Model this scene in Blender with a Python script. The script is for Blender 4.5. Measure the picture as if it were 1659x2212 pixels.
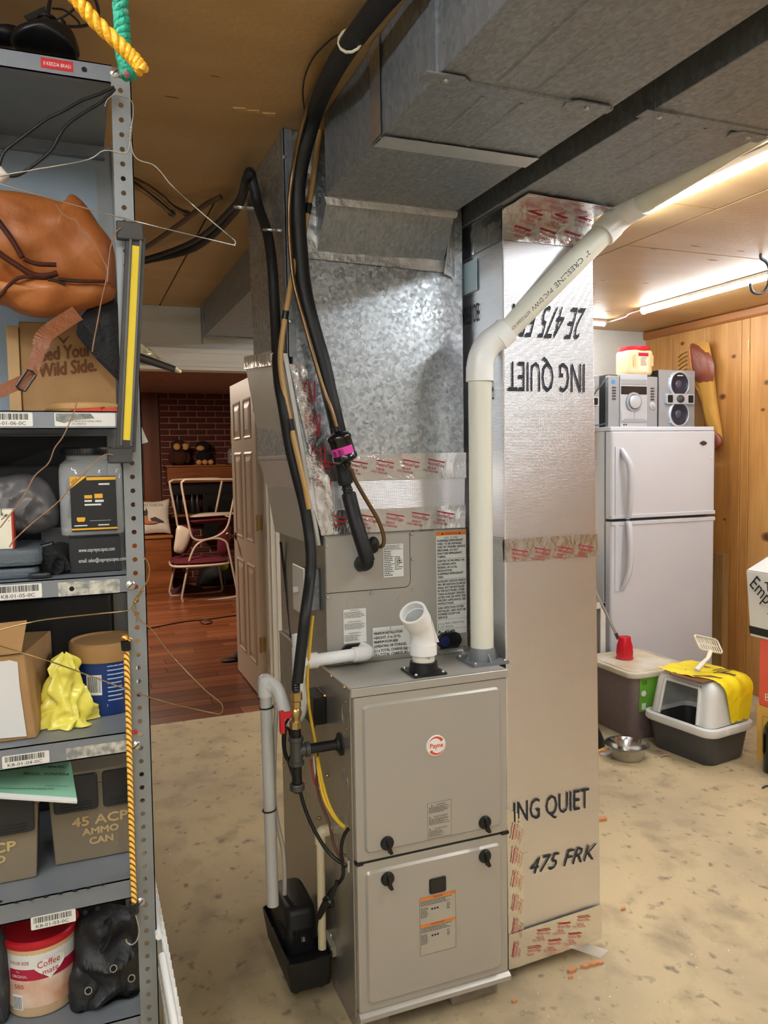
import bpy, bmesh, math, random
from mathutils import Vector, Matrix, noise
random.seed(7)
for o in list(bpy.data.objects): bpy.data.objects.remove(o)
SC = bpy.context.scene
COL = SC.collection
# ------------------------------------------------------------------ camera
W, H, F = 1659.0, 2212.0, 1686.46
YAW, PITCH, ROLL = 0.375423, -0.067845, 0.016455
CAM = Vector((0, 0, 1.5))
_f = Vector((math.sin(YAW)*math.cos(PITCH), math.cos(YAW)*math.cos(PITCH), math.sin(PITCH)))
_r0 = Vector((math.cos(YAW), -math.sin(YAW), 0)); _d0 = _f.cross(_r0)
_r = _r0*math.cos(ROLL) + _d0*math.sin(ROLL); _d = -_r0*math.sin(ROLL) + _d0*math.cos(ROLL)
cd = bpy.data.cameras.new('camera'); cam = bpy.data.objects.new('camera', cd); COL.objects.link(cam)
cd.sensor_fit = 'VERTICAL'; cd.sensor_height = 36; cd.sensor_width = 27; cd.lens = F*36/H
cd.clip_start = 0.02
cam.matrix_world = Matrix(((_r.x, -_d.x, -_f.x, CAM.x), (_r.y, -_d.y, -_f.y, CAM.y), (_r.z, -_d.z, -_f.z, CAM.z), (0, 0, 0, 1)))
SC.camera = cam
def at(px, py, X=None, Y=None, Z=None):
    """the room point that is seen at a photo pixel, on the plane X=, Y= or Z="""
    d = _r*((px-W/2)/F) + _d*((py-H/2)/F) + _f
    if X is not None: t = (X-CAM.x)/d.x
    elif Y is not None: t = (Y-CAM.y)/d.y
    else: t = (Z-CAM.z)/d.z
    return CAM + d*t
# ------------------------------------------------------------------ world and exposure
wd = bpy.data.worlds.new('world'); SC.world = wd; wd.use_nodes = True
wd.node_tree.nodes['Background'].inputs[0].default_value = (0.6, 0.65, 0.7, 1)
wd.node_tree.nodes['Background'].inputs[1].default_value = 0.05
SC.view_settings.view_transform = 'Standard'; SC.view_settings.look = 'None'
SC.view_settings.exposure = 0.9; SC.view_settings.gamma = 1.0; SC.view_settings.use_curve_mapping = False
TUBE_POWER = 60.0          # emission of the LED tubes (see make_tube)
ROOM_Z = 2.38              # ceiling height
# ------------------------------------------------------------------ materials
def srgb(r, g, b):
    def c(v):
        v /= 255.0
        return v/12.92 if v <= .04045 else ((v+.055)/1.055)**2.4
    return (c(r), c(g), c(b), 1)
MATS = {}
def mat(name, col, rough=.5, metal=0., var=None, bump=None, spec=None, trans=0., alpha=1., emit=None, coat=0., sss=0., streak=None, rvar=None):
    """var=(scale, amount, colour2, stretch) bump=(scale, strength, stretch)"""
    if name in MATS: return MATS[name]
    m = bpy.data.materials.new(name); m.use_nodes = True; MATS[name] = m
    nt = m.node_tree; b = nt.nodes['Principled BSDF']; L = nt.links.new
    c = srgb(*col) if max(col) > 1 else (*col[:3], 1)
    b.inputs['Base Color'].default_value = c; b.inputs['Roughness'].default_value = rough; b.inputs['Metallic'].default_value = metal
    if spec is not None: b.inputs['Specular IOR Level'].default_value = spec
    if trans: b.inputs['Transmission Weight'].default_value = trans
    if alpha < 1: b.inputs['Alpha'].default_value = alpha
    if coat: b.inputs['Coat Weight'].default_value = coat
    if sss:
        b.inputs['Subsurface Weight'].default_value = sss; b.inputs['Subsurface Radius'].default_value = (.02, .02, .02)
    if emit:
        b.inputs['Emission Color'].default_value = (*emit[0], 1); b.inputs['Emission Strength'].default_value = emit[1]
    tc = None
    def coords(stretch):
        nonlocal tc
        tc = tc or nt.nodes.new('ShaderNodeTexCoord')
        mp = nt.nodes.new('ShaderNodeMapping'); mp.inputs['Scale'].default_value = stretch or (1, 1, 1)
        L(tc.outputs['Object'], mp.inputs['Vector']); return mp.outputs[0]
    if var:
        sc, am, c2 = var[:3]; st = var[3] if len(var) > 3 else None
        n = nt.nodes.new('ShaderNodeTexNoise'); n.inputs['Scale'].default_value = sc; n.inputs['Detail'].default_value = 6
        L(coords(st), n.inputs['Vector'])
        r = nt.nodes.new('ShaderNodeValToRGB'); ce = var[4] if len(var) > 4 else .5; r.color_ramp.elements[0].position = ce-am; r.color_ramp.elements[1].position = ce+am
        L(n.outputs['Fac'], r.inputs[0])
        mx = nt.nodes.new('ShaderNodeMix'); mx.data_type = 'RGBA'
        mx.inputs[6].default_value = c; mx.inputs[7].default_value = srgb(*c2)
        L(r.outputs[0], mx.inputs[0]); L(mx.outputs[2], b.inputs['Base Color'])
    if bump:
        sc, s = bump[:2]; st = bump[2] if len(bump) > 2 else None
        n = nt.nodes.new('ShaderNodeTexNoise'); n.inputs['Scale'].default_value = sc; n.inputs['Detail'].default_value = 5
        L(coords(st), n.inputs['Vector'])
        bp = nt.nodes.new('ShaderNodeBump'); bp.inputs['Strength'].default_value = s; bp.inputs['Distance'].default_value = .01
        L(n.outputs['Fac'], bp.inputs['Height']); L(bp.outputs[0], b.inputs['Normal'])
    if rvar:
        n = nt.nodes.new('ShaderNodeTexNoise'); n.inputs['Scale'].default_value = rvar[0]; n.inputs['Detail'].default_value = 4
        L(coords(rvar[3] if len(rvar) > 3 else None), n.inputs['Vector'])
        mr = nt.nodes.new('ShaderNodeMapRange'); mr.inputs[3].default_value = rvar[1]; mr.inputs[4].default_value = rvar[2]
        mr.inputs[1].default_value = .3; mr.inputs[2].default_value = .7
        L(n.outputs['Fac'], mr.inputs[0]); L(mr.outputs[0], b.inputs['Roughness'])
    return m
def ramp_mix(nt, fac, stops):
    r = nt.nodes.new('ShaderNodeValToRGB')
    while len(r.color_ramp.elements) < len(stops): r.color_ramp.elements.new(.5)
    for e, (p, c) in zip(r.color_ramp.elements, stops): e.position = p; e.color = srgb(*c) if max(c) > 1 else (*c, 1)
    nt.links.new(fac, r.inputs[0]); return r.outputs[0]
def galvanised(name, lo, hi, scale, r0, r1, metal=.9, stretch=(1, 1, 1)):
    """zinc spangle: random grey per crystal, warped so that the crystals are ragged"""
    m = bpy.data.materials.new(name); m.use_nodes = True; MATS[name] = m
    nt = m.node_tree; b = nt.nodes['Principled BSDF']; L = nt.links.new; N = nt.nodes.new
    tc = N('ShaderNodeTexCoord'); mp = N('ShaderNodeMapping'); mp.inputs['Scale'].default_value = stretch; L(tc.outputs['Object'], mp.inputs[0])
    nz = N('ShaderNodeTexNoise'); nz.inputs['Scale'].default_value = scale*.9; nz.inputs['Detail'].default_value = 3; L(mp.outputs[0], nz.inputs['Vector'])
    ad = N('ShaderNodeMix'); ad.data_type = 'RGBA'; ad.blend_type = 'LINEAR_LIGHT'; ad.inputs[0].default_value = .9/scale
    L(mp.outputs[0], ad.inputs[6]); L(nz.outputs['Color'], ad.inputs[7])
    v = N('ShaderNodeTexVoronoi'); v.inputs['Scale'].default_value = scale; L(ad.outputs[2], v.inputs['Vector'])
    sp = N('ShaderNodeSeparateColor'); L(v.outputs['Color'], sp.inputs[0])
    big = N('ShaderNodeTexNoise'); big.inputs['Scale'].default_value = 5; big.inputs['Detail'].default_value = 3; L(tc.outputs['Object'], big.inputs['Vector'])
    a = N('ShaderNodeMath'); a.operation = 'MULTIPLY_ADD'; a.inputs[1].default_value = .75; L(sp.outputs[0], a.inputs[0])
    bb = N('ShaderNodeMath'); bb.operation = 'MULTIPLY'; bb.inputs[1].default_value = .3; L(big.outputs['Fac'], bb.inputs[0]); L(bb.outputs[0], a.inputs[2])
    L(ramp_mix(nt, a.outputs[0], [(.1, lo), (.9, hi)]), b.inputs['Base Color'])
    mr = N('ShaderNodeMapRange'); mr.inputs[3].default_value = r0; mr.inputs[4].default_value = r1; L(sp.outputs[1], mr.inputs[0]); L(mr.outputs[0], b.inputs['Roughness'])
    b.inputs['Metallic'].default_value = metal
    return m
def woodmat(name, c1, c2, c3, axis='Z', scale=6., rough=.45, knots=False, per=True, coat=0.):
    """grain runs along axis; every object gets its own tone through Object Info Random"""
    m = bpy.data.materials.new(name); m.use_nodes = True; MATS[name] = m
    nt = m.node_tree; b = nt.nodes['Principled BSDF']; L = nt.links.new; N = nt.nodes.new
    tc = N('ShaderNodeTexCoord'); oi = N('ShaderNodeObjectInfo'); mp = N('ShaderNodeMapping')
    st = {'X': (.08, 1, 1), 'Y': (1, .08, 1), 'Z': (1, 1, .08)}[axis]
    mp.inputs['Scale'].default_value = st; L(tc.outputs['Object'], mp.inputs[0])
    cb = N('ShaderNodeCombineXYZ'); mm = N('ShaderNodeMath'); mm.operation = 'MULTIPLY'; mm.inputs[1].default_value = 37
    L(oi.outputs['Random'], mm.inputs[0])
    for i in range(3): L(mm.outputs[0], cb.inputs[i])
    va = N('ShaderNodeVectorMath'); va.operation = 'ADD'; L(mp.outputs[0], va.inputs[0]); L(cb.outputs[0], va.inputs[1])
    n = N('ShaderNodeTexNoise'); n.inputs['Scale'].default_value = scale; n.inputs['Detail'].default_value = 6; n.inputs['Distortion'].default_value = .6; L(va.outputs[0], n.inputs['Vector'])
    n2 = N('ShaderNodeTexNoise'); n2.inputs['Scale'].default_value = scale*9; n2.inputs['Detail'].default_value = 3; L(va.outputs[0], n2.inputs['Vector'])
    a = N('ShaderNodeMath'); a.operation = 'MULTIPLY_ADD'; a.inputs[1].default_value = .35; L(n2.outputs['Fac'], a.inputs[0]); L(n.outputs['Fac'], a.inputs[2])
    s = N('ShaderNodeMath'); s.operation = 'MULTIPLY_ADD'; s.inputs[1].default_value = .22 if per else 0; s.inputs[2].default_value = -.28; L(oi.outputs['Random'], s.inputs[0])
    a2 = N('ShaderNodeMath'); a2.operation = 'ADD'; L(a.outputs[0], a2.inputs[0]); L(s.outputs[0], a2.inputs[1])
    L(ramp_mix(nt, a2.outputs[0], [(.25, c1), (.5, c2), (.78, c3)]), b.inputs['Base Color'])
    b.inputs['Roughness'].default_value = rough
    if coat: b.inputs['Coat Weight'].default_value = coat; b.inputs['Coat Roughness'].default_value = .25
    bp = N('ShaderNodeBump'); bp.inputs['Strength'].default_value = .12; bp.inputs['Distance'].default_value = .004; L(a.outputs[0], bp.inputs['Height']); L(bp.outputs[0], b.inputs['Normal'])
    return m
# ------------------------------------------------------------------ mesh builder
_TXT = {}
def text_data(s):
    if s not in _TXT:
        cu = bpy.data.curves.new('t', 'FONT'); cu.body = s; cu.size = 1; cu.resolution_u = 2
        ob = bpy.data.objects.new('t', cu); COL.objects.link(ob)
        me = bpy.data.meshes.new_from_object(ob.evaluated_get(bpy.context.evaluated_depsgraph_get()))
        vs = [(v.co.x, v.co.y) for v in me.vertices]; fs = [tuple(q.vertices) for q in me.polygons]
        bpy.data.objects.remove(ob); bpy.data.curves.remove(cu); bpy.data.meshes.remove(me)
        w = max([v[0] for v in vs] or [0])
        _TXT[s] = (vs, fs, w)
    return _TXT[s]
V = Vector
def smooth(pts, n=6):
    pts = [V(q) for q in pts]
    if len(pts) < 3: return pts
    out = []
    P_ = [pts[0]*2-pts[1]] + pts + [pts[-1]*2-pts[-2]]
    for i in range(1, len(P_)-2):
        a, b, c, d = P_[i-1:i+3]
        for k in range(n):
            t = k/n
            out.append(.5*((2*b)+(c-a)*t+(2*a-5*b+4*c-d)*t*t+(3*b-a-3*c+d)*t**3))
    out.append(pts[-1]); return out
def rrect(x0, x1, y0, y1, r, n=4):
    out = []
    for cx, cy, a0 in ((x1-r, y1-r, 0), (x0+r, y1-r, 90), (x0+r, y0+r, 180), (x1-r, y0+r, 270)):
        for k in range(n+1):
            a = math.radians(a0+90*k/n); out.append((cx+r*math.cos(a), cy+r*math.sin(a)))
    return out
class MB:
    def __init__(s): s.v = []; s.f = []; s.mi = []; s.cur = 0
    def add(s, vs, fs):
        n = len(s.v); s.v += [tuple(q) for q in vs]
        for f in fs: s.f.append(tuple(i+n for i in f)); s.mi.append(s.cur)
        return s
    def box(s, x0, x1, y0, y1, z0, z1):
        return s.add([(x0, y0, z0), (x1, y0, z0), (x1, y1, z0), (x0, y1, z0), (x0, y0, z1), (x1, y0, z1), (x1, y1, z1), (x0, y1, z1)],
                     [(0, 3, 2, 1), (4, 5, 6, 7), (0, 1, 5, 4), (1, 2, 6, 5), (2, 3, 7, 6), (3, 0, 4, 7)])
    def hexa(s, p8):   # 4 bottom, 4 top
        return s.add(p8, [(0, 3, 2, 1), (4, 5, 6, 7), (0, 1, 5, 4), (1, 2, 6, 5), (2, 3, 7, 6), (3, 0, 4, 7)])
    def obox(s, c, u, v, w):
        c, u, v, w = V(c), V(u), V(v), V(w)
        return s.hexa([c-u-v-w, c+u-v-w, c+u+v-w, c-u+v-w, c-u-v+w, c+u-v+w, c+u+v+w, c-u+v+w])
    def quad(s, a, b, c, d): return s.add([a, b, c, d], [(0, 1, 2, 3)])
    def prism(s, poly, o, u, v, n, d=None):
        """poly in (u,v) from o, extruded by vector n"""
        o, u, v, n = V(o), V(u), V(v), V(n); k = len(poly)
        a = [o+u*p[0]+v*p[1] for p in poly]; b = [q+n for q in a]
        return s.add(a+b, [tuple(range(k))[::-1], tuple(range(k, 2*k))] + [(i, (i+1) % k, k+(i+1) % k, k+i) for i in range(k)])
    def tube(s, pts, r, seg=10, caps=True, closed=False, flat=1.0):
        pts = [V(q) for q in pts]; n = len(pts)
        rs = r if isinstance(r, (list, tuple)) else [r]*n
        vs = []; up = None
        for i, q in enumerate(pts):
            if closed: t = pts[(i+1) % n]-pts[i-1]
            else: t = pts[min(i+1, n-1)]-pts[max(i-1, 0)]
            t = t.normalized() if t.length > 1e-9 else V((0, 0, 1))
            if up is None:
                up = V((0, 0, 1)) if abs(t.z) < .9 else V((1, 0, 0))
            a = up - t*up.dot(t); a = a.normalized() if a.length > 1e-6 else t.orthogonal().normalized(); up = a; b = t.cross(a)
            for k in range(seg):
                an = 2*math.pi*k/seg; vs.append(q+a*(math.cos(an)*rs[i]*flat)+b*(math.sin(an)*rs[i]))
        fs = []
        for i in range(n if closed else n-1):
            j = (i+1) % n
            for k in range(seg): fs.append((i*seg+k, i*seg+(k+1) % seg, j*seg+(k+1) % seg, j*seg+k))
        if caps and not closed: fs += [tuple(range(seg))[::-1], tuple(range((n-1)*seg, n*seg))]
        return s.add(vs, fs)
    def cyl(s, a, b, r, r2=None, seg=20, caps=True): return s.tube([a, b], [r, r if r2 is None else r2], seg, caps)
    def lathe(s, prof, o, ax=(0, 0, 1), seg=24, caps=True, sx=1.0):
        """prof [(radius, height)] round axis ax from o"""
        o, ax = V(o), V(ax).normalized(); a = V((1, 0, 0)) if abs(ax.x) < .9 else V((0, 1, 0))
        a = (a-ax*a.dot(ax)).normalized(); b = ax.cross(a); vs = []; n = len(prof)
        for r, h in prof:
            for k in range(seg):
                an = 2*math.pi*k/seg; vs.append(o+ax*h+a*(r*math.cos(an)*sx)+b*(r*math.sin(an)))
        fs = [(i*seg+k, i*seg+(k+1) % seg, (i+1)*seg+(k+1) % seg, (i+1)*seg+k) for i in range(n-1) for k in range(seg)]
        if caps: fs += [tuple(range(seg))[::-1], tuple(range((n-1)*seg, n*seg))]
        return s.add(vs, fs)
    def grid(s, fn, nu, nv, wrapu=False):
        vs = [fn(i/(nu if wrapu else nu-1), j/(nv-1)) for j in range(nv) for i in range(nu)]
        fs = [(j*nu+i, j*nu+(i+1) % nu, (j+1)*nu+(i+1) % nu, (j+1)*nu+i) for j in range(nv-1) for i in range(nu if wrapu else nu-1)]
        return s.add(vs, fs)
    def text(s, t, o, u, v, h, w=None, align='l', shear=0., bold=0.):
        """flat lettering: origin o, baseline u, up v (unit vectors), cap height h, total width w"""
        vs, fs, tw = text_data(t); o, u, v = V(o), V(u), V(v)
        sy = h/.70; sx = (w/tw) if (w and tw) else sy*.95
        off = {'l': 0, 'c': -tw*sx/2, 'r': -tw*sx}[align]
        nn = u.cross(v)*.00012
        for k_, (bx, by) in enumerate([(0, 0)] if not bold else [(-bold, 0), (bold, 0), (0, -bold), (0, bold)]): s.add([o+u*(p[0]*sx+off+shear*p[1]*sy+bx)+v*(p[1]*sy+by)+nn*k_ for p in vs], fs)
        return s
    def rect(s, o, u, v, x0, x1, y0, y1):
        o, u, v = V(o), V(u), V(v)
        return s.quad(o+u*x0+v*y0, o+u*x1+v*y0, o+u*x1+v*y1, o+u*x0+v*y1)
    def pillow(s, out, c, thick, nv, rings=7, amp=0., fr=30., back=1.0, seed=0., pw=.5, ridge=False):
        """closed puffed volume whose outline is out (3-D points around c); nv = unit normal towards the viewer"""
        c, nv = V(c), V(nv); k = len(out); vs = []; fs = []
        for side in (1, -back):
            base = len(vs)
            for i in range(rings+1):
                t = 1-i/rings if side > 0 else 1-i/rings
                for q in out:
                    p = c+(V(q)-c)*max(t, .0)
                    hgt = thick*side*max(0, 1-t*t)**pw
                    if amp: nz_ = noise.noise(p*fr+V((seed, side, seed))); hgt += amp*(1-t**6)*((.45-1.6*abs(nz_)+.35*noise.noise(p*fr*2.3)) if ridge else nz_)
                    vs.append(p+nv*hgt)
            for i in range(rings):
                for j in range(k):
                    q = (base+i*k+j, base+i*k+(j+1) % k, base+(i+1)*k+(j+1) % k, base+(i+1)*k+j)
                    fs.append(q if side > 0 else q[::-1])
        return s.add(vs, fs)
    def build(s, name, m, parent=None, bevel=0, sm=None, seg=2, loc=None, rot=None, fix=True, label=None, weld=True):
        me = bpy.data.meshes.new(name); me.from_pydata(s.v, [], s.f)
        ms = m if isinstance(m, (list, tuple)) else [m]
        for q in ms: me.materials.append(q)
        if len(ms) > 1: me.polygons.foreach_set('material_index', s.mi)
        if fix or bevel:
            bm = bmesh.new(); bm.from_mesh(me)
            if weld: bmesh.ops.remove_doubles(bm, verts=bm.verts, dist=1e-6)
            if fix: bmesh.ops.recalc_face_normals(bm, faces=bm.faces)
            if bevel:
                es = [e for e in bm.edges if len(e.link_faces) == 2 and e.calc_face_angle(0) > .6]
                bmesh.ops.bevel(bm, geom=es, offset=bevel, segments=seg, affect='EDGES', profile=.6, clamp_overlap=True)
            bm.to_mesh(me); bm.free()
        if sm:
            me.polygons.foreach_set('use_smooth', [True]*len(me.polygons)); me.set_sharp_from_angle(angle=math.radians(sm))
        me.update()
        return link(bpy.data.objects.new(name, me), parent, loc, rot, label)
def wloc(o):
    m = Matrix.Translation(o.location) @ o.rotation_euler.to_matrix().to_4x4()
    return (wloc(o.parent) @ o.matrix_parent_inverse @ m) if o.parent else m
def link(o, parent=None, loc=None, rot=None, label=None):
    COL.objects.link(o)
    if loc is not None: o.location = loc
    if rot is not None: o.rotation_euler = rot
    if parent is not None: o.parent = parent; o.matrix_parent_inverse = wloc(parent).inverted()
    if label: o['label'] = label
    return o
def tag(o, label, cat, group=None):
    o['label'] = label; o['category'] = cat
    if group: o['group'] = group
    return o
def thing(name, label, cat, loc=(0, 0, 0), group=None):
    o = bpy.data.objects.new(name, None); o.empty_display_size = .05; COL.objects.link(o); o.location = loc
    return tag(o, label, cat, group)
def struct(o): o['kind'] = 'structure'; return o
def inst(src, name, parent, loc=None, rot=None):
    """another piece that shares the mesh of src"""
    return link(bpy.data.objects.new(name, src.data), parent, loc, rot)
XU, YU, ZU = V((1, 0, 0)), V((0, 1, 0)), V((0, 0, 1))
# ------------------------------------------------------------------ lamps: LED tubes under the ceiling
m_tube = mat('led_diffuser', (255, 255, 255), .4, emit=((.90, .96, 1), TUBE_POWER))
m_white = mat('white_plastic', (232, 232, 228), .4)
def make_tube(a, b, label, group='LED tubes on the ceiling'):
    a, b = V(a), V(b); t = thing('led_tube_light', label, 'light', (a+b)/2, group)
    d = (b-a).normalized(); s = d.cross(ZU)
    q = MB(); prof = [(-.018, .028), (-.018, .012), (-.010, .010), (.010, .010), (.018, .012), (.018, .028)]
    q.prism(prof, a, s, ZU, b-a); q.build('housing', m_white, t)
    q = MB(); prof = [(.015*math.cos(x*math.pi/8), .010-.020*math.sin(x*math.pi/8)) for x in range(9)]
    q.prism(prof, a+d*.012, s, ZU, b-a-d*.024); q.build('diffuser', m_tube, t, sm=50)
    for e, k in ((a, 1), (b, -1)):
        q = MB(); prof = [(.019*math.cos(x*math.pi/8), .010-.024*math.sin(x*math.pi/8)) for x in range(9)]+[(-.019, .029), (.019, .029)]
        q.prism(prof, e, s, ZU, d*(.012*k)); q.build('end_cap', m_white, t)
    return t
ZT = ROOM_Z-.03
make_tube((1.90, 2.44, ZT), (1.89, 1.24, ZT), 'long lit LED tube nearest the camera, beside the angled white pipe')
make_tube((1.89, 1.10, ZT), (1.885, -.10, ZT), 'lit LED tube on the ceiling behind the camera, right hand row')
make_tube((3.20, 3.84, ZT), (3.17, 2.64, ZT), 'lit LED tube on the ceiling above the wooden wall and hook')
make_tube((3.17, 2.50, ZT), (3.165, 1.30, ZT), 'lit LED tube on the ceiling right of the frame, by the wooden wall')
make_tube((2.05, 4.26, ZT), (3.25, 4.26, ZT), 'short visible end of LED tube above the stereo by white wall')
make_tube((-1.1, .9, ZT), (-1.1, -.3, ZT), 'lit LED tube on the ceiling behind the camera, left side')
make_tube((-.42, .95, ZT), (-.42, -.25, ZT), 'added LED tube out of view left of the camera, brightening the shelf side')  # unseen tube, added to lift the dim shelf side and left ceiling
make_tube((-.42, -.40, ZT), (-.42, -1.45, ZT), 'added LED tube out of view behind the camera, brightening furnace and floor')  # extra unseen tube, put in to brighten column, furnace front and near floor
make_tube((.35, -.20, ZT), (.35, -1.40, ZT), 'lit LED tube on the ceiling behind the camera, middle row')
q = MB(); q.tube(smooth([(3.25, 4.26, ZT+.012), (3.27, 4.22, 2.366), (3.24, 4.05, 2.362), (3.19, 3.95, 2.36), (3.195, 3.845, ZT+.015)]), .004, 8)
tag(q.build('light_cord', m_white, sm=60), 'white cord linking two LED tubes along the ceiling', 'cord')
# dim warm lamp of the far room
ld = bpy.data.lights.new('far_room_lamp', 'AREA'); ld.energy = 42; ld.color = (1, .82, .64); ld.shape = 'DISK'; ld.size = .5
lo = bpy.data.objects.new('far_room_lamp', ld); COL.objects.link(lo); lo.location = (.2, 7.4, 2.3)
# ------------------------------------------------------------------ setting
def concrete():
    m = bpy.data.materials.new('concrete'); m.use_nodes = True; nt = m.node_tree; b = nt.nodes['Principled BSDF']; L = nt.links.new; N = nt.nodes.new
    tc = N('ShaderNodeTexCoord')
    def nz(s, d, dist=0., st=(1, 1, 1)):
        mp = N('ShaderNodeMapping'); mp.inputs['Scale'].default_value = st; L(tc.outputs['Object'], mp.inputs[0])
        n = N('ShaderNodeTexNoise'); n.inputs['Scale'].default_value = s; n.inputs['Detail'].default_value = d; n.inputs['Distortion'].default_value = dist; L(mp.outputs[0], n.inputs['Vector']); return n.outputs['Fac']
    def mixc(fac, a, bcol, mode='MIX'):
        x = N('ShaderNodeMix'); x.data_type = 'RGBA'; x.blend_type = mode
        if isinstance(fac, float): x.inputs[0].default_value = fac
        else: L(fac, x.inputs[0])
        for k, c in ((6, a), (7, bcol)):
            if isinstance(c, tuple): x.inputs[k].default_value = srgb(*c)
            else: L(c, x.inputs[k])
        return x.outputs[2]
    def ramp(f, p0, p1):
        r = N('ShaderNodeMapRange'); r.inputs[1].default_value = p0; r.inputs[2].default_value = p1; L(f, r.inputs[0]); return r.outputs[0]
    base = mixc(ramp(nz(1.6, 5, .4), .35, .65), (192, 174, 136), (170, 154, 124))
    base = mixc(ramp(nz(7, 8,   .3, (1, .8, 1)), .50, .80), base, (142, 127, 102))      # blotchy stains
    base = mixc(ramp(nz(22, 5, .2, (1, .8, 1)), .60, .72), base, (124, 111, 92))
    base = mixc(ramp(nz(120, 3), .68, .76), base, (92, 82, 68))                       # specks
    base = mixc(ramp(nz(70, 3), .70, .76), base, (228, 215, 185))
    L(base, b.inputs['Base Color'])
    rr = N('ShaderNodeMapRange'); rr.inputs[3].default_value = .5; rr.inputs[4].default_value = .85; L(nz(6, 4), rr.inputs[0]); L(rr.outputs[0], b.inputs['Roughness'])
    bp = N('ShaderNodeBump'); bp.inputs['Strength'].default_value = .25; bp.inputs['Distance'].default_value = .004; L(nz(45, 6), bp.inputs['Height']); L(bp.outputs[0], b.inputs['Normal'])
    return m
X0, X1, Y0, Y1 = -2.4, 3.86, -1.55, 4.60
q = MB(); q.box(X0, X1+.12, Y0, Y1-.03, -.1, 0); struct(q.build('floor', concrete()))
m_wall = mat('white_wall', (214, 212, 204), .8, var=(3, .25, (196, 193, 184)), bump=(14, .35, (1, 1, 2.5)))
DX0, DX1, DZ = .20, 1.075, 2.045       # doorway
q = MB(); q.box(X0-.1, DX0, Y1, Y1+.12, 0, ROOM_Z).box(DX1, X1+.12, Y1, Y1+.12, 0, ROOM_Z).box(DX0, DX1, Y1, Y1+.12, DZ, ROOM_Z)
struct(q.build('wall_back', m_wall, weld=False))
q = MB(); q.box(X0-.1, X0, Y0, Y1, 0, ROOM_Z); struct(q.build('wall_left', m_wall))
q = MB(); q.box(X0-.1, X1+.12, Y0-.1, Y0, 0, ROOM_Z); struct(q.build('wall_front', m_wall))
# ceiling: backing board with separate fibreboard sheets
m_ceil = mat('ceiling_fibreboard', (198, 163, 112), .5, var=(2.2, .22, (184, 146, 94), (1, 3, 1)), bump=(60, .10))
m_gap = mat('ceiling_gap', (60, 42, 25), .9)
q = MB(); q.box(X0-.1, X1+.12, Y0-.1, Y1+.12, ROOM_Z+.012, ROOM_Z+.1); ceil = struct(q.build('ceiling', m_gap))
xs_r = at(1400, 511, Z=ROOM_Z).x; xs_l = at(393, 571, Z=ROOM_Z).x
YS = at(450, 428, Z=ROOM_Z).y
for x0, x1, ys in ((X0, xs_l-1.22, (Y0, 1.84, Y1)), (xs_l-1.22, 1.30, (Y0, .25, YS)), (xs_l-1.22, xs_l, (YS, at(335, 605, Z=ROOM_Z).y, Y1)), (xs_l, 1.30, (YS, at(395, 642, Z=ROOM_Z).y, Y1)),
                   (1.30, xs_r, (Y0, -.2, 2.24, Y1)), (xs_r, X1, (Y0, .3, 2.74, Y1))):
    for a, b in zip(ys[:-1], ys[1:]):
        q = MB(); q.box(x0+.003, x1-.003, a+.003, b-.003, ROOM_Z, ROOM_Z+.012); q.build('ceiling_sheet', m_ceil, ceil, bevel=.002, seg=1)
# knots / splits and torn paper on the ceiling sheets are small real chips
m_chip = mat('torn_board', (206, 168, 112), .9); m_split = mat('board_split', (110, 78, 45), .9)
for i, (px, py, L_) in enumerate(((1412, 538, 14), (1502, 532, 22), (1601, 543, 18), (1395, 612, 16), (1303, 606, 12), (1540, 562, 26), (1312, 672, 22), (1500, 622, 10), (371, 210, 14), (465, 165, 10))):
    a = at(px, py, Z=ROOM_Z-.0006); q = MB(); s_ = L_/1686*2.2
    q.prism([(-s_, 0), (-s_*.3, s_*.16), (s_, s_*.05), (s_*.2, -s_*.12)], a, XU, YU, (0, 0, .001)); q.build('split', m_split, ceil)
for (px, py) in ((520, 236), (548, 241), (583, 247)):
    a = at(px, py, Z=ROOM_Z-.002); q = MB(); q.prism([(-.02, 0), (-.005, .012), (.018, .006), (.012, -.008)], a, XU, YU, (0, 0, .002)); q.build('torn_patch', m_chip, ceil)
# wooden wall on the right: separate vertical boards
m_board = woodmat('pine_board', (138, 88, 40), (174, 120, 60), (202, 152, 88), 'Z', 5.)
m_dk = mat('board_gap', (60, 36, 16), .9)
q = MB(); q.box(X1+.018, X1+.12, Y0, Y1, 0, ROOM_Z); wr = struct(q.build('wall_right', m_dk))
edges = [4.60, 4.328, 4.025, 3.725, 3.66]
while edges[-1] > Y0+.3: edges.append(edges[-1]-random.choice((.19, .235, .29)))
edges.append(Y0)
for a, b in zip(edges[:-1], edges[1:]):
    q = MB(); q.box(X1, X1+.018, b+.002, a-.002, 0, ROOM_Z-.002); q.build('board', m_board, wr, bevel=.003, seg=1)
m_knot = mat('knot', (92, 52, 22), .6); m_knot2 = mat('knot_ring', (140, 88, 40), .6)
for px, py, r in ((1404, 775, .018), (1474, 742, .014), (1585, 770, .014), (1561, 857, .020), (1657, 826, .018), (1648, 885, .012), (1657, 1160, .03), (1565, 1122, .01)):
    a = at(px, py, X=X1-.0005); q = MB(); q.lathe([(.0, -.0005), (r, 0), (r, .001)], a, XU, 12, sx=1.5, caps=False); q.build('knot_ring', m_knot2, wr)
    q = MB(); q.lathe([(.0, -.001), (r*.6, -.0005), (r*.6, .001)], a, XU, 12, sx=1.4, caps=False); q.build('knot', m_knot, wr)
m_trim = woodmat('trim_wood', (140, 84, 36), (172, 110, 52), (190, 132, 72), 'Y', 5.)
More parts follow.
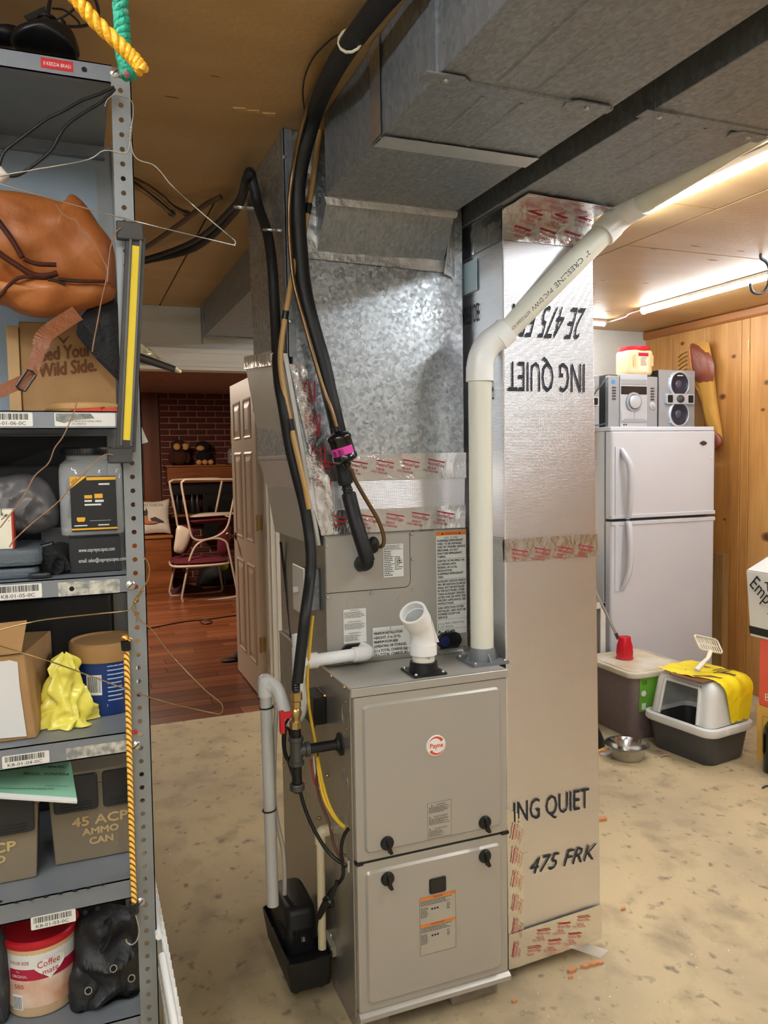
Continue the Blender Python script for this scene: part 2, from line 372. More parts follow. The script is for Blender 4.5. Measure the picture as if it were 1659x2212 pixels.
q = MB(); q.prism([(0, 0), (-.012, 0), (-.022, .012), (-.024, .05), (-.012, .058), (0, .058)], (X1, Y0, ROOM_Z-.06), XU, ZU, (0, Y1-Y0, 0)); struct(q.build('trim_2', m_trim))
m_brass = mat('brass', (196, 172, 116), .3, .9)
for zz in (1.745, .4):
    a = at(1618, 745, X=X1-.001) if zz > 1 else V((X1-.001, 3.66, .4))
    q = MB(); q.cyl(a-ZU*.03, a+ZU*.03, .004, seg=8); q.build('hinge', m_brass, wr)
# doorway casing
m_case = mat('casing_paint', (226, 221, 208), .45)
q = MB()
for z0, z1, d in ((DZ, DZ+.022, .010), (DZ+.022, DZ+.03, .014), (DZ+.03, DZ+.075, .018), (DZ+.075, DZ+.10, .024)):
    q.box(DX0-.11, DX1+.11, Y1-d, Y1+.002, z0, z1)
for s0, s1 in ((DX0-.10, DX0), (DX1, DX1+.10)):
    q.box(s0, s1, Y1-.014, Y1+.002, 0, DZ).box(s0+.03, s1-.02, Y1-.019, Y1, 0, DZ)
struct(q.build('trim_1', m_case, weld=False))
q = MB(); q.box(DX0, DX0+.018, Y1, Y1+.12, 0, DZ).box(DX1-.018, DX1, Y1, Y1+.12, 0, DZ).box(DX0+.018, DX1-.018, Y1, Y1+.12, DZ-.018, DZ)
struct(q.build('trim_3', m_case, weld=False))
# open six-panel door
m_door = mat('door_paint', (222, 208, 188), .45)
door = thing('door_1', 'white six-panel door standing open beside the foil wrapped duct', 'door', (1.05, 5.1, 0)); del door['category']; del door['label']; struct(door)
dy0, dy1, dx = 4.735, 5.52, 1.03
q = MB(); q.box(dx, dx+.035, dy0, dy1, .012, 2.025); q.build('slab', m_door, door, bevel=.002, seg=1)
ym = (dy0+dy1)/2
for z0, z1 in ((1.64, 1.90), (.98, 1.56), (.20, .84)):
    for a, b in ((dy0+.11, ym-.05), (ym+.05, dy1-.11)):
        q = MB(); cx = dx
        # moulded frame ring + raised field
        for k, (i0, i1, d0, d1) in enumerate(((0, .012, 0, .006), (.012, .022, .006, .001), (.034, .062, .001, .007))):
            pa = [(a+i0, z0+i0), (b-i0, z0+i0), (b-i0, z1-i0), (a+i0, z1-i0)]; pb = [(a+i1, z0+i1), (b-i1, z0+i1), (b-i1, z1-i1), (a+i1, z1-i1)]
            for i in range(4):
                j = (i+1) % 4
                q.quad((cx-d0, *pa[i]), (cx-d0, *pa[j]), (cx-d1, *pb[j]), (cx-d1, *pb[i]))
        i1 = .062; q.quad((cx-.007, a+i1, z0+i1), (cx-.007, b-i1, z0+i1), (cx-.007, b-i1, z1-i1), (cx-.007, a+i1, z1-i1))
        q.build('panel', m_door, door)
for zz in (1.12, .36, 1.85):
    q = MB(); q.box(dx-.003, dx+.03, dy0-.004, dy0+.001, zz-.045, zz+.045).box(dx-.003, dx+.0, dy0-.03, dy0+.03, zz-.045, zz+.045).cyl((dx-.004, dy0-.002, zz-.05), (dx-.004, dy0-.002, zz+.05), .006, seg=8)
    q.build('hinge', m_brass, door, weld=False)
q = MB(); q.lathe([(.026, 0), (.026, .006), (.010, .010), (.010, .035), (.024, .045), (.027, .058), (.018, .068), (.0, .07)], (dx, dy1-.07, .98), -XU, 16); q.build('door_knob', mat('old_bronze', (120, 96, 64), .3, .8), door, sm=40)
# ------------------------------------------------------------------ far room
m_plank = woodmat('floor_plank', (84, 44, 26), (122, 68, 40), (150, 92, 58), 'X', 4., rough=.3)
m_under = mat('under_floor', (50, 28, 16), .8)
FX0, FX1, FY1 = -1.6, 3.2, 9.95
q = MB(); q.box(FX0, FX1, Y1-.03, FY1+.1, -.1, -.012); ff = struct(q.build('floor_far', m_under))
row = 0; y = Y1-.03
while y < FY1-.02:
    x = FX0+random.uniform(0, 1.2); w = min(.125, FY1-y)
    if x > -.2: x = -.2-random.uniform(0, .9)
    while x < 2.0:
        ln = random.uniform(.9, 1.3); q = MB(); q.box(x+.001, min(x+ln, FX1)-.001, y+.001, y+w-.001, -.012, 0); q.build('plank', m_plank, ff, bevel=.0015, seg=1); x += ln
    y += w
m_ceil2 = mat('textured_ceiling', (170, 140, 122), .8, bump=(22, 1.0), var=(18, .15, (150, 120, 105)))
q = MB(); q.box(FX0, FX1, Y1+.12, FY1+.1, 2.35, 2.45); struct(q.build('ceiling_far', m_ceil2))
m_panel = woodmat('dark_panelling', (70, 34, 16), (98, 50, 24), (120, 66, 34), 'Z', 5.)
q = MB(); q.box(FX0, .99, FY1-.02, FY1+.1, 0, 2.35); wp = struct(q.build('wall_far_left', m_dk))
x = .975
while x > -.6:
    q = MB(); q.box(x-.198, x, FY1-.035, FY1-.02, 0, 2.35); q.build('panel_board', m_panel, wp, bevel=.004, seg=1); x -= .2
q = MB(); q.box(FX0-.1, FX0, Y1+.12, FY1, 0, 2.35); struct(q.build('wall_far_side', m_panel))
q = MB(); q.box(FX1, FX1+.1, Y1+.12, FY1, 0, 2.35); struct(q.build('wall_far_right', m_wall))
m_mortar = mat('mortar', (158, 132, 112), .9, bump=(40, .4)); m_brick = mat('brick', (104, 46, 36), .85, var=(9, .3, (78, 32, 26)), bump=(50, .5))
q = MB(); q.box(.99, FX1, FY1-.01, FY1+.1, 0, 2.35); wb = struct(q.build('wall_far', m_mortar))
src = None; z = .004; k = 0
while z < 2.30:
    x = .995-(.1125 if k % 2 else 0)
    while x < 2.25:
        a, b = max(x, .995), x+.205
        if b-a > .03:
            if src is None: qq = MB(); qq.box(0, .205, 0, .02, 0, .058); src = br = qq.build('brick', m_brick, wb, bevel=.004, seg=1, loc=(x, FY1-.028, z))
            elif b-a > .2: br = inst(src, 'brick', wb, (x, FY1-.028+random.uniform(-.003, .003), z))
            else: qq = MB(); qq.box(0, b-a, 0, .02, 0, .058); br = qq.build('brick', m_brick, wb, bevel=.004, seg=1, loc=(a, FY1-.028, z))
        x += .2235
    z += .0735; k += 1
# ------------------------------------------------------------------ HVAC materials
m_galv = galvanised('galvanised_spangle', (158, 163, 167), (216, 221, 225), 115, .28, .5)
m_galv2 = galvanised('galvanised_old', (134, 138, 142), (158, 162, 166), 120, .4, .56, .7, (1.4, .8, .5))
m_paint = mat('furnace_paint', (178, 174, 166), .36, .3, rvar=(3, .3, .42))
m_side = mat('cabinet_side_metal', (164, 160, 151), .3, .7, rvar=(4, .22, .38, (1, 1, .3)))
m_black = mat('black_plastic', (20, 20, 22), .35)
m_rub = mat('black_rubber', (22, 22, 23), .55, bump=(60, .15))
m_screw = mat('zinc_screw', (205, 205, 200), .3, .9); m_gold = mat('brass_screw', (200, 160, 90), .35, .9)
m_label = mat('label_paper', (226, 226, 220), .5); m_ink = mat('black_ink', (24, 24, 26), .6); m_red = mat('red_ink', (176, 28, 44), .6); m_orange = mat('orange_band', (232, 126, 36), .5)
def foil(name, col, rough, kz=78., kx=50., s=.17, crinkle=.0):
    m = bpy.data.materials.new(name); m.use_nodes = True; nt = m.node_tree; b = nt.nodes['Principled BSDF']; L = nt.links.new; N = nt.nodes.new
    b.inputs['Base Color'].default_value = srgb(*col); b.inputs['Metallic'].default_value = 1; b.inputs['Roughness'].default_value = rough
    tc = N('ShaderNodeTexCoord'); hs = None
    def add(a, c):
        x = N('ShaderNodeMath'); x.operation = 'ADD'; L(a, x.inputs[0]); L(c, x.inputs[1]); return x.outputs[0]
    if s:
        for ax, sc, wgt in (('Z', kz, 1.), ('X', kx, .35)):
            w = N('ShaderNodeTexWave'); w.wave_type = 'BANDS'; w.bands_direction = ax; w.inputs['Scale'].default_value = sc; w.inputs['Distortion'].default_value = 1.6; w.inputs['Detail'].default_value = 2; w.inputs['Detail Scale'].default_value = .35
            L(tc.outputs['Object'], w.inputs['Vector'])
            mm = N('ShaderNodeMath'); mm.operation = 'MULTIPLY'; mm.inputs[1].default_value = wgt*s; L(w.outputs['Fac'], mm.inputs[0])
            hs = mm.outputs[0] if hs is None else add(hs, mm.outputs[0])
    n = N('ShaderNodeTexNoise'); n.inputs['Scale'].default_value = 14 if not crinkle else 34; n.inputs['Detail'].default_value = 5; L(tc.outputs['Object'], n.inputs['Vector'])
    mm = N('ShaderNodeMath'); mm.operation = 'MULTIPLY'; mm.inputs[1].default_value = .7 if not crinkle else crinkle; L(n.outputs['Fac'], mm.inputs[0])
    hs = mm.outputs[0] if hs is None else add(hs, mm.outputs[0])
    bp = N('ShaderNodeBump'); bp.inputs['Strength'].default_value = .45; bp.inputs['Distance'].default_value = .004; L(hs, bp.inputs['Height']); L(bp.outputs[0], b.inputs['Normal'])
    MATS[name] = m; return m
m_fsk = foil('foil_scrim_facing', (240, 239, 243), .34)
m_tape = foil('foil_tape', (238, 237, 236), .22, s=0, crinkle=2.2)
m_tape_old = foil('old_foil_tape', (206, 205, 202), .45, s=0, crinkle=3.0)
def screw(parent, p, n, r=.006, m=None):
    q = MB(); q.lathe([(r, 0), (r*1.0, .002), (r*.8, .004), (0, .005)], p, n, 8); return q.build('screw', m or m_screw, parent, sm=40)
def tape_print(q, o, u, v, w, h, rot=0., sc=1., seed=0):
    """rows of the red print that runs over the foil tape"""
    rnd = random.Random(seed); o, u, v = V(o), V(u).normalized(), V(v).normalized()
    c, s = math.cos(math.radians(-11)), math.sin(math.radians(-11)); uu, vv = u*c+v*s, v*c-u*s
    nrow = max(1, round(h/(.048*sc))); 
    for r in range(nrow):
        y = h*(r+.5)/nrow; x = (.012+.02*(r % 2))*sc; k = r
        while x < w-.03*sc:
            b = o+u*x+v*y
            if k % 2 == 0:
                q.text('VentureTape', b, uu, vv, .0085*sc, .046*sc); q.rect(b+vv*.0115*sc, uu, vv, 0, .046*sc, 0, .003*sc)
                q.text(('1581A', '181A-P')[rnd.random() < .5], b-vv*.011*sc, uu, vv, .0065*sc, .024*sc)
                x += .058*sc
            else:
                if x < w-.05*sc: q.text('COLD WEATHER', b-vv*.016*sc, uu, vv, .0055*sc, .044*sc)
                x += .012*sc
            k += 1
    return q
# ------------------------------------------------------------------ furnace
FX, FXb, FY, FYb, FZ, FZt = .62, 1.065, 1.81, 2.56, .055, .925
fu = thing('gas_furnace', 'tall greige metal furnace cabinet with two latched doors and round white badge', 'furnace', (.84, 2.1, FZ))
q = MB(); q.box(FX, FXb, FY+.022, FYb, FZ, FZt-.004); q.build('cabinet', m_side, fu, bevel=.003)
q = MB(); q.box(FX-.002, FXb+.002, FY+.004, FYb, FZt-.004, FZt+.002).box(FX-.002, FXb+.002, FY+.002, FY+.010, FZt-.020, FZt+.002); q.build('top_panel', m_paint, fu, bevel=.0015, seg=1, weld=False)
def panel_door(z0, z1, nm):
    t = MB(); x0, x1 = FX+.006, FXb-.001
    t.prism(rrect(x0, x1, z0, z1, .004, 2), (0, FY+.022, 0), XU, ZU, (0, -.016, 0))
    d = t.build(nm, m_paint, fu, bevel=.003)
    # embossed field: outline bead stepping forward
    e = MB(); g = .020; r = .016
    o1 = rrect(x0+g, x1-g, z0+g, z1-g, r, 5); o2 = rrect(x0+g+.006, x1-g-.006, z0+g+.006, z1-g-.006, r-.004, 5)
    k = len(o1); yb, yf = FY+.007, FY-.001
    e.add([(p[0], yb, p[1]) for p in o1]+[(p[0], yf, p[1]) for p in o2], [(i, (i+1) % k, k+(i+1) % k, k+i) for i in range(k)]+[tuple(range(k, 2*k))])
    e.build('embossed_field', m_paint, d, sm=30)
    return d
zs = at(930, 1836, Y=FY).z
ud = panel_door(zs+.003, FZt-.022, 'upper_door'); ld_ = panel_door(FZ+.018, zs-.003, 'lower_door')
q = MB(); q.box(FX+.002, FXb, FY+.008, FY+.02, zs-.003, zs+.003); q.box(FX+.004, FX+.022, FY+.002, FY+.012, zs-.004, zs+.004).box(FXb-.02, FXb+.002, FY+.002, FY+.012, zs-.004, zs+.004); q.build('door_gasket', m_black, fu, weld=False)
q = MB(); q.prism([(0, 0), (0, .012), (.012, .018), (.022, .018), (.022, 0)], (FX+.004, FY-.006, FZ), YU, ZU, (FXb-FX-.002, 0, 0)); q.build('bottom_lip', m_paint, fu)
def knob(parent, px, py, ang=-.25):
    a = at(px, py, Y=FY-.001)
    q = MB(); q.lathe([(.0185, 0), (.0185, .003), (.016, .007), (.009, .009)], a, -YU, 20)
    k = q.build('latch_knob', m_black, parent, sm=40)
    q = MB(); c, s = math.cos(ang), math.sin(ang); u = V((s, 0, c)); w = V((c, 0, -s))
    q.hexa([a+u*.016-w*.003-YU*.006, a+u*.016+w*.003-YU*.006, a-u*.024+w*.006-YU*.004, a-u*.024-w*.006-YU*.004, a+u*.015-w*.002-YU*.017, a+u*.015+w*.002-YU*.017, a-u*.023+w*.004-YU*.021, a-u*.023-w*.004-YU*.021])
    q.build('grip', m_black, k, bevel=.001, seg=1)
knob(ud, 836, 1821); knob(ud, 1047, 1776); knob(ld_, 837, 1898); knob(ld_, 1047, 1849)
# badge
a = at(941.5, 1610, Y=FY-.001); R_ = .0275
q = MB(); q.lathe([(R_, 0), (R_, .002), (R_-.001, .003), (0, .003)], a, -YU, 32); bd = q.build('badge', mat('badge_white', (240, 238, 234), .3), ud, sm=40)
m_or = mat('badge_orange', (222, 84, 44), .4); pb = a-YU*.0034
q = MB(); q.text('Payne', pb-ZU*.0052, XU, ZU, .0125, .038, 'c', bold=.0004)
def arc(q, c, r0f, r1f, a0, a1, n=14):
    vs = []; 
    for i in range(n+1):
        t = i/n; an = math.radians(a0+(a1-a0)*t)
        for r in (r0f(t), r1f(t)): vs.append(c+V((r*math.cos(an), 0, r*math.sin(an))))
    q.add(vs, [(2*i, 2*i+1, 2*i+3, 2*i+2) for i in range(n)])
arc(q, pb, lambda t: .0235-.0075*t, lambda t: .0245, 150, 35); arc(q, pb, lambda t: .0235-.0075*t, lambda t: .0245, 330, 215)
arc(q, pb, lambda t: .0236, lambda t: .0243, 150, 190); arc(q, pb, lambda t: .0236, lambda t: .0243, -30, 10)
q.build('badge_lettering', m_or, ud)
def dashes(q, o, u, v, w, h, lines, rnd, fill=.6, ends=.3):
    """rows of unreadably small type"""
    for i in range(lines):
        y = h-(i+.75)*h/lines; x = 0; end = w*(1-ends*rnd.random())
        while x < end:
            l = rnd.uniform(.002, .007); q.rect(o, u, v, x, min(x+l, end), y, y+h/lines*.42*fill/.6); x += l+.0012
def lab_rect(px0, py0, px1, py1, Y, m, parent, nm='label', r=.002, th=.0006):
    """a sticker on the plane Y: returns lower left corner, width, height"""
    a, b = at(px0, py0, Y=Y), at(px1, py1, Y=Y); x0, x1, z0, z1 = min(a.x, b.x), max(a.x, b.x), min(a.z, b.z), max(a.z, b.z)
    q = MB(); q.prism(rrect(x0, x1, z0, z1, r, 3), (0, Y, 0), XU, ZU, (0, -th, 0)); q.build(nm, m, parent)
    return V((x0, Y-th-.0003, z0)), x1-x0, z1-z0
def warn_tri(q, o, s):
    q.add([o+V((-s, 0, 0)), o+V((s, 0, 0)), o+V((0, 0, s*1.7))], [(0, 1, 2)])
rnd = random.Random(3)
def frame(q, o, w, h, t=.0006):
    for a in ((0, w, 0, t), (0, w, h-t, h), (0, t, 0, h), (w-t, w, 0, h)): q.rect(o, XU, ZU, *a)
m_lab2 = mat('label_greige', (182, 176, 164), .45, .2)
o, w, h = lab_rect(923, 1736, 975, 1802, FY-.001, m_lab2, ud); q = MB(); frame(q, o, w, h)
for i, t in enumerate(('WARNING', 'AVERTISSEMENT', 'ADVERTENCIA')):
    z = h*(1-i/3)-.009; q.text(t, o+V((w/2+.004, 0, z)), XU, ZU, .0042, None, 'c'); warn_tri(q, o+V((w/2-.022-(.006 if i else 0), 0, z)), .0024)
    dashes(q, o+V((.004, 0, z-.019)), XU, ZU, w-.008-(.016 if i == 2 else 0), .017, 6, rnd)
q.build('label_print', m_ink, ud)
o, w, h = lab_rect(906, 1941, 985, 2045, FY-.001, m_lab2, ld_); q = MB(); frame(q, o, w, h)
for i, t in enumerate(('WARNING', 'AVERTISSEMENT')):
    z = h*(1-.46*i); q.cur = 1; q.rect(o+V((0, -.0001, 0)), XU, ZU, .0005, w-.0005, z-.008, z-.0006); q.cur = 0
    q.text(t, o+V((w/2, -.0003, z-.0066)), XU, ZU, .0042, None, 'c'); dashes(q, o+V((.003, 0, z-.024)), XU, ZU, w-.006, .015, 4, rnd)
    dashes(q, o+V((.003, 0, z-.056)), XU, ZU, .022, .028, 8, rnd); dashes(q, o+V((w-.026, 0, z-.046)), XU, ZU, .010, .018, 4, rnd)
    for k in range(3): q.lathe([(.0, 0), (.003, 0)], o+V((.036+.008*k, 0, z-.036)), -YU, 8, caps=False)
q.build('label_print', [m_ink, m_orange], ld_)
# sight glass
a = at(945, 1911, Y=FY-.001); q = MB(); q.prism(rrect(-.0245, .0245, -.0215, .0215, .006, 4), a, XU, ZU, (0, -.003, 0)); sg = q.build('sight_glass_frame', m_black, ld_, bevel=.001, seg=1)
q = MB(); q.prism(rrect(-.021, .021, -.018, .018, .004, 4), a-YU*.003, XU, ZU, (0, -.0006, 0)); q.build('sight_glass', mat('dark_glass', (30, 32, 33), .08), ld_)
# side knockouts and screws
for px, py, r in ((585+163, 1545, .035), (745, 1690, .028)):
    a = at(px, py, X=FX-.0005); q = MB()
    q.tube([a+V((0, r*math.cos(k*math.pi/12), r*math.sin(k*math.pi/12))) for k in range(24)], .0008, 6, closed=True); q.build('knockout', m_side, fu, sm=60)
for px, py in ((717, 1460), (745, 1484), (702, 1503), (690, 1767), (707, 1675), (743, 1848), (755, 1868), (613, 1652)): screw(fu, at(px, py, X=FX), -XU, .005, m_gold)
# concrete blocks under the furnace
m_blk = mat('paver', (150, 138, 122), .9, var=(20, .2, (118, 108, 96)), bump=(60, .5))
for i, (x0, x1, y0, y1, lb) in enumerate(((.90, 1.045, 1.84, 2.02, 'worn concrete block under the right front corner of the furnace'), (.625, .72, 1.845, 2.05, 'grey concrete block under the left front corner of the furnace'), (.64, 1.02, 2.3, 2.5, 'concrete block under the rear of the furnace'))):
    q = MB(); q.box(x0, x1, y0, y1, 0, FZ-.001); tag(q.build('concrete_block', m_blk, bevel=.008), lb, 'block', 'blocks under the furnace')
# ------------------------------------------------------------------ evaporator coil cabinet
CX, CXb, CY, CZ, CZt = .63, 1.07, 2.05, FZt+.003, 1.292
co = thing('evaporator_coil', 'greige coil cabinet with white warning stickers on top of the furnace', 'air conditioner', (.85, 2.3, CZ))
q = MB(); q.box(CX, CXb, CY+.004, FYb, CZ, CZt); q.build('cabinet', m_side, co, bevel=.002, seg=1)
q = MB(); q.box(CX+.001, CXb-.001, CY, CY+.004, CZ+.012, CZt-.003); fp = q.build('front_panel', m_paint, co, bevel=.001, seg=1)
q = MB(); q.box(CX, CXb, CY-.012, CY+.004, CZ-.0005, CZ+.012); q.build('base_rail', m_side, co, bevel=.002, seg=1)
ax1, az0 = at(886, 1268, Y=CY).x, at(790, 1275, Y=CY).z
pl = [(CX+.002, CZt-.006), (CX+.002, az0), (ax1-.018, az0)]+[(ax1-.018+.018*math.sin(t*.3927), az0+.018-.018*math.cos(t*.3927)) for t in range(1, 4)]+[(ax1, az0+.018), (ax1, CZt-.006)]
q = MB(); q.prism(pl, (0, CY, 0), XU, ZU, (0, -.0025, 0)); q.build('access_panel', m_paint, co, bevel=.0012, seg=1)
q = MB(); q.tube([(p[0], CY-.001, p[1]) for p in pl[1:]], .0012, 6); q.build('panel_gap', m_black, co)
for px, py in ((707, 1180), (890, 1153), (891, 1208), (802, 1281), (708, 1290), (892, 1275), (812, 1422)): screw(co, at(px, py, Y=CY-.0005), -YU, .0055)
for px, py, r in ((760, 1303, .016), (869, 1295, .014)):
    a = at(px, py, Y=CY-.0006); q = MB(); q.tube([a+V((r*math.cos(k*math.pi/12), 0, r*math.sin(k*math.pi/12))) for k in range(24)], .0006, 5, closed=True); q.build('knockout', m_paint, co)
# pipe grommets
for px, py, r in ((777, 1218, .022), (806, 1177, .024)):
    a = at(px, py, Y=CY-.002); q = MB(); q.lathe([(r, 0), (r, .004), (r*.8, .012), (r*.45, .016)], a, -YU, 20, sx=.72); q.build('pipe_grommet', m_rub, co, sm=40)
# drain ports
for x0, x1, y0, y1, cols in ((735, 795, 1393, 1420, ('k', None)), (943, 994, 1368, 1396, ('b', 'k'))):
    a, b = at(x0, y0, Y=CY), at(x1, y1, Y=CY); q = MB(); q.prism(rrect(a.x, b.x, b.z, a.z, (a.z-b.z)*.48, 5), (0, CY, 0), XU, ZU, (0, -.012, 0)); pt = q.build('drain_port', m_black, co, bevel=.002, seg=1)
    for k, cc in enumerate(cols):
        if cc:
            c = V((a.x+.019 if k == 0 else b.x-.019, CY-.012, (a.z+b.z)/2)); q = MB(); q.lathe([(.0155, 0), (.0155, .006), (.006, .007), (.006, .012), (0, .012)], c, -YU, 16)
            q.build('port_plug', mat('blue_plug', (28, 34, 92), .4) if cc == 'b' else m_black, pt, sm=30)
a, b = at(940, 1398, Y=CY), at(994, 1412, Y=CY); q = MB(); q.box(a.x, b.x, CY-.02, CY, b.z-.01, a.z-.004).box(a.x, b.x, CY-.03, CY-.02, b.z-.012, a.z-.012); q.build('pan_lip', mat('bright_steel', (205, 205, 203), .25, .9), co, weld=False)
# stickers
o, w, h = lab_rect(941, 1149, 1008, 1366, CY-.0005, m_label, co); q = MB()
q.cur = 1; q.rect(o+V((0, -.0001, 0)), XU, ZU, 0, w, h-.012, h); q.cur = 0
q.text('WARNING', o+V((w/2, -.0003, h-.0092)), XU, ZU, .0062, .042, 'c'); warn_tri(q, o+V((w/2-.028, -.0003, h-.0092)), .004); warn_tri(q, o+V((w/2+.028, -.0003, h-.0092)), .004)
LN = ['^RISK OF FIRE', 'FLAMMABLE REFRIGERANT', 'USED. TO BE REPAIRED', 'ONLY BY TRAINED SERVICE', 'PERSONNEL. DO NOT', 'PUNCTURE REFRIGERANT', 'TUBING.', '-', 'DISPOSE OF PROPERLY IN', 'ACCORDANCE WITH', 'FEDERAL OR LOCAL', 'REGULATIONS.', 'FLAMMABLE REFRIGERANT', 'USED.', '-', 'AUXILIARY DEVICES WHICH', 'MAY BE IGNITION SOURCES', 'SHALL NOT BE INSTALLED', 'IN THE DUCTWORK, OTHER', 'THAN AUXILIARY DEVICES', 'LISTED FOR USE WITH THE', 'SPECIFIC APPLIANCE. SEE', 'INSTRUCTIONS.', '-', 'LEAK DETECTION SYSTEM', 'INSTALLED. UNIT MUST BE', 'POWERED EXCEPT FOR', 'SERVICE.', '-']
full = {23: .94, 21: .92}; n = sum(1 if l != '-' else .35 for l in LN); body = h-.012-.045; step = body/n; z = h-.012
for l in LN:
    if l == '-': z -= step*.35; q.rect(o, XU, ZU, 0, w, z+step*.08, z+step*.14); continue
    z -= step
    if l[0] == '^': q.text(l[1:], o+V((w/2, 0, z)), XU, ZU, step*.62, None, 'c')
    else: q.text(l, o+V((.004, 0, z+step*.1)), XU, ZU, step*.66, min(w-.007, len(l)*w/24.5), bold=.00028)
q.text('READ OPERATORS', o+V((w*.28, 0, .031)), XU, ZU, step*.6, w*.62); q.text('MANUAL', o+V((w*.28, 0, .021)), XU, ZU, step*.6, w*.27)
for a_ in (-1, 1): q.rect(o+V((w*.14, 0, .021)), XU, ZU, min(0, a_*.009)+.0003, max(0, a_*.009)-.0003, 0, .0008); q.rect(o+V((w*.14, 0, .033)), XU, ZU, min(0, a_*.009), max(0, a_*.009), 0, .0008); q.rect(o+V((w*.14+a_*.009, 0, .021)), XU, ZU, -.0004, .0004, 0, .0128)
q.text('i', o+V((w*.16, 0, .0235)), XU, ZU, .008)
q.rect(o, XU, ZU, 0, w, .0165, .0172); q.text('R- 454B', o+V((.004, 0, .0045)), XU, ZU, .009, w*.56, bold=.0005)
frame(q, o, w, h, .0004); q.build('label_print', [m_ink, m_orange], co)
# rating plate, small warnings and minimum room area label
o, w, h = lab_rect(827, 1176, 872, 1245, CY-.003, m_label, co); q = MB(); frame(q, o, w, h, .0003)
dashes(q, o+V((.003, 0, h-.017)), XU, ZU, w-.006, .014, 4, rnd); dashes(q, o+V((.003, 0, .004)), XU, ZU, w*.5, h-.022, 14, rnd, ends=.5); dashes(q, o+V((w*.56, 0, .02)), XU, ZU, w*.4, h-.055, 7, rnd, ends=.5)
for k in range(4):
    an = k*math.pi/2; c = o+V((w*.8, 0, h*.48)); r = .009; p1 = c+V((r*math.cos(an), 0, r*math.sin(an))); p2 = c+V((r*math.cos(an+math.pi/2), 0, r*math.sin(an+math.pi/2))); q.quad(p1, p2, c+(p2-c)*.86, c+(p1-c)*.86)
q.lathe([(0, 0), (.003, 0)], o+V((w*.8, 0, h*.48)), -YU, 6, caps=False); q.build('label_print', m_ink, co)
o, w, h = lab_rect(741, 1317, 792, 1386, CY-.0005, m_label, co); q = MB(); frame(q, o, w, h, .0003)
for i, t in enumerate(('WARNING', 'AVERTISSEMENT', 'ADVERTENCIA')):
    z = h*(1-i/3)-.006; q.text(t, o+V((w/2, 0, z)), XU, ZU, .0038, None, 'c'); q.cur = 1; warn_tri(q, o+V((w/2-.014-(.005 if i else 0), 0, z)), .0026); q.cur = 0
    dashes(q, o+V((.003, 0, z-.020)), XU, ZU, w-.006-(.012 if i == 2 else 0), .018, 6, rnd)
q.build('label_print', [m_ink, mat('yellow_ink', (236, 200, 40), .5)], co)
o, w, h = lab_rect(804, 1356, 930, 1419, CY-.0008, m_label, co); q = MB(); frame(q, o, w, h, .0005)
q.rect(o, XU, ZU, 0, w, h-.0115, h-.011); q.text('I', o+V((w*.30, 0, h-.010)), XU, ZU, .009)
for i, t in enumerate(('MINIMUM INSTALLATION', 'HEIGHT, 0 m (0 ft).', 'MINIMUM ROOM AREA', '(OPERATING OR STORAGE),', '3.1 x TOTAL CHARGE (kg) - m', '15 x TOTAL CHARGE (lb) - ft')):
    q.text(t, o+V((.004, 0, h-.022-i*.0124)), XU, ZU, .0078, len(t)*.0044, bold=.0003)
q.build('label_print', m_ink, co)
# thermostat wire switch plate on the left side
swy = at(662, 1255, X=CX-.03)
sb = thing('switch_box', 'white switch plate with grey box on the side of coil cabinet', 'switch', (CX-.05, swy.y, 1.12))
a, b = at(643, 1212, X=CX-.05), at(676, 1300, X=CX-.05)
q = MB(); q.box(CX-.046, CX-.0005, swy.y-.035, swy.y+.035, 1.075, 1.195); q.build('steel_box', m_galv2, sb, bevel=.004)
q = MB(); q.box(CX-.051, CX-.046, swy.y-.045, swy.y+.075, 1.065, 1.20); q.build('cover_plate', mat('switch_white', (236, 234, 228), .4), sb, bevel=.002, seg=1)
q = MB(); q.box(CX-.066, CX-.051, swy.y+.01, swy.y+.02, 1.125, 1.14); q.build('toggle', m_white, sb, bevel=.002, seg=1)
# ------------------------------------------------------------------ supply plenum
PX, PXb, PY, PZ = .55, 1.08, 2.08, 1.50
pn = thing('supply_plenum', 'galvanised sheet metal plenum with spangled zinc above the coil', 'duct', (.82, 2.3, CZt))
q = MB(); q.hexa([(.565, PY, PZ), (PXb, PY, PZ), (PXb, FYb, PZ), (.565, FYb, PZ), (PX, PY, ROOM_Z-.001), (PXb, PY, ROOM_Z-.001), (PXb, FYb, ROOM_Z-.001), (PX, FYb, ROOM_Z-.001)]); q.build('body', m_galv, pn, bevel=.002, seg=1)
q = MB(); q.hexa([(CX-.002, CY+.015, CZt+.001), (CXb, CY+.015, CZt+.001), (CXb, FYb, CZt+.001), (CX-.002, FYb, CZt+.001), (.562, PY-.004, 1.515), (PXb+.002, PY-.004, 1.515), (PXb+.002, FYb, 1.515), (.562, FYb, 1.515)])
q.build('insulated_base', m_fsk, pn, bevel=.003)
# folded corner flange, edge seam on the left front
q = MB(); q.box(PX-.002, PX+.022, PY-.003, PY, 1.78, ROOM_Z-.001).box(PX-.004, PX+.001, PY-.003, PY+.02, 1.78, ROOM_Z-.001); q.build('corner_flange', m_galv2, pn, weld=False)
for px, py in ((614, 339), (627, 694)): screw(pn, at(px, py, Y=PY-.003), -YU, .006)
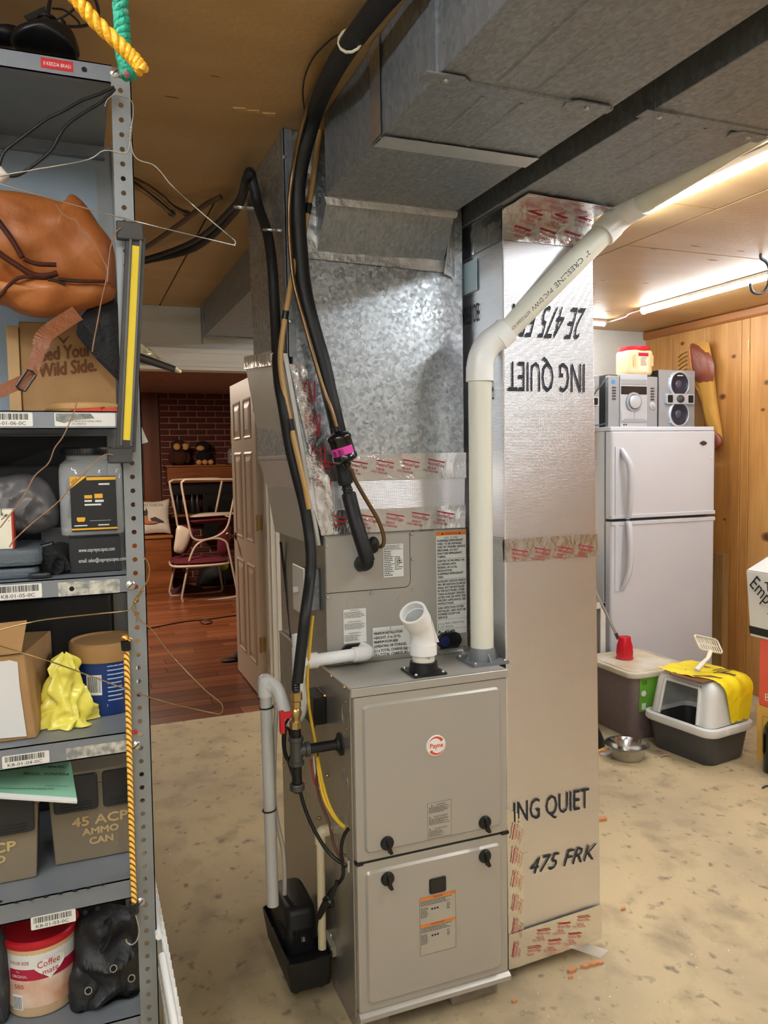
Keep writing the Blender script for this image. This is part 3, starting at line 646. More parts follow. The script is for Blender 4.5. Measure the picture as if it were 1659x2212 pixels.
# insulation board on the left flank
q = MB(); q.hexa([(CX-.014, CY+.02, CZt-.03), (CX-.002, CY+.02, CZt-.03), (CX-.002, FYb+.005, CZt-.03), (CX-.014, FYb+.005, CZt-.03), (PX-.020, PY-.006, 1.79), (PX-.004, PY-.006, 1.79), (PX-.004, FYb+.01, 1.83), (PX-.020, FYb+.01, 1.83)])
q.build('insulation_board', foil('white_foil_board', (224, 223, 220), .5, s=.03), pn, bevel=.002, seg=1)
def strip(q, pts_l, pts_r, off):
    """foil tape lying on a surface: two edges, raised by off, with tiny waves"""
    off = V(off); n = len(pts_l)
    for i in range(n-1):
        a, b, c, d = (V(pts_l[i]), V(pts_r[i]), V(pts_r[i+1]), V(pts_l[i+1]))
        q.grid(lambda u, v: (a*(1-u)+b*u)*(1-v)+(d*(1-u)+c*u)*v+off*(1+.9*noise.noise(((a*(1-u)+b*u)*(1-v)+(d*(1-u)+c*u)*v)*45)), 14, 26)
    return q
FR = V((0, -.0016, 0))
def front(z): return PY-.004+(CY+.015-PY+.004)*(1.515-z)/(1.515-CZt-.001)   # y of the tapered insulated base
q = MB(); strip(q, [(.585, PY-.005, 1.515), (.60, front(1.44), 1.44)], [(PXb+.002, PY-.005, 1.515), (PXb+.001, front(1.44), 1.44)], FR); q.build('foil_tape', m_tape, pn, sm=60, fix=False)
q = MB(); strip(q, [(.608, front(1.36), 1.36), (CX, front(CZt), CZt+.001)], [(CXb+.006, front(1.36), 1.36), (CXb+.002, front(CZt), CZt+.001)], FR)
q.build('foil_tape', m_tape, pn, sm=60, fix=False)
q = MB(); strip(q, [(PX-.001, PY-.004, 1.76), (.600, PY-.005, 1.515), (CX-.005, front(CZt), CZt)], [(.595, PY-.001, 1.76), (.648, PY-.005, 1.515), (CX+.04, front(CZt), CZt)], FR*1.4); q.build('corner_tape', m_tape, pn, sm=60, fix=False)
q = MB(); strip(q, [(PX-.021, PY-.004, 1.80), (PX-.021, FYb, 1.84)], [(PX-.021, PY-.004, 1.76), (PX-.021, FYb, 1.80)], (-.002, 0, 0)); q.build('side_tape', m_tape, pn, sm=60, fix=False)
q = MB(); tape_print(q, (.62, PY-.010, 1.455), XU, ZU, .45, .055, sc=1.15, seed=1); q.build('tape_print', m_red, pn)
q = MB(); tape_print(q, (.645, front(1.33)-.006, 1.302), XU, ZU, .42, .055, sc=1.15, seed=2)
u = V((.045, 0, -.30)).normalized(); q.build('tape_print', m_red, pn); q = MB()
q2 = V((.572, PY-.011, 1.73)); tape_print(q, q2+V((.012, 0, 0)), u, V((.99, 0, .15)), .40, .03, sc=1.3, seed=4)
q.build('tape_print', m_red, pn)
# throat between plenum and trunk with old crumpled tape
SX, SXb, SZ, SY = .626, 1.005, 2.177, 1.96
q = MB(); q.hexa([(.635, PY-.002, 2.06), (1.015, PY-.002, 2.06), (1.015, PY+.01, 2.06), (.635, PY+.01, 2.06), (SX+.006, SY, SZ+.001), (SXb-.006, SY, SZ+.001), (SXb-.006, PY+.01, SZ+.001), (SX+.006, PY+.01, SZ+.001)]); q.build('throat', m_galv2, pn)
q = MB()
strip(q, [(.60, PY-.004, 2.095), (.60, PY-.004, 2.045)], [(1.03, PY-.008, 2.075), (1.03, PY-.004, 2.035)], FR*2); q.build('old_tape', m_tape_old, pn, sm=60, fix=False); q = MB(); strip(q, [(1.018, PY-.05, 2.18), (1.012, PY-.012, 2.03)], [(1.05, PY-.004, 2.17), (1.05, PY-.004, 2.02)], FR*2); q.build('old_tape', m_tape_old, pn, sm=60, fix=False); q = MB()
strip(q, [(.575, PY-.004, 2.32), (.592, PY-.005, 2.06)], [(.628, PY-.004, 2.32), (.637, PY-.006, 2.06)], FR*2)
q.build('old_tape', m_tape_old, pn, sm=60, fix=False)
# ------------------------------------------------------------------ supply trunk and return trunk
def trunk(nm, lb, x0, x1, yend, cuts):
    t = thing(nm, lb, 'duct', ((x0+x1)/2, yend, SZ)); ys = [yend]+[c_ for c_ in cuts if c_ > -1.2]+[-1.54]
    for i, (a, b) in enumerate(zip(ys[:-1], ys[1:])):
        q = MB(); n = .0012*(i % 2)
        q.box(x0-n, x1+n, b, a, SZ-n, ROOM_Z-.001); q.build('duct_section', m_galv2, t, bevel=.0015, seg=1)
        for k in (.30, .52):       # stiffening creases
            x = x0+(x1-x0)*k; q = MB(); q.prism([(-.006, 0), (0, -.0022), (.006, 0)], (x, b+.03, SZ-n), XU, ZU, (0, a-b-.06, 0)); q.build('crease', m_galv2, t)
        if i:
            q = MB(); q.prism([(-.012, .002), (-.010, -.004), (.010, -.004), (.012, .002)], (x0-.001, a, SZ), YU, ZU, (x1-x0+.002, 0, 0)); q.build('drive_cleat', m_galv2, t)
            q = MB(); q.box(x0-.004, x0+.001, a-.012, a+.012, SZ-.004, ROOM_Z-.002); q.build('side_cleat', m_galv2, t)
    return t
yA, yB = at(820, 300, Z=SZ).y, at(932, 168, Z=SZ).y
su = trunk('supply_trunk_duct', 'wide dull galvanised supply duct under the ceiling, left of the two', SX, SXb, SY, [yA, yB, yB-1.2])
yR = at(1404, 238, Z=SZ).y
RX, RXb = 1.088, 1.40
re_ = trunk('return_trunk_duct', 'narrower galvanised return duct under ceiling beside white pipe', RX, RXb, 2.45, [yR, yR-1.2])
q = MB(); strip(q, [(SX, yA-.03, SZ-.004), (SX, yA+.03, SZ-.004)], [(SXb, yA-.03, SZ-.004), (SXb, yA+.03, SZ-.004)], (0, 0, -.0015)); strip(q, [(SX-.005, yA-.03, SZ-.002), (SX-.005, yA-.03, ROOM_Z-.003)], [(SX-.005, yA+.03, SZ-.002), (SX-.005, yA+.03, ROOM_Z-.003)], (-.0015, 0, 0)); q.build('seam_tape', m_tape_old, su, sm=60, fix=False)
q = MB(); strip(q, [(SX-.003, SY+.003, SZ-.002), (SX+.004, SY+.006, SZ-.02)], [(SXb+.003, SY+.003, SZ-.002), (SXb-.004, SY+.006, SZ-.02)], (0, -.002, -.001)); q.build('edge_tape', m_tape_old, su, sm=60, fix=False)
for t, px, py, s_ in ((su, 963, 173, 1), (su, 1268, 232, -1), (re_, 1425, 252, 1), (re_, 1617, 296, -1)):
    a = at(px, py, Z=SZ-.006); q = MB(); q.prism([(-.045, -.016), (.03, -.018), (.05, -.002), (.046, .016), (-.045, .018)], a, XU*s_, YU, (0, 0, .003)); br = q.build('hanger_tab', m_galv2, t)
    q = MB(); q.lathe([(.006, 0), (.006, .002), (.004, .004), (0, .004)], a-ZU*.0, -ZU, 8); q.build('screw', m_screw, t)
# duct along the ceiling behind the plenum
bd_ = thing('rear_branch_duct', 'short grey metal duct running behind the plenum to the white wall', 'duct', (.9, 3.5, 2.2))
q = MB(); q.box(.70, 1.08, FYb, 4.50, 2.20, ROOM_Z-.001); q.build('duct_section', m_galv2, bd_, bevel=.002, seg=1)
q = MB(); q.box(.694, 1.084, 4.44, 4.50, 2.194, ROOM_Z-.001).box(.69, .70, 4.5, 4.512, 2.16, ROOM_Z-.001); q.build('end_flange', m_galv2, bd_, weld=False)
q = MB(); q.box(.698, .70, FYb, 4.44, 2.197, 2.203); q.build('seam', m_galv2, bd_)
# ------------------------------------------------------------------ return drop (duct board column)
CXL, CXR, CYF, CYB, CB, CT = 1.10, 1.405, 1.885, 2.36, .03, SZ
rd = thing('return_drop_duct', 'tall silver foil faced duct board column with printed lettering beside furnace', 'duct', (1.25, 2.1, CB))
q = MB(); q.hexa([(CXL+.002, CYF-.005, CB), (CXR+.02, CYF-.004, CB+.01), (CXR+.02, CYB, CB+.01), (CXL+.002, CYB, CB), (CXL, CYF, CT), (CXR-.012, CYF, CT), (CXR-.012, CYB, CT), (CXL, CYB, CT)]); q.build('duct_board', m_fsk, rd, bevel=.004)
def cf(z): return CYF-.0035*(CT-z)/(CT-CB)-.0014
def band(z0, z1, x0=CXL-.001, x1=CXR):
    q = MB()
    strip(q, [(x0, cf(z1), z1), (x0, cf(z0), z0)], [(x1, cf(z1), z1), (x1, cf(z0), z0)], FR)
    q.build('foil_tape', m_tape, rd, sm=60, fix=False); q = MB(); strip(q, [(CXL-.0015, CYF+.002, z1), (CXL-.0015, CYF+.002, z0)], [(CXL-.0015, CYB-.1, z1), (CXL-.0015, CYB-.1, z0)], (-.0016, 0, 0)); q.build('foil_tape', m_tape, rd, sm=60, fix=False)
zt0, zt1 = at(1150, 525, Y=CYF).z, CT-.002
band(zt0, zt1, x1=CXR-.010); zm0, zm1 = at(1170, 1208, Y=CYF).z, at(1170, 1160, Y=CYF).z; band(zm0, zm1, x1=CXR+.004)
zb1 = at(1200, 2010, Y=CYF).z
q = MB(); strip(q, [(CXL+.001, cf(CB)-.004, CB+.105), (CXL+.001, cf(CB)-.004, CB)], [(CXR+.018, cf(CB)-.003, CB+.12), (CXR+.02, cf(CB)-.003, CB+.012)], FR); q.build('foil_tape', m_tape, rd, sm=60, fix=False); q = MB()
zv = at(1115, 1740, Y=CYF).z; strip(q, [(CXL, cf(zv), zv), (CXL+.001, cf(CB)-.003, CB)], [(CXL+.05, cf(zv), zv-.03), (CXL+.052, cf(CB)-.003, CB)], FR*1.2); q.build('foil_tape', m_tape, rd, sm=60, fix=False); q = MB()
strip(q, [(CXL+.006, CYF-.125, SZ-.005), (CXL+.006, CYF-.003, SZ-.006)], [(CXR-.012, CYF-.10, SZ-.005), (CXR-.012, CYF-.003, SZ-.006)], (0, 0, -.0016))
q.build('foil_tape', m_tape, rd, sm=60, fix=False)
q = MB(); tape_print(q, (CXL+.02, cf(zt0)-.005, zt0+.004), XU, ZU, .25, .09, sc=1.15, seed=5); q.build('tape_print', m_red, rd); q = MB(); tape_print(q, (CXL+.01, cf(zm0)-.005, zm0-.005), XU, ZU, .28, .05, sc=1.05, seed=6); q.build('tape_print', m_red, rd); q = MB()
tape_print(q, (CXL+.05, cf(CB)-.008, CB+.015), V((1, 0, .05)), ZU, .25, .085, sc=1.0, seed=7); q.build('tape_print', m_red, rd); q = MB()
tape_print(q, (CXL+.048, cf(.2)-.008, CB+.02), ZU, -XU, zv-CB-.06, .045, sc=1.0, seed=8); q.build('tape_print', m_red, rd); q = MB()
tape_print(q, (CXL+.02, CYF-.02, SZ-.0095), XU, YU*-1, .24, .09, sc=1.1, seed=9)
q.build('tape_print', m_red, rd)
m_ink2 = mat('stamped_ink', (38, 40, 52), .7)
def stamp(t, pxl, pyb, pxr, pyt, up=True, shear=0.):
    q = MB(); a, b = at(pxl, pyb, Y=CYF-.005), at(pxr, pyt, Y=CYF-.005); y = cf((a.z+b.z)/2)-.0025
    if up: q.text(t, V((a.x, y, a.z)), XU, ZU, b.z-a.z, b.x-a.x, shear=shear).build('stamped_lettering', m_ink2, rd)
    else: q.text(t, V((b.x, y, b.z)), -XU, -ZU, b.z-a.z, b.x-a.x, shear=shear).build('stamped_lettering', m_ink2, rd)
stamp('ING QUIET', 1107, 1779, 1272, 1700); stamp('475 FRK', 1140, 1890, 1282, 1822, shear=.35); stamp('-', 1124, 1845, 1140, 1838)
stamp('2E 475 FRK', 1108, 728, 1268, 666, False, .3); stamp('ING QUIET', 1098, 846, 1266, 786, False)
q = MB(); q.text('80 FRK', V((CXL-.003, CYF+.13, 1.945)), V((0, 1, 0)), -ZU, .055, .11); q.build('stamped_lettering', m_ink2, rd); q = MB(); q.text('R', V((CXL-.003, CYF+.055, 1.72)), V((0, 1, 0)), -ZU, .06, .03)
q.build('stamped_lettering', m_ink2, rd)
a = at(1013, 600, X=CXL-.004); q = MB(); q.box(CXL-.006, CXL-.004, a.y-.05, a.y+.075, a.z-.045, a.z+.045); q.build('inspection_sticker', mat('pale_sticker', (176, 196, 204), .4), rd)
# colour of spray on the right front edge comes from things reflected; a clear plastic strip trails from the base
q = MB(); q.grid(lambda u, v: V((1.30+.10*v+.045*u, 1.87-.02*v+.02*u, .05-.047*v)), 4, 8); q.build('plastic_strip', mat('clear_film', (230, 230, 230), .15, alpha=.35), rd, fix=False)
# ------------------------------------------------------------------ pipes and lines round the furnace
m_pvc = mat('aged_pvc', (232, 231, 218), .35, var=(8, .2, (216, 216, 200), (1, 1, .2)))
m_pvcw = mat('new_pvc', (240, 240, 238), .3); m_greyp = mat('grey_pvc', (110, 114, 118), .45)
def pp(*l): return [at(x, y, Y=Y) for x, y, Y in l]
def pipe_open(q, pts, ro, ri):
    n = len(pts); q.tube(pts, ro, 24, caps=False); q.tube(pts, ri, 24, caps=False)
    a = len(q.v)-2*n*24
    for e, fl in ((0, 0), (n-1, 1)):
        for k in range(24):
            i, j = a+e*24+k, a+e*24+(k+1) % 24; i2, j2 = i+n*24, j+n*24
            q.f.append((i, j, j2, i2)); q.mi.append(q.cur)
def arcpts(p, d1, d2, L, n=8):
    """bend at p from direction d1 to direction d2"""
    d1, d2, p = V(d1).normalized(), V(d2).normalized(), V(p); a, c = p-d1*L, p+d2*L; return [a*(1-t)**2+p*2*t*(1-t)+c*t*t for t in [i/n for i in range(n+1)]]
vp = thing('vent_pipe', 'long white PVC vent pipe rising from the furnace and angling to ceiling', 'pipe', (1.045, 1.916, FZt))
vx, vy = 1.045, 1.916; e1 = V((vx, vy, 1.775)); e2 = V((1.444, 1.815, 2.170))
q = MB(); q.box(vx-.055, vx+.055, vy-.055, vy+.055, FZt+.002, FZt+.010).lathe([(.040, 0), (.036, .03), (.033, .034)], (vx, vy, FZt+.010), ZU, 24)
for a_ in range(4): c, s = [(1, 0), (0, 1), (-1, 0), (0, -1)][a_]; q.hexa([(vx+c*.036-s*.002, vy+s*.036-c*.002, FZt+.01), (vx+c*.052-s*.002, vy+s*.052-c*.002, FZt+.01), (vx+c*.052+s*.002, vy+s*.052+c*.002, FZt+.01), (vx+c*.036+s*.002, vy+s*.036+c*.002, FZt+.01), (vx+c*.034-s*.002, vy+s*.034-c*.002, FZt+.032), (vx+c*.037-s*.002, vy+s*.037-c*.002, FZt+.032), (vx+c*.037+s*.002, vy+s*.037+c*.002, FZt+.032), (vx+c*.034+s*.002, vy+s*.034+c*.002, FZt+.032)])
q.build('base_flange', m_greyp, vp, weld=False, sm=30)
for dx_, dy_ in ((-1, -1), (1, -1), (-1, 1), (1, 1)): screw(vp, (vx+dx_*.046, vy+dy_*.046, FZt+.010), ZU, .005)
d = (e2-e1).normalized(); hz = V((0, -.486, .052)).normalized()
q = MB(); q.cyl((vx, vy, FZt+.02), (vx, vy, 1.74), .0325, seg=28); q.build('riser', m_pvc, vp, sm=40)
q = MB(); q.cyl((vx, vy, 1.708), (vx, vy, 1.748), .0385, seg=28); q.tube([(vx, vy, 1.74)]+arcpts(e1+ZU*.01, ZU, d, .045)+[e1+d*.085], .0370, 28); q.cyl(e1+d*.065, e1+d*.105, .0385, seg=28); q.build('elbow', m_pvcw, vp, sm=40, weld=False)
q = MB(); q.cyl(e1+d*.08, e2-d*.05, .0325, seg=28); q.build('diagonal_pipe', m_pvc, vp, sm=40)
q = MB(); q.cyl(e2-d*.085, e2-d*.045, .0385, seg=28); q.tube([e2-d*.06]+arcpts(e2, d, hz, .035)+[e2+hz*.06], .0365, 28); q.cyl(e2+hz*.04, e2+hz*.085, .0385, seg=28); q.build('elbow', m_pvcw, vp, sm=40, weld=False)
q = MB(); q.tube([e2+hz*.06, (1.445, 1.329, 2.222), (1.445, .25, 2.335), (1.445, -1.54, 2.34)], .0325, 28); q.build('ceiling_run', m_pvc, vp, sm=40)
# print along the diagonal pipe, on the side that faces the viewer
side = (CAM-(e1+d*.3)); side = (side-d*side.dot(d)).normalized(); up_ = side.cross(d)
def on_pipe(t, frm, to, h, off):
    vs, fs, tw = text_data(t); sx = (to-frm)/tw; sy = h/.7; q = MB()
    pts = []
    for x, y in vs:
        an = (off+y*sy)/.0328; s_ = to-x*sx
        pts.append(e1+d*s_+(side*math.cos(an)+(-up_)*math.sin(an))*.0329)
    q.add(pts, fs); return q.build('pipe_print', m_ink, vp)
on_pipe('CRESLINE', .275, .385, .014, .003); on_pipe('PVC DWV', .185, .265, .012, .004); on_pipe('ASTM D2665 SCH', .105, .178, .009, .005); on_pipe('2"', .395, .412, .012, .004)
# short elbow on the furnace top
ip = thing('intake_elbow', 'short white PVC elbow with open mouth on black flange atop furnace', 'pipe', (0, 0, 0)); ic = at(915, 1449, Z=FZt+.006); ic.z = FZt+.002; ip.location = ic
q = MB(); q.box(ic.x-.047, ic.x+.047, ic.y-.047, ic.y+.047, ic.z, ic.z+.006).lathe([(.040, .006), (.037, .03), (.034, .032)], ic, ZU, 24); q.build('base_flange', m_black, ip, weld=False, sm=30)
for dx_, dy_ in ((-1, -1), (1, -1), (-1, 1), (1, 1)): screw(ip, (ic.x+dx_*.039, ic.y+dy_*.039, ic.z+.006), ZU, .005)
q = MB(); q.cyl(ic+ZU*.02, ic+ZU*.06, .0302, seg=24); q.build('stub', m_pvc, ip, sm=40)
q = MB(); q.text('736', ic+V((-.008, -.0303, .045)), -ZU*.3+V((.95, 0, 0)), ZU, .007); q.build('pipe_print', m_ink, ip)
d2 = V((-.52, -.40, .72)).normalized(); bz = ic+ZU*.112
q = MB(); pipe_open(q, [ic+ZU*.050, ic+ZU*.080], .0365, .029); pipe_open(q, [ic+ZU*.075]+arcpts(bz, ZU, d2, .03)+[bz+d2*.06], .0345, .029); pipe_open(q, [bz+d2*.042, bz+d2*.082], .0370, .0305)
q.build('elbow', m_pvcw, ip, sm=45, weld=False)
q = MB(); w1 = V((1, -.6, .1)).normalized(); q.hexa([ic+ZU*.08+w1*.033-YU*.003, ic+ZU*.08+w1*.042-YU*.003, ic+ZU*.08+w1*.042+YU*.003, ic+ZU*.08+w1*.033+YU*.003, bz+d2*.045+w1*.033-YU*.003, bz+d2*.045+w1*.036-YU*.003, bz+d2*.045+w1*.036+YU*.003, bz+d2*.045+w1*.033+YU*.003]); q.build('moulding_rib', m_pvcw, ip)
# ------------------------------------------------------------------ refrigerant lines
rl = thing('refrigerant_lines', 'thick black insulated suction line with thin copper line beside plenum', 'pipe', (.75, 2.0, 1.2))
P1 = [at(1000, -190, Z=2.335), at(905, -75, Z=2.335), at(830, 0, Z=2.335), at(771, 75, Z=2.332), at(722, 148, Z=2.325)]+pp((682, 235, 1.90), (656, 325, 1.985), (643, 398, 2.03), (643, 470, 2.045), (648, 542, 2.05), (654, 610, 2.045), (665, 665, 2.04), (680, 722, 2.035), (696, 778, 2.03), (710, 842, 2.025), (722, 892, 2.02), (734, 950, 2.025), (741, 1010, 2.03), (746, 1040, 2.03))
P1 = [V((p.x, p.y, p.z)) for p in P1]
q = MB(); sp = smooth(P1, 5); q.tube(sp, [.0215+.0012*noise.noise(p*9) for p in sp], 14); q.build('insulation', m_rub, rl, sm=60)
P2 = pp((746, 1040, 2.03), (750, 1056, 2.03), (756, 1080, 2.025), (765, 1115, 2.01), (776, 1152, 1.995), (788, 1190, 1.985), (794, 1212, 1.985)); sp = smooth(P2, 6)
q = MB(); q.tube(sp, [(.0135 if abs(p.z-P2[1].z) < .012 else .0205) for p in sp], 14); q.build('insulation', m_rub, rl, sm=70)
P3 = pp((792, 1206, 1.985), (793, 1216, 1.99), (786, 1220, 2.01), (778, 1218, 2.045)); q = MB(); q.tube(smooth(P3, 5), .0185, 14); q.build('insulation_elbow', m_rub, rl, sm=60)
q = MB(); q.tube([P2[1]+V((.014*math.cos(k*.5236), .014*math.sin(k*.5236), .002*math.sin(k))) for k in range(12)], .0025, 6, closed=True); q.build('cable_tie', m_black, rl)
for px, py, Y in ((644, 468, 2.045), (646, 330+20, 2.0)):
    pass
m_cop = mat('copper_line', (138, 108, 74), .3, .8, var=(10, .2, (104, 82, 56), (1, 1, .3)))
P4 = [at(980, -200, Z=2.352), at(885, -85, Z=2.352), at(808, -2, Z=2.352), at(752, 68, Z=2.35), at(704, 148, Z=2.34)]+pp((670, 217, 1.87), (648, 289, 1.945), (634, 362, 2.0), (625, 434, 2.015), (625, 506, 2.02), (631, 583, 2.02), (640, 633, 2.015), (659, 703, 2.01), (679, 775, 2.0), (699, 842, 1.99), (716, 885, 1.98), (727, 922, 1.975))
q = MB(); q.tube(smooth(P4, 5), .0062, 8); q.build('liquid_line', m_cop, rl, sm=60)
P5 = pp((750, 1004, 1.975), (759, 1016, 1.975), (767, 1037, 1.975), (792, 1081, 1.975), (815, 1120, 1.985), (827, 1151, 1.995), (829, 1172, 2.0), (822, 1181, 2.01), (807, 1176, 2.045)); q = MB(); q.tube(smooth(P5, 5), .0058, 8); q.build('liquid_line', m_cop, rl, sm=60)
a, b = at(728, 932, Y=1.972), at(749, 1000, Y=1.972); ax = (b-a); L_ = ax.length; ax.normalize()
fd = thing('filter_drier', 'small black canister with pink sticker on the copper line', 'filter', a)
q = MB(); q.lathe([(.009, -.012), (.009, .0), (.018, .004), (.030, .008), (.034, .014), (.034, .022), (.032, .025), (.032, L_-.025), (.034, L_-.022), (.034, L_-.012), (.028, L_-.005), (.012, L_), (.008, L_+.012)], a, ax, 28); q.build('shell', mat('gloss_black', (14, 14, 16), .2, coat=.4), fd, sm=40)
sd = (CAM-a); sd = (sd-ax*sd.dot(ax)).normalized(); tn = sd.cross(ax)
def wrapped(a0, a1, h0, h1, r=.0325): return lambda u, v: a+ax*(h0+(h1-h0)*v)+(sd*math.cos(a0+(a1-a0)*u)+tn*math.sin(a0+(a1-a0)*u))*r
q = MB(); q.grid(wrapped(-1.1, 1.0, .042, .068), 14, 3); q.build('sticker', mat('pink_sticker', (226, 62, 168), .45), fd, fix=False)
q = MB(); r_ = random.Random(5)
for k in range(9): x = .15+.05*k*1.1; q.grid(wrapped(x-.6, x-.6+r_.uniform(.01, .035), .046, .064, .0328), 2, 2)
for k in range(3): q.grid(wrapped(-.95+.06*k*2, -.88+.06*k*2, .048, .062, .0328), 2, 2)
q.build('sticker_print', m_ink, fd, fix=False)
# tan control cable strapped to the lines
m_tan = mat('tan_cable', (190, 152, 92), .45); 
tcb = thing('control_cable', 'thin tan cable with black tape running down the plenum corner', 'cable', (.6, 2.0, 1.5))
q = MB(); q.tube(smooth(pp((697, 236, 2.06), (690, 290, 2.06), (683, 345, 2.06), (674, 405, 2.06), (663, 466, 2.055), (655, 510, 2.055), (640, 560, 2.045), (629, 610, 2.04), (621, 656, 2.03), (613, 703, 2.03), (606, 759, 2.03), (607, 800, 2.03), (612, 836, 2.02), (620, 880, 2.01), (628, 915, 2.01), (637, 960, 2.0), (648, 1005, 1.985), (659, 1052, 1.98), (668, 1100, 1.975)), 5), .0075, 8); q.build('jacket', m_tan, tcb, sm=60)
for (x0, y0, x1, y1, Y) in ((668, 440, 664, 462, 2.054), (618, 672, 615, 690, 2.03), (626, 905, 631, 930, 2.008)):
    q = MB(); q.tube(pp((x0, y0, Y), (x1, y1, Y)), .0088, 8); q.build('tape_wrap', m_black, tcb, sm=60)
# ------------------------------------------------------------------ gas line
gl = thing('gas_line', 'black flexible gas hose with brass fittings, red valve and iron tee', 'pipe', (.5, 1.914, .65))
gy = 1.914; tee = at(640, 1622, Y=gy); GX, GZ = tee.x, tee.z
q = MB(); q.tube(smooth([at(300, 566, Z=2.33), at(420, 535, Z=2.335), at(505, 458, Z=2.335)]+[at(x, y, X=X_) for x, y, X_ in ((532, 392, .49), (540, 372, .50), (546, 395, .505), (558, 445, .52), (578, 506, .528), (588, 575, .53), (593, 659, .53), (598, 759, .522), (602, 825, .512), (612, 880, .515), (625, 960, .53), (640, 1024, .545), (657, 1092, .565), (667, 1150, .575), (672, 1203, .575), (669, 1255, .565))]+pp((660, 1323, 1.918), (652, 1392, 1.915), (646, 1444, gy), (643, 1474, gy)), 5), .0145, 12); q.build('hose', m_rub, gl, sm=60)
top = at(643, 1474, Y=gy)
def zp(py): return at(642, py, Y=gy).z
q = MB(); z0, z1 = zp(1492), zp(1470)
for k in range(4): zz = z0+(z1-z0)*(k+.5)/4; q.lathe([(.010, -.003), (.0115, 0), (.010, .003)], (GX+.003, gy, zz), ZU, 14)
q.cyl((GX+.003, gy, z0), (GX+.003, gy, z1), .0098, seg=14); q.build('corrugated_end', m_black, gl, sm=30, weld=False)
q = MB(); q.lathe([(.0165, 0), (.0165, .020), (.014, .022)], (GX+.003, gy, zp(1512)), ZU, 6); q.lathe([(.0135, 0), (.0135, .016)], (GX+.002, gy, zp(1526)-.002), ZU, 6); q.build('flare_nut', m_brass, gl, weld=False)
q = MB(); q.lathe([(.014, 0), (.0145, .006), (.0115, .012), (.0105, .020), (.014, .028), (.016, .036), (.014, .044), (.0105, .048)], (GX+.001, gy, zp(1568)), ZU, 16); q.lathe([(.0165, -.002), (.0165, .016)], (GX, gy, zp(1570)), ZU, 8); va = q.build('valve_body', m_brass, gl, sm=40, weld=False)
vz = zp(1541); q = MB(); q.box(GX-.036, GX-.012, gy-.008, gy+.004, vz-.008, vz+.008).box(GX-.042, GX-.030, gy-.010, gy+.006, vz-.045, vz+.012); q.build('valve_handle', mat('red_handle', (206, 24, 40), .35), va, bevel=.002, weld=False)
q = MB(); q.cyl((GX, gy, zp(1569)), (GX, gy, zp(1600)), .0132, seg=16); q.build('upper_nipple', m_black, gl, sm=40)
m_iron = mat('iron_fitting', (92, 92, 92), .42, .7)
q = MB(); q.lathe([(.0175, -.038), (.0195, -.036), (.0195, -.028), (.0165, -.026), (.0165, .026), (.0195, .028), (.0195, .036), (.0175, .038)], (GX, gy, GZ), ZU, 18); q.lathe([(.0155, .0), (.0155, .022), (.019, .024), (.019, .034), (.0165, .036)], (GX, gy, GZ), XU, 18); q.build('tee', m_iron, gl, sm=35, weld=False)
q = MB(); q.cyl((GX+.03, gy, GZ), (FX-.001, gy, GZ), .0132, seg=16); q.build('side_nipple', m_black, gl, sm=40)
q = MB(); q.lathe([(.030, 0), (.030, .003), (.018, .007), (.016, .012)], (FX-.0005, gy, GZ), -XU, 22); q.build('escutcheon', m_rub, gl, sm=40)
q = MB(); q.cyl((GX, gy, GZ-.03), (GX, gy, zp(1690)), .0132, seg=16); q.build('drip_leg', m_black, gl, sm=40)
q = MB(); q.lathe([(.0195, .0), (.0195, .014), (.018, .016)], (GX, gy, zp(1692)-.016), ZU, 18); q.lathe([(.010, -.008), (.016, -.003), (.0195, 0)], (GX, gy, zp(1692)-.016), ZU, 18); q.build('cap', m_iron, gl, sm=35, weld=False)
# ------------------------------------------------------------------ condensate drain
cdn = thing('condensate_drain', 'white PVC drain with tee, trap and vertical pipe left of furnace', 'pipe', (.5, 2.0, .2))
a = at(650, 1430, Y=2.0); tz = a.z; tx = at(648, 1430, Y=2.0).x
pe = at(796, 1406, Y=2.0)
q = MB(); q.cyl((tx+.03, 2.0, tz), (pe.x-.03, 2.0, tz+.004), .0170, seg=18); q.build('horizontal_pipe', m_pvcw, cdn, sm=40)
q = MB(); q.tube([(pe.x-.045, 2.0, tz+.004)]+arcpts((pe.x, 2.0, tz+.004), XU, YU, .02)+[(pe.x, CY-.002, tz+.004)], .0205, 18); q.build('elbow', m_pvcw, cdn, sm=40)
q = MB(); q.cyl((tx-.0, 2.0, tz-.04), (tx, 2.0, tz+.04), .021, seg=18).cyl((tx, 2.0, tz), (tx+.048, 2.0, tz), .0215, seg=18); q.build('tee', m_pvcw, cdn, sm=40, weld=False)
q = MB(); zt_ = at(640, 1371, Y=2.0).z; pipe_open(q, [(tx-.002, 2.0, tz+.03), (tx-.004, 2.0, zt_)], .0168, .013); q.build('vent_stub', m_pvcw, cdn, sm=40, weld=False)
dxp, dyp = at(577, 1600, Y=2.10).x, 2.10
tr = [(tx, 2.0, tz-.03), (tx, 2.0, at(640, 1530, Y=2.0).z)]+pp((636, 1555, 2.01), (625, 1558, 2.03), (615, 1535, 2.045), (606, 1505, 2.06), (598, 1487, 2.075), (590, 1478, 2.085), (580, 1474, 2.095))
q = MB(); q.tube(smooth(tr, 5), .0175, 16); q.build('trap', m_pvcw, cdn, sm=60)
ez = at(576, 1474, Y=dyp).z
q = MB(); q.cyl((dxp, dyp, ez-.038), (dxp, dyp, ez+.004), .0215, seg=18); q.lathe([(.0215, 0), (.019, .012), (.010, .019), (0, .021)], (dxp, dyp, ez+.004), ZU, 18); a = at(592, 1483, Y=2.085); q.cyl((dxp, dyp, ez-.008), a, .0205, seg=18); q.build('elbow', m_pvcw, cdn, sm=40, weld=False)
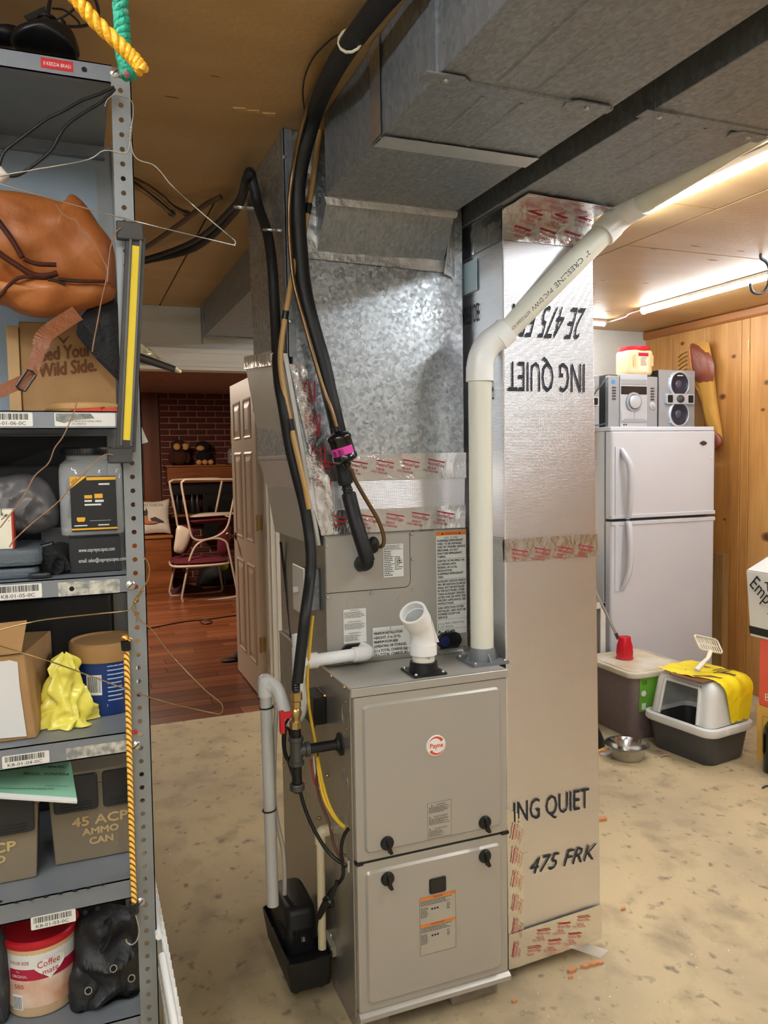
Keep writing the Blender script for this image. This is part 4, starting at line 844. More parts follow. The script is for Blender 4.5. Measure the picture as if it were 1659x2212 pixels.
q = MB(); q.cyl((dxp, dyp, ez-.03), (dxp+.004, dyp, at(588, 1955, Y=dyp).z), .0170, seg=18); q.build('down_pipe', mat('drain_pvc', (214, 214, 210), .35), cdn, sm=40)
for py in (1527, 1748): a = at(578+(8 if py > 1700 else 0), py, Y=dyp); q = MB(); q.tube([(dxp+.001+.0185*math.cos(k*.5236), dyp+.0185*math.sin(k*.5236), a.z+.002*math.cos(k*.5)) for k in range(12)], .0022, 6, closed=True); q.build('cable_tie', m_black, cdn)
q = MB(); q.tube(smooth(pp((597, 1520, 2.12), (594, 1600, 2.12), (592, 1690, 2.12), (594, 1745, 2.12), (602, 1790, 2.13), (612, 1840, 2.14), (615, 1900, 2.15), (614, 1960, 2.15)), 5), .0065, 10); tag(q.build('clear_hose', mat('vinyl_tube', (206, 202, 192), .25), None, sm=60), 'clear vinyl tube tied to the drain pipe above the pump', 'hose')
cp = thing('cpvc_drain', 'cream CPVC pipe dropping from the furnace side into pump', 'pipe', (.58, 1.997, .2)); m_cpvc = mat('cpvc', (222, 208, 172), .4)
a = at(692, 1806, X=.588); 
q = MB(); q.tube([(FX-.001, a.y, a.z+.012), (.60, a.y, a.z+.012)]+arcpts((.588, a.y, a.z+.012), -XU, -ZU, .012)+[(.588, a.y, a.z-.02)], .0155, 14); q.build('elbow', m_cpvc, cp, sm=40)
q = MB(); q.cyl((.588, a.y, a.z-.01), (.586, a.y, .145), .0115, seg=14); q.build('down_pipe', m_cpvc, cp, sm=40)
# ------------------------------------------------------------------ condensate pump
pu = thing('condensate_pump', 'black condensate pump with slotted motor cover fixed to the furnace side', 'pump', (.54, 2.1, .06)); m_pump = mat('pump_plastic', (17, 17, 18), .5, bump=(90, .12))
tx0, tx1, ty0, ty1, tz0, tz1 = .475, .606, 1.965, 2.275, .062, .148
q = MB(); ol = rrect(tx0, tx1, ty0, ty1, .014, 4); il = rrect(tx0+.004, tx1-.004, ty0+.004, ty1-.004, .011, 4); bl = rrect(tx0+.012, tx1-.006, ty0+.010, ty1-.010, .012, 4); k = len(ol)
vs = [(p[0], p[1], tz0) for p in bl]+[(p[0], p[1], tz1) for p in ol]+[(p[0], p[1], tz1) for p in il]+[(p[0], p[1], tz1-.028) for p in il]
q.add(vs, [tuple(range(k))[::-1]]+[(r*k+i, r*k+(i+1) % k, (r+1)*k+(i+1) % k, (r+1)*k+i) for r in range(3) for i in range(k)]+[tuple(range(3*k, 4*k))]); q.build('tank', m_pump, pu, sm=40)
for fx, fy in ((tx0+.03, ty0+.03), (tx1-.03, ty0+.03), (tx0+.03, ty1-.03), (tx1-.03, ty1-.03)): q = MB(); q.lathe([(.008, -.012), (.009, 0)], (fx, fy, tz0), ZU, 12); q.build('foot', m_black, pu, sm=40)
q = MB(); mx0, mx1, my0, my1 = tx0+.016, tx1-.012, 2.045, 2.262
def mo(u, v):
    an = u*2*math.pi; z = tz1-.025+v*.118; s = 1-.16*max(0, v-.35)/.65 if v < .97 else .70
    ex = lambda w: math.copysign(abs(w)**.38, w)
    return V(((mx0+mx1)/2+(mx1-mx0)/2*ex(math.cos(an))*s, (my0+my1)/2+(my1-my0)/2*ex(math.sin(an))*s, z))
q.grid(mo, 40, 14, True); n = len(q.v); q.f.append(tuple(range(n-40, n))); q.mi.append(0); q.build('motor_cover', m_pump, pu, sm=50)
for k in range(11):
    x = mx0+.022+k*.0062; z = tz1+.028; q = MB(); q.box(x, x+.0028, my0+.002-.006, my0+.006, z-.018, z+.012); q.build('vent_slot', mat('slot_dark', (4, 4, 4), .8), pu)
for k in range(8):
    y = my0+.02+k*.0085; z = tz1+.028; q = MB(); q.box(mx0-.004, mx0+.006, y, y+.004, z-.012, z+.008); q.build('vent_slot', MATS['slot_dark'], pu)
a = at(662, 2043, Z=tz1-.015); q = MB(); q.lathe([(.0075, 0), (.0075, .004), (0, .005)], (a.x, a.y, tz1-.026), ZU, 14); q.build('test_button', mat('green_button', (110, 140, 40), .5), pu)
a = at(655, 2027, Y=my0+.002); q = MB(); q.box(a.x-.005, a.x+.005, my0-.004, my0+.004, a.z-.006, a.z+.006); q.build('terminal', mat('terminal', (180, 176, 165), .4), pu)
q = MB(); q.box(tx1-.002, FX-.0005, ty0+.02, ty0+.10, tz1-.02, tz1+.01); q.build('bracket', m_screw, pu)
screw(pu, at(715, 2020, X=FX), -XU, .006)
# ------------------------------------------------------------------ cords and wires by the furnace
def cord(nm, lb, pts, r, m, n=5): return tag(MB().tube(smooth(pts, n), r, 8).build(nm, m, None, sm=60), lb, 'cable')
m_cord = mat('cord_black', (18, 18, 19), .4); m_yel = mat('yellow_wire', (226, 184, 40), .4); m_brn = mat('brown_wire', (92, 52, 40), .5)
cord('power_cord', 'black cord looping from the gas cap to furnace side clip', pp((648, 1708, 1.93), (660, 1750, 1.92), (680, 1795, 1.90), (705, 1835, 1.88), (728, 1858, 1.86), (742, 1866, 1.85), (748, 1872, 1.842)), .0048, m_cord)
pc = cord('pump_cord', 'black knotted cord hanging above the pump', pp((752, 1790, 1.842), (742, 1808, 1.85), (737, 1835, 1.85), (741, 1870, 1.85), (740, 1895, 1.852), (727, 1912, 1.87), (712, 1925, 1.89), (702, 1945, 1.90), (692, 1965, 1.92), (684, 1990, 1.95), (682, 2020, 1.99)), .0048, m_cord)
for k in range(3):
    L0 = pp((728, 1906-2*k, 1.868-.008*k), (720, 1924+3*k, 1.872-.008*k), (704, 1948+6*k, 1.885-.006*k), (690, 1975+4*k, 1.905), (694, 1968, 1.90), (712, 1940+4*k, 1.875-.01*k)); MB().tube(smooth(L0, 5), .0046, 8).build('cord_loop', m_cord, pc, sm=60)
q = MB(); q.tube(smooth(pp((700, 1944, 1.885), (706, 1938, 1.872), (716, 1946, 1.866), (718, 1958, 1.872), (708, 1962, 1.882), (699, 1955, 1.89)), 4), .005, 8); q.build('cord_knot', m_cord, pc, sm=60)
cw = cord('coiled_cord', 'small coil of black cord behind the red gas valve', pp((628, 1545, 1.96), (614, 1570, 1.96), (612, 1610, 1.96), (620, 1640, 1.96), (630, 1625, 1.955), (626, 1580, 1.955), (617, 1575, 1.95), (615, 1615, 1.95), (624, 1648, 1.95), (634, 1680, 1.94), (640, 1700, 1.93)), .004, m_cord)
cord('yellow_control_wire', 'yellow wire pair beside the gas hose running down to furnace', pp((676, 1330, 1.99), (669, 1400, 1.985), (664, 1460, 1.98), (667, 1520, 1.97), (675, 1570, 1.96), (682, 1606, 1.955), (685, 1640, 1.95), (690, 1680, 1.935), (700, 1725, 1.91), (718, 1760, 1.885), (735, 1780, 1.86), (745, 1788, 1.845)), .0042, m_yel)
cord('yellow_control_wire', 'second thin yellow wire trailing below the iron tee', pp((682, 1612, 1.958), (689, 1650, 1.945), (698, 1695, 1.925), (712, 1740, 1.9), (730, 1772, 1.87), (744, 1786, 1.847)), .0042, m_yel)
cord('brown_control_wire', 'brown twisted wires hanging from the tee to side clip', pp((684, 1606, 1.955), (686, 1650, 1.948), (684, 1690, 1.945), (692, 1730, 1.93), (710, 1775, 1.9), (720, 1820, 1.885), (735, 1855, 1.86), (747, 1870, 1.843)), .0036, m_brn)
cord('red_wire', 'thin red wire end below the iron tee', pp((672, 1640, 1.955), (674, 1665, 1.955), (680, 1692, 1.95), (686, 1700, 1.945)), .002, mat('red_wire', (190, 40, 40), .4))
cord('white_wire', 'thin white wire looping below the iron tee', pp((677, 1632, 1.955), (681, 1670, 1.952), (688, 1705, 1.945), (692, 1690, 1.945), (688, 1662, 1.95)), .002, m_white)
cord('low_voltage_cable', 'thin black cable down the left flank of coil cabinet', pp((606, 1170, 2.50), (612, 1220, 2.50), (620, 1290, 2.48), (628, 1370, 2.45), (632, 1410, 2.40)), .004, m_cord)
jb = thing('junction_box', 'black plastic control box on the furnace side behind wires', 'box', (FX, 2.12, .8)); a, b = at(650, 1470, X=FX-.02), at(690, 1565, X=FX-.02)
q = MB(); q.box(FX-.035, FX-.0005, 2.03, 2.14, b.z, a.z); q.build('housing', m_black, jb, bevel=.003); q = MB(); q.box(FX-.039, FX-.035, 2.025, 2.145, b.z-.004, a.z+.004); q.build('cover', m_black, jb, bevel=.001, seg=1)
screw(jb, (FX-.039, 2.035, b.z+.004), -XU, .004)
wc = MB(); a = at(752, 1868, X=FX-.004); wc.box(FX-.010, FX-.0005, a.y-.012, a.y+.012, a.z-.016, a.z+.016); tag(wc.build('cable_clamp', m_screw, bevel=.003), 'small zinc clamp holding the cords at the furnace corner', 'clamp')
# ceiling pipes at the upper left
for i, (lb, pts, r, m) in enumerate((('dark copper pipe stub under the ceiling, upper of two', [at(240, 370, Z=2.355), at(300, 392, Z=2.355), at(345, 420, Z=2.352), at(372, 445, Z=2.35), at(405, 462, Z=2.35)], .008, m_cop), ('dark copper pipe stub under the ceiling, lower of two', [at(240, 375, Z=2.34), at(300, 405, Z=2.34), at(340, 435, Z=2.34), at(372, 462, Z=2.338)], .008, m_cop),
      ('brown pipe leading from ceiling joint toward the yellow bar', [at(225, 575, Z=2.33), at(305, 540, Z=2.335), at(380, 490, Z=2.34), at(440, 445, Z=2.345), at(478, 425, Z=2.36)], .009, mat('brown_pipe', (96, 70, 52), .4, .4)),
      ('black cable clipped along ceiling beside the gas hose', [at(215, 575, Z=2.31), at(310, 560, Z=2.315), at(420, 520, Z=2.32), at(500, 450, Z=2.325), at(528, 405, Z=2.335)], .009, m_cord))):
    q = MB(); q.tube(smooth(pts, 5), r, 10); o = q.build('ceiling_pipe', m, None, sm=60); tag(o, lb, 'pipe', 'pipes under the ceiling at left')
    if 'stub' in lb: q = MB(); q.cyl(pts[-1]-(pts[-1]-pts[-2]).normalized()*.012, pts[-1]+(pts[-1]-pts[-2]).normalized()*.004, r*1.45, seg=10); q.build('collar', m_iron, o)
for px, py, X in ((583, 497, .535), (519, 448, .47)):
    a = at(px, py, X=.528 if px > 560 else .49); q = MB(); q.tube([a+V((.018*math.cos(k*.5236), .018*math.sin(k*.5236), .004*math.sin(k*.5236))) for k in range(12)], .0035, 6, closed=True); q.box(a.x+.012, a.x+.04, a.y-.006, a.y+.006, a.z-.003, a.z+.003); tag(q.build('pipe_clamp', m_screw, None, weld=False), 'shiny zinc clamp on the black gas hose, ' + ('upper left of plenum' if px > 560 else 'near the ceiling'), 'clamp')
a = at(598, 772, X=.522); q = MB(); q.lathe([(.019, -.010), (.019, .010)], a, ZU, 14); tag(q.build('tape_collar', m_white, None, sm=40), 'white tape collar around the gas hose beside plenum', 'tape')
cord('thin_black_wire', 'thin black wire curving across the ceiling beside the suction line', [at(738, 72, Z=2.365), at(715, 85, Z=2.372), at(680, 120, Z=2.372), at(660, 160, Z=2.372), at(654, 200, Z=2.37), at(658, 240, Z=2.36)], .0018, m_cord)
zt_p = at(757, 87, Z=2.33); q = MB(); q.tube([zt_p+V((.026*math.cos(k*.5236)*.7, .026*math.sin(k*.5236)*.3-.02*math.cos(k*.5236), .026*math.sin(k*.5236))) for k in range(12)], .003, 6, closed=True); tag(q.build('zip_tie', mat('ivory_tie', (214, 204, 176), .5), None), 'pale zip tie around the black suction line at top', 'tie')
# ------------------------------------------------------------------ shelving unit at the left
SY0, SYB = 1.50, 1.88
m_shelf = mat('grey_enamel', (136, 140, 145), .42, .25, var=(7, .25, (118, 124, 132)), rvar=(6, .35, .55)); m_post = mat('post_grey', (148, 152, 153), .4, .35, var=(9, .25, (128, 131, 132)))
m_hole = mat('hole_dark', (10, 10, 11), .9)
sh = thing('shelving_unit', 'grey steel shelving unit with perforated corner post and labelled shelves', 'shelf', (-.35, 1.7, 0))
def xo(z): return .0745+(z-.45)/1.75*.012
q = MB(); pitch = .0253; z = .02; PW = .034
while z < 2.19:
    for y_, flip in ((SY0-.004, 0), (SY0-.0015, 1)):
        a, b = xo(z), xo(z+pitch); cx, cz = (a+b)/2+.0155, z+pitch/2
        sq = [(a+PW, z), (a+PW, cz), (b+PW, z+pitch), (cx, z+pitch), (b, z+pitch), (a, cz), (a, z), (cx, z)]
        an0 = -math.pi/4; rr_ = .0046
        oc = [(cx+rr_*math.cos(an0+k*math.pi/4), cz+rr_*math.sin(an0+k*math.pi/4)) for k in range(8)]
        q.add([(p[0], y_, p[1]) for p in sq]+[(p[0], y_, p[1]) for p in oc], [(i, (i+1) % 8, 8+(i+1) % 8, 8+i) for i in range(8)])
    n = len(q.v)
    for k in range(8): q.f.append((n-16-8+k, n-16-8+(k+1) % 8, n-8+(k+1) % 8, n-8+k)); q.mi.append(0)
    z += pitch
q.build('post_flange', m_post, sh, fix=False)
q = MB(); q.hexa([(xo(0)+PW-.002, SY0-.004, 0), (xo(0)+PW, SY0-.004, 0), (xo(0)+PW, SY0+.034, 0), (xo(0)+PW-.002, SY0+.034, 0), (xo(2.2)+PW-.002, SY0-.004, 2.2), (xo(2.2)+PW, SY0-.004, 2.2), (xo(2.2)+PW, SY0+.034, 2.2), (xo(2.2)+PW-.002, SY0+.034, 2.2)]); q.build('post_flange', m_post, sh)
q = MB(); q.box(.070, .104, SYB, SYB+.002, 0, 2.2).box(.102, .104, SYB-.034, SYB, 0, 2.2); q.build('rear_post', m_post, sh, weld=False)
for zz in (2.196,):
    pass
def bolt(px, py):
    a = at(px, py, Y=SY0-.004); q = MB(); q.lathe([(.0085, 0), (.0085, .002), (.006, .0042), (0, .005)], a, -YU, 14); b_ = q.build('bolt', m_screw, sh, sm=40)
    q = MB(); c, s = .7, .7; q.obox(a-YU*.005, V((c, 0, s))*.006, V((0, .0006, 0)), V((-s, 0, c))*.0008); q.build('slot', m_ink, b_)
for px, py in ((248, 158), (282, 1264), (294, 1610), (303, 1948)): bolt(px, py)
a = at(292, 1581, Y=SY0-.004); q = MB(); q.lathe([(.0045, 0), (.0045, .0015), (0, .002)], a, -YU, 10); q.build('red_plug', mat('red_plug', (190, 24, 36), .4), sh)
SHZ = {}
def shelf(key, z0, z1, back=True):
    q = MB(); x0, x1 = -.82, xo(z0)+.002
    q.box(x0, x1, SY0, SYB, z1-.002, z1).box(x0, x1, SY0, SY0+.002, z0, z1).box(x0, x1, SY0, SY0+.014, z0, z0+.002).box(x0, x1, SYB-.002, SYB, z0, z1).box(x0, x1, SYB-.02, SYB, z0, z0+.002)
    o = q.build('shelf_board', m_shelf, sh, weld=False); SHZ[key] = (o, z0, z1); return o
s6 = shelf(6, 2.170, 2.201); s5 = shelf(5, 1.562, 1.594); s4 = shelf(4, 1.262, 1.296); s3 = shelf(3, .962, 1.001); s2 = shelf(2, .682, .720); s1 = shelf(1, .424, .449)
q = MB(); q.box(-.82, .07, SYB+.002, SYB+.004, 1.6, 2.19); q.build('back_panel', mat('panel_blue_grey', (146, 160, 172), .45, .2, var=(4, .3, (128, 142, 154))), sh)
q = MB(); q.box(-.82, .07, SYB+.004, SYB+.006, .05, 1.59); q.build('back_panel', mat('dark_panel', (34, 35, 38), .6), sh)
m_paper = mat('shelf_label', (224, 222, 214), .55); m_worn = mat('worn_label', (206, 202, 186), .7, var=(60, .12, (128, 130, 128)))
def shelf_label(parent, c4, code, bars=True, worn=False, text2=None):
    """c4 = photo corners TL, TR, BR, BL of a sticker on the shelf lip"""
    P4_ = [at(x, y, Y=SY0-.0004) for x, y in c4]; tl, tr, br, bl = P4_
    if tl.x < -.19: pass
    zl = min(bl.z, br.z); zh = max(tl.z, tr.z)
    q = MB(); q.prism(rrect(tl.x, tr.x, (bl.z+br.z)/2, (tl.z+tr.z)/2, .002, 2), (0, SY0-.0003, 0), XU, ZU, (0, -.0005, 0)); q.build('label', m_worn if worn else m_paper, parent)
    w, h = tr.x-tl.x, (tl.z+tr.z-bl.z-br.z)/2; o = V((tl.x, SY0-.0011, (bl.z+br.z)/2)); q = MB()
    if bars:
        r_ = random.Random(hash(code) % 99 if False else len(code)+int(code[-4:-3] or 0)); x = w*.06
        while x < w*.9: bw = r_.choice((.0006, .0006, .0012, .0018)); q.rect(o, XU, ZU, x, x+bw, h*.48, h*.92); x += bw+r_.choice((.0006, .001, .0014))
        q.text(code, o+V((w*.10, 0, h*.10)), XU, ZU, h*.26, w*.74)
    if text2:
        for i, t in enumerate(text2): q.text(t, o+V((w*.27, 0, h*(.32-.2*i))), XU, ZU, h*.13, w*(.5 if i == 0 else .24))
    if q.v: q.build('label_print', m_ink, parent)
shelf_label(s5, ((-28, 891), (70, 891), (70, 921), (-28, 921)), 'K8-01-06-0C'); shelf_label(s5, ((117, 892), (249, 892), (249, 921), (117, 921)), '', False, False, ('LD BRASS #210 SWING CHECK', '/32 ORIFICE'))
q = MB(); a, b = at(120, 893, Y=SY0-.0012), at(205, 914, Y=SY0-.0012); q.prism([(a.x, a.z), (a.x+(b.x-a.x)*.9, a.z), (b.x, (a.z+b.z)/2), (a.x+(b.x-a.x)*.5, b.z+.006), (a.x+(b.x-a.x)*.2, b.z), (a.x, b.z+.004)], (0, SY0-.0010, 0), XU, ZU, (0, -.0003, 0)); q.build('label_tear', mat('label_scuff', (150, 150, 142), .8, var=(90, .15, (110, 112, 112))), s5)
shelf_label(s4, ((-10, 1264), (90, 1261), (90, 1292), (-10, 1296)), 'K8-01-05-0C'); shelf_label(s4, ((125, 1258), (258, 1251), (258, 1281), (125, 1288)), '', False, True)
shelf_label(s3, ((4, 1635), (106, 1620), (106, 1646), (4, 1662)), 'K8-01-04-0C'); shelf_label(s3, ((143, 1618), (272, 1598), (272, 1622), (143, 1643)), '', False, True)
shelf_label(s2, ((66, 1983), (163, 1962), (163, 1990), (66, 2010)), 'K8-01-03-0C')
a, b = at(88, 134, Y=SY0), at(158, 145, Y=SY0); zc_ = at(123, 140, Y=SY0).z; b.z = zc_-.0085; q = MB(); q.box(a.x, b.x, SY0-.001, SY0-.0002, b.z, zc_+.0085); q.build('embossed_label', mat('red_tape_label', (196, 36, 40), .4), s6); q = MB(); q.text('0 KEEZ/A BRAS1', V((a.x+.004, SY0-.0013, b.z+.005)), XU, ZU, .006, b.x-a.x-.008); q.build('label_print', m_white, s6)
for par, px, py in ((s6, 182, 150), (s4, 155, 1272), (s2, 184, 1971), (s2, 247, 1958), (s2, 211, 1962)):
    a = at(px, py, Y=SY0-.0005); q = MB(); q.lathe([(.0045, 0), (.0045, .0004)], a, -YU, 12); q.build('lip_hole', m_hole, par)
for k, (px, py) in enumerate(((0, 1948), (36, 1949), (67, 1943), (99, 1937), (131, 1930), (162, 1924), (191, 1918), (222, 1911))):
    a = at(px, py, Z=.7203); q = MB(); q.lathe([(.0045, 0), (.0045, .0003)], a, ZU, 12); q.build('deck_hole', m_hole, s2)
# ---- things on the top board
def tagged(q, nm, m, lb, cat, group=None, **k): return tag(q.build(nm, m, None, **k), lb, cat, group)
def outl(pts, Y): return [at(x, y, Y=Y) for x, y in pts]
def loop(pts, n=4):
    P_ = [V(p) for p in pts]; k = len(P_); out = []
    for i in range(k):
        a, b, c, d = P_[i-1], P_[i], P_[(i+1) % k], P_[(i+2) % k]
        for j in range(n):
            t = j/n; out.append(.5*((2*b)+(c-a)*t+(2*a-5*b+4*c-d)*t*t+(3*b-a-3*c+d)*t**3))
    return out
def puff(q, pts, Y, thick, amp=0., fr=30., rings=8, sm_=True, seed=0., c=None, pw=.5, ridge=False, zmin=None):
    o = outl(pts, Y); o = loop(o, 4) if sm_ else o; cc = sum(o, V())/len(o) if c is None else at(*c, Y=Y)
    q.pillow(o, cc, thick, -YU, rings, amp, fr, 1.0, seed, pw, ridge)
    if zmin: q.v = [(p[0], p[1], max(p[2], zmin+.004*abs(p[1]-Y)/.05)) for p in q.v]
    return q
dv = thing('handheld_sprayer', 'rounded black plastic device with neck and rod on the top board', 'device', at(100, 115, Y=1.58))
q = MB(); puff(q, [(22, 84), (30, 72), (60, 62), (90, 56), (125, 58), (150, 70), (164, 82), (170, 126), (120, 116), (60, 104), (28, 98)], 1.59, .055); q.build('body', m_black, dv, sm=60)
a, b = at(99, 58, Y=1.58), at(101, 44, Y=1.58); q = MB(); q.cyl(a, b, .014, seg=16).cyl(b, b+ZU*.004, .017, seg=16); q.build('neck', m_black, dv, weld=False, sm=40)
q = MB(); q.tube(pp((100, 44, 1.58), (104, 22, 1.58), (109, -6, 1.58)), [.006, .004, .003], 8); q.build('rod', m_black, dv)
q = MB(); q.prism([(0, 0), (.036, .024), (.036, .008), (.006, -.006)], at(52, 34, Y=1.60), XU, ZU, (0, .006, 0)); q.build('blade', m_black, dv)
a = at(132, 60, Y=1.58); q = MB(); q.lathe([(.008, 0), (.009, .010), (.006, .014), (0, .015)], a, ZU, 12); q.build('cap', m_black, dv, sm=40)
q = MB(); puff(q, [(-60, 62), (10, 60), (45, 66), (40, 100), (-60, 88)], 1.64, .03); tagged(q, 'black_pouch', m_black, 'flat black pouch lying left of the device on top board', 'pouch', sm=60)
q = MB(); q.tube(smooth([at(198, -20, Y=1.62), at(212, 18, Y=1.62), at(208, 45, Y=1.62), at(180, 56, Y=1.62), at(145, 57, Y=1.6), at(120, 50, Y=1.6)], 5), .003, 6); q.tube(smooth([at(112, 18, Y=1.63), at(140, 22, Y=1.63), at(168, 45, Y=1.63), at(172, 55, Y=1.63)], 5), .002, 6); q.tube(smooth([at(118, 46, Y=1.63), at(150, 28, Y=1.63), at(172, 5, Y=1.63), at(180, -15, Y=1.63)], 5), .002, 6); tagged(q, 'black_cable', m_cord, 'tangle of thin black cable above the top board', 'cable', sm=60)
q = MB(); a = at(204, 127, Y=1.54); q.box(a.x-.018, a.x+.018, 1.52, 1.56, 2.2012, 2.2085); q.box(a.x-.03, a.x-.005, 1.55, 1.57, 2.2012, 2.216); tagged(q, 'black_clip', m_black, 'small flat black clip at the right end of top board', 'clip', bevel=.0015, weld=False)
# ---- two wire coat hangers on the post
m_wire = mat('silver_wire', (196, 196, 190), .3, .9); m_wire2 = mat('gold_wire', (176, 150, 104), .32, .9)
def hanger(lb, m, hook, twist, armL, armR, Y):
    t = thing('wire_hanger', lb, 'hanger', at(*twist[-1], Y=Y), 'wire hangers on the post')
    q = MB(); q.tube(smooth([at(x, y, Y=Y) for x, y in hook], 5), .0011, 6); q.build('hook', m, t, sm=60)
    q = MB(); a, b = at(*twist[0], Y=Y), at(*twist[1], Y=Y)
    for ph in (0, math.pi): q.tube([a+(b-a)*(k/40)+V((math.cos(k*.95+ph), math.sin(k*.95+ph), 0))*.0016 for k in range(41)], .0011, 6)
    q.build('twisted_neck', m, t, sm=60)
    q = MB(); q.tube(smooth([at(x, y, Y=Y) for x, y in armL], 4), .0012, 6); q.build('arm', m, t, sm=60)
    q = MB(); q.tube(smooth([at(x, y, Y=Y) for x, y in armR], 4), .0012, 6); q.build('arm', m, t, sm=60)
hanger('bent silver wire hanger hooked at the upper post', m_wire, [(226, 230), (233, 214), (250, 205), (273, 212), (286, 222), (288, 245), (284, 272)], [(284, 272), (280, 306)], [(280, 306), (276, 328), (262, 331), (225, 325), (190, 345), (100, 362), (20, 376), (-40, 388)], [(282, 304), (287, 330), (300, 346), (330, 356), (350, 375), (370, 400), (430, 455), (496, 510), (508, 522), (505, 529), (490, 526), (300, 480), (150, 440), (0, 397), (-40, 385)], 1.465)
hanger('bent gold coloured wire hanger halfway down the post', m_wire2, [(295, 1345), (296, 1330), (288, 1318), (290, 1300), (300, 1280), (318, 1255), (323, 1230), (318, 1212), (308, 1203)], [(310, 1272), (290, 1304)], [(292, 1298), (284, 1314), (268, 1320), (200, 1327), (100, 1338), (50, 1348), (0, 1360), (-40, 1368)], [(292, 1300), (300, 1335), (330, 1362), (350, 1390), (385, 1432), (440, 1488), (474, 1516), (481, 1530), (476, 1541), (460, 1540), (380, 1522), (310, 1502), (200, 1462), (100, 1426), (0, 1396), (-40, 1382)], 1.465)
for lb, pts in (('upper strand of black lamp cord tied to the post', ((246, 188), (215, 203), (175, 218), (140, 238), (100, 258), (50, 295), (12, 325), (0, 350), (-4, 372))), ('lower strand of black lamp cord tied to the post', ((248, 192), (220, 220), (190, 238), (150, 265), (130, 290), (110, 325), (75, 355), (40, 378), (14, 380)))):
    q = MB(); q.tube(smooth([at(x, y, Y=1.475) for x, y in pts], 5), .0028, 8); tagged(q, 'lamp_cord', m_cord, lb, 'cord', sm=60)
q = MB(); puff(q, [(-20, 362), (0, 358), (14, 372), (22, 381), (14, 388), (0, 398), (-20, 396)], 1.475, .010); tagged(q, 'white_plug', mat('plug_white', (222, 214, 206), .5), 'white plug at the end of the black cord', 'plug', sm=60)
# ---- leather bag
bg = thing('leather_bag', 'worn tan leather duffel bag with dark brown zips on upper shelf', 'bag', at(110, 690, Y=1.6))
m_lea = mat('tan_leather', (178, 108, 52), .5, var=(9, .22, (150, 82, 34)), bump=(38, .35)); m_lead = mat('dark_leather', (72, 34, 26), .45, bump=(60, .2))
q = MB(); puff(q, [(-120, 420), (0, 416), (100, 431), (138, 440), (150, 427), (166, 428), (192, 452), (218, 492), (240, 520), (249, 560), (248, 610), (240, 632), (120, 648), (0, 640), (-120, 640)], 1.63, .075, .02, 16, rings=12, pw=.42); q.build('body', m_lea, bg, sm=70)
q = MB(); puff(q, [(-120, 600), (0, 612), (30, 600), (60, 597), (120, 606), (180, 616), (246, 617), (247, 640), (236, 652), (190, 668), (140, 681), (90, 687), (40, 676), (0, 658), (-120, 640)], 1.585, .05, .012, 22, rings=9, pw=.45); q.build('side_pocket', m_lea, bg, sm=70)
for nm, pts, r in (('zip', ((-30, 440), (0, 482), (22, 512), (38, 538), (48, 556)), .007), ('zip', ((-30, 520), (0, 548), (35, 572), (68, 592), (100, 596), (124, 590)), .0075), ('trim', ((-20, 655), (0, 640), (18, 618), (40, 601), (70, 597)), .005), ('trim', ((122, 572), (80, 570), (52, 560)), .006), ('zip', ((125, 603), (170, 607), (228, 608)), .005)):
    q = MB(); q.tube(smooth([at(x, y, Y=1.538) for x, y in pts], 5), r, 8, flat=.7); q.build(nm, m_lead, bg, sm=60)
for pts in (((104, 604), (120, 606), (142, 615)), ((142, 605), (160, 606), (176, 608))): q = MB(); q.tube([at(x, y, Y=1.535) for x, y in pts], .0028, 8); q.build('zip_pull', mat('dark_metal', (70, 66, 60), .35, .8), bg)
q = MB()
sp = smooth([at(x, y, Y=Y) for x, y, Y in ((168, 676, 1.55), (130, 700, 1.54), (96, 726, 1.53), (84, 760, 1.525), (72, 795, 1.52), (58, 818, 1.515), (30, 832, 1.512), (0, 845, 1.51), (-40, 862, 1.51))], 6)
for i, p in enumerate(sp): pass
wd_ = .014
for i in range(len(sp)-1):
    d_ = (sp[i+1]-sp[i]).normalized(); s_ = d_.cross(YU).normalized(); tw = 1.0 if i < 16 else .75
    q.hexa([sp[i]-s_*wd_*tw, sp[i]+s_*wd_*tw, sp[i]+s_*wd_*tw+YU*.003, sp[i]-s_*wd_*tw+YU*.003, sp[i+1]-s_*wd_*tw, sp[i+1]+s_*wd_*tw, sp[i+1]+s_*wd_*tw+YU*.003, sp[i+1]-s_*wd_*tw+YU*.003])
q.build('strap', mat('strap_leather', (134, 76, 38), .45, bump=(60, .3)), bg)
c = at(56, 822, Y=1.508); u = V((.55, 0, .83)); w = V((.83, 0, -.55)); q = MB(); q.tube([c+u*a_+w*b_ for a_, b_ in ((-.017, -.008), (.017, -.008), (.019, 0), (.017, .008), (-.017, .008), (-.019, 0))], .0022, 8, closed=True); q.build('buckle', MATS['dark_metal'], bg)
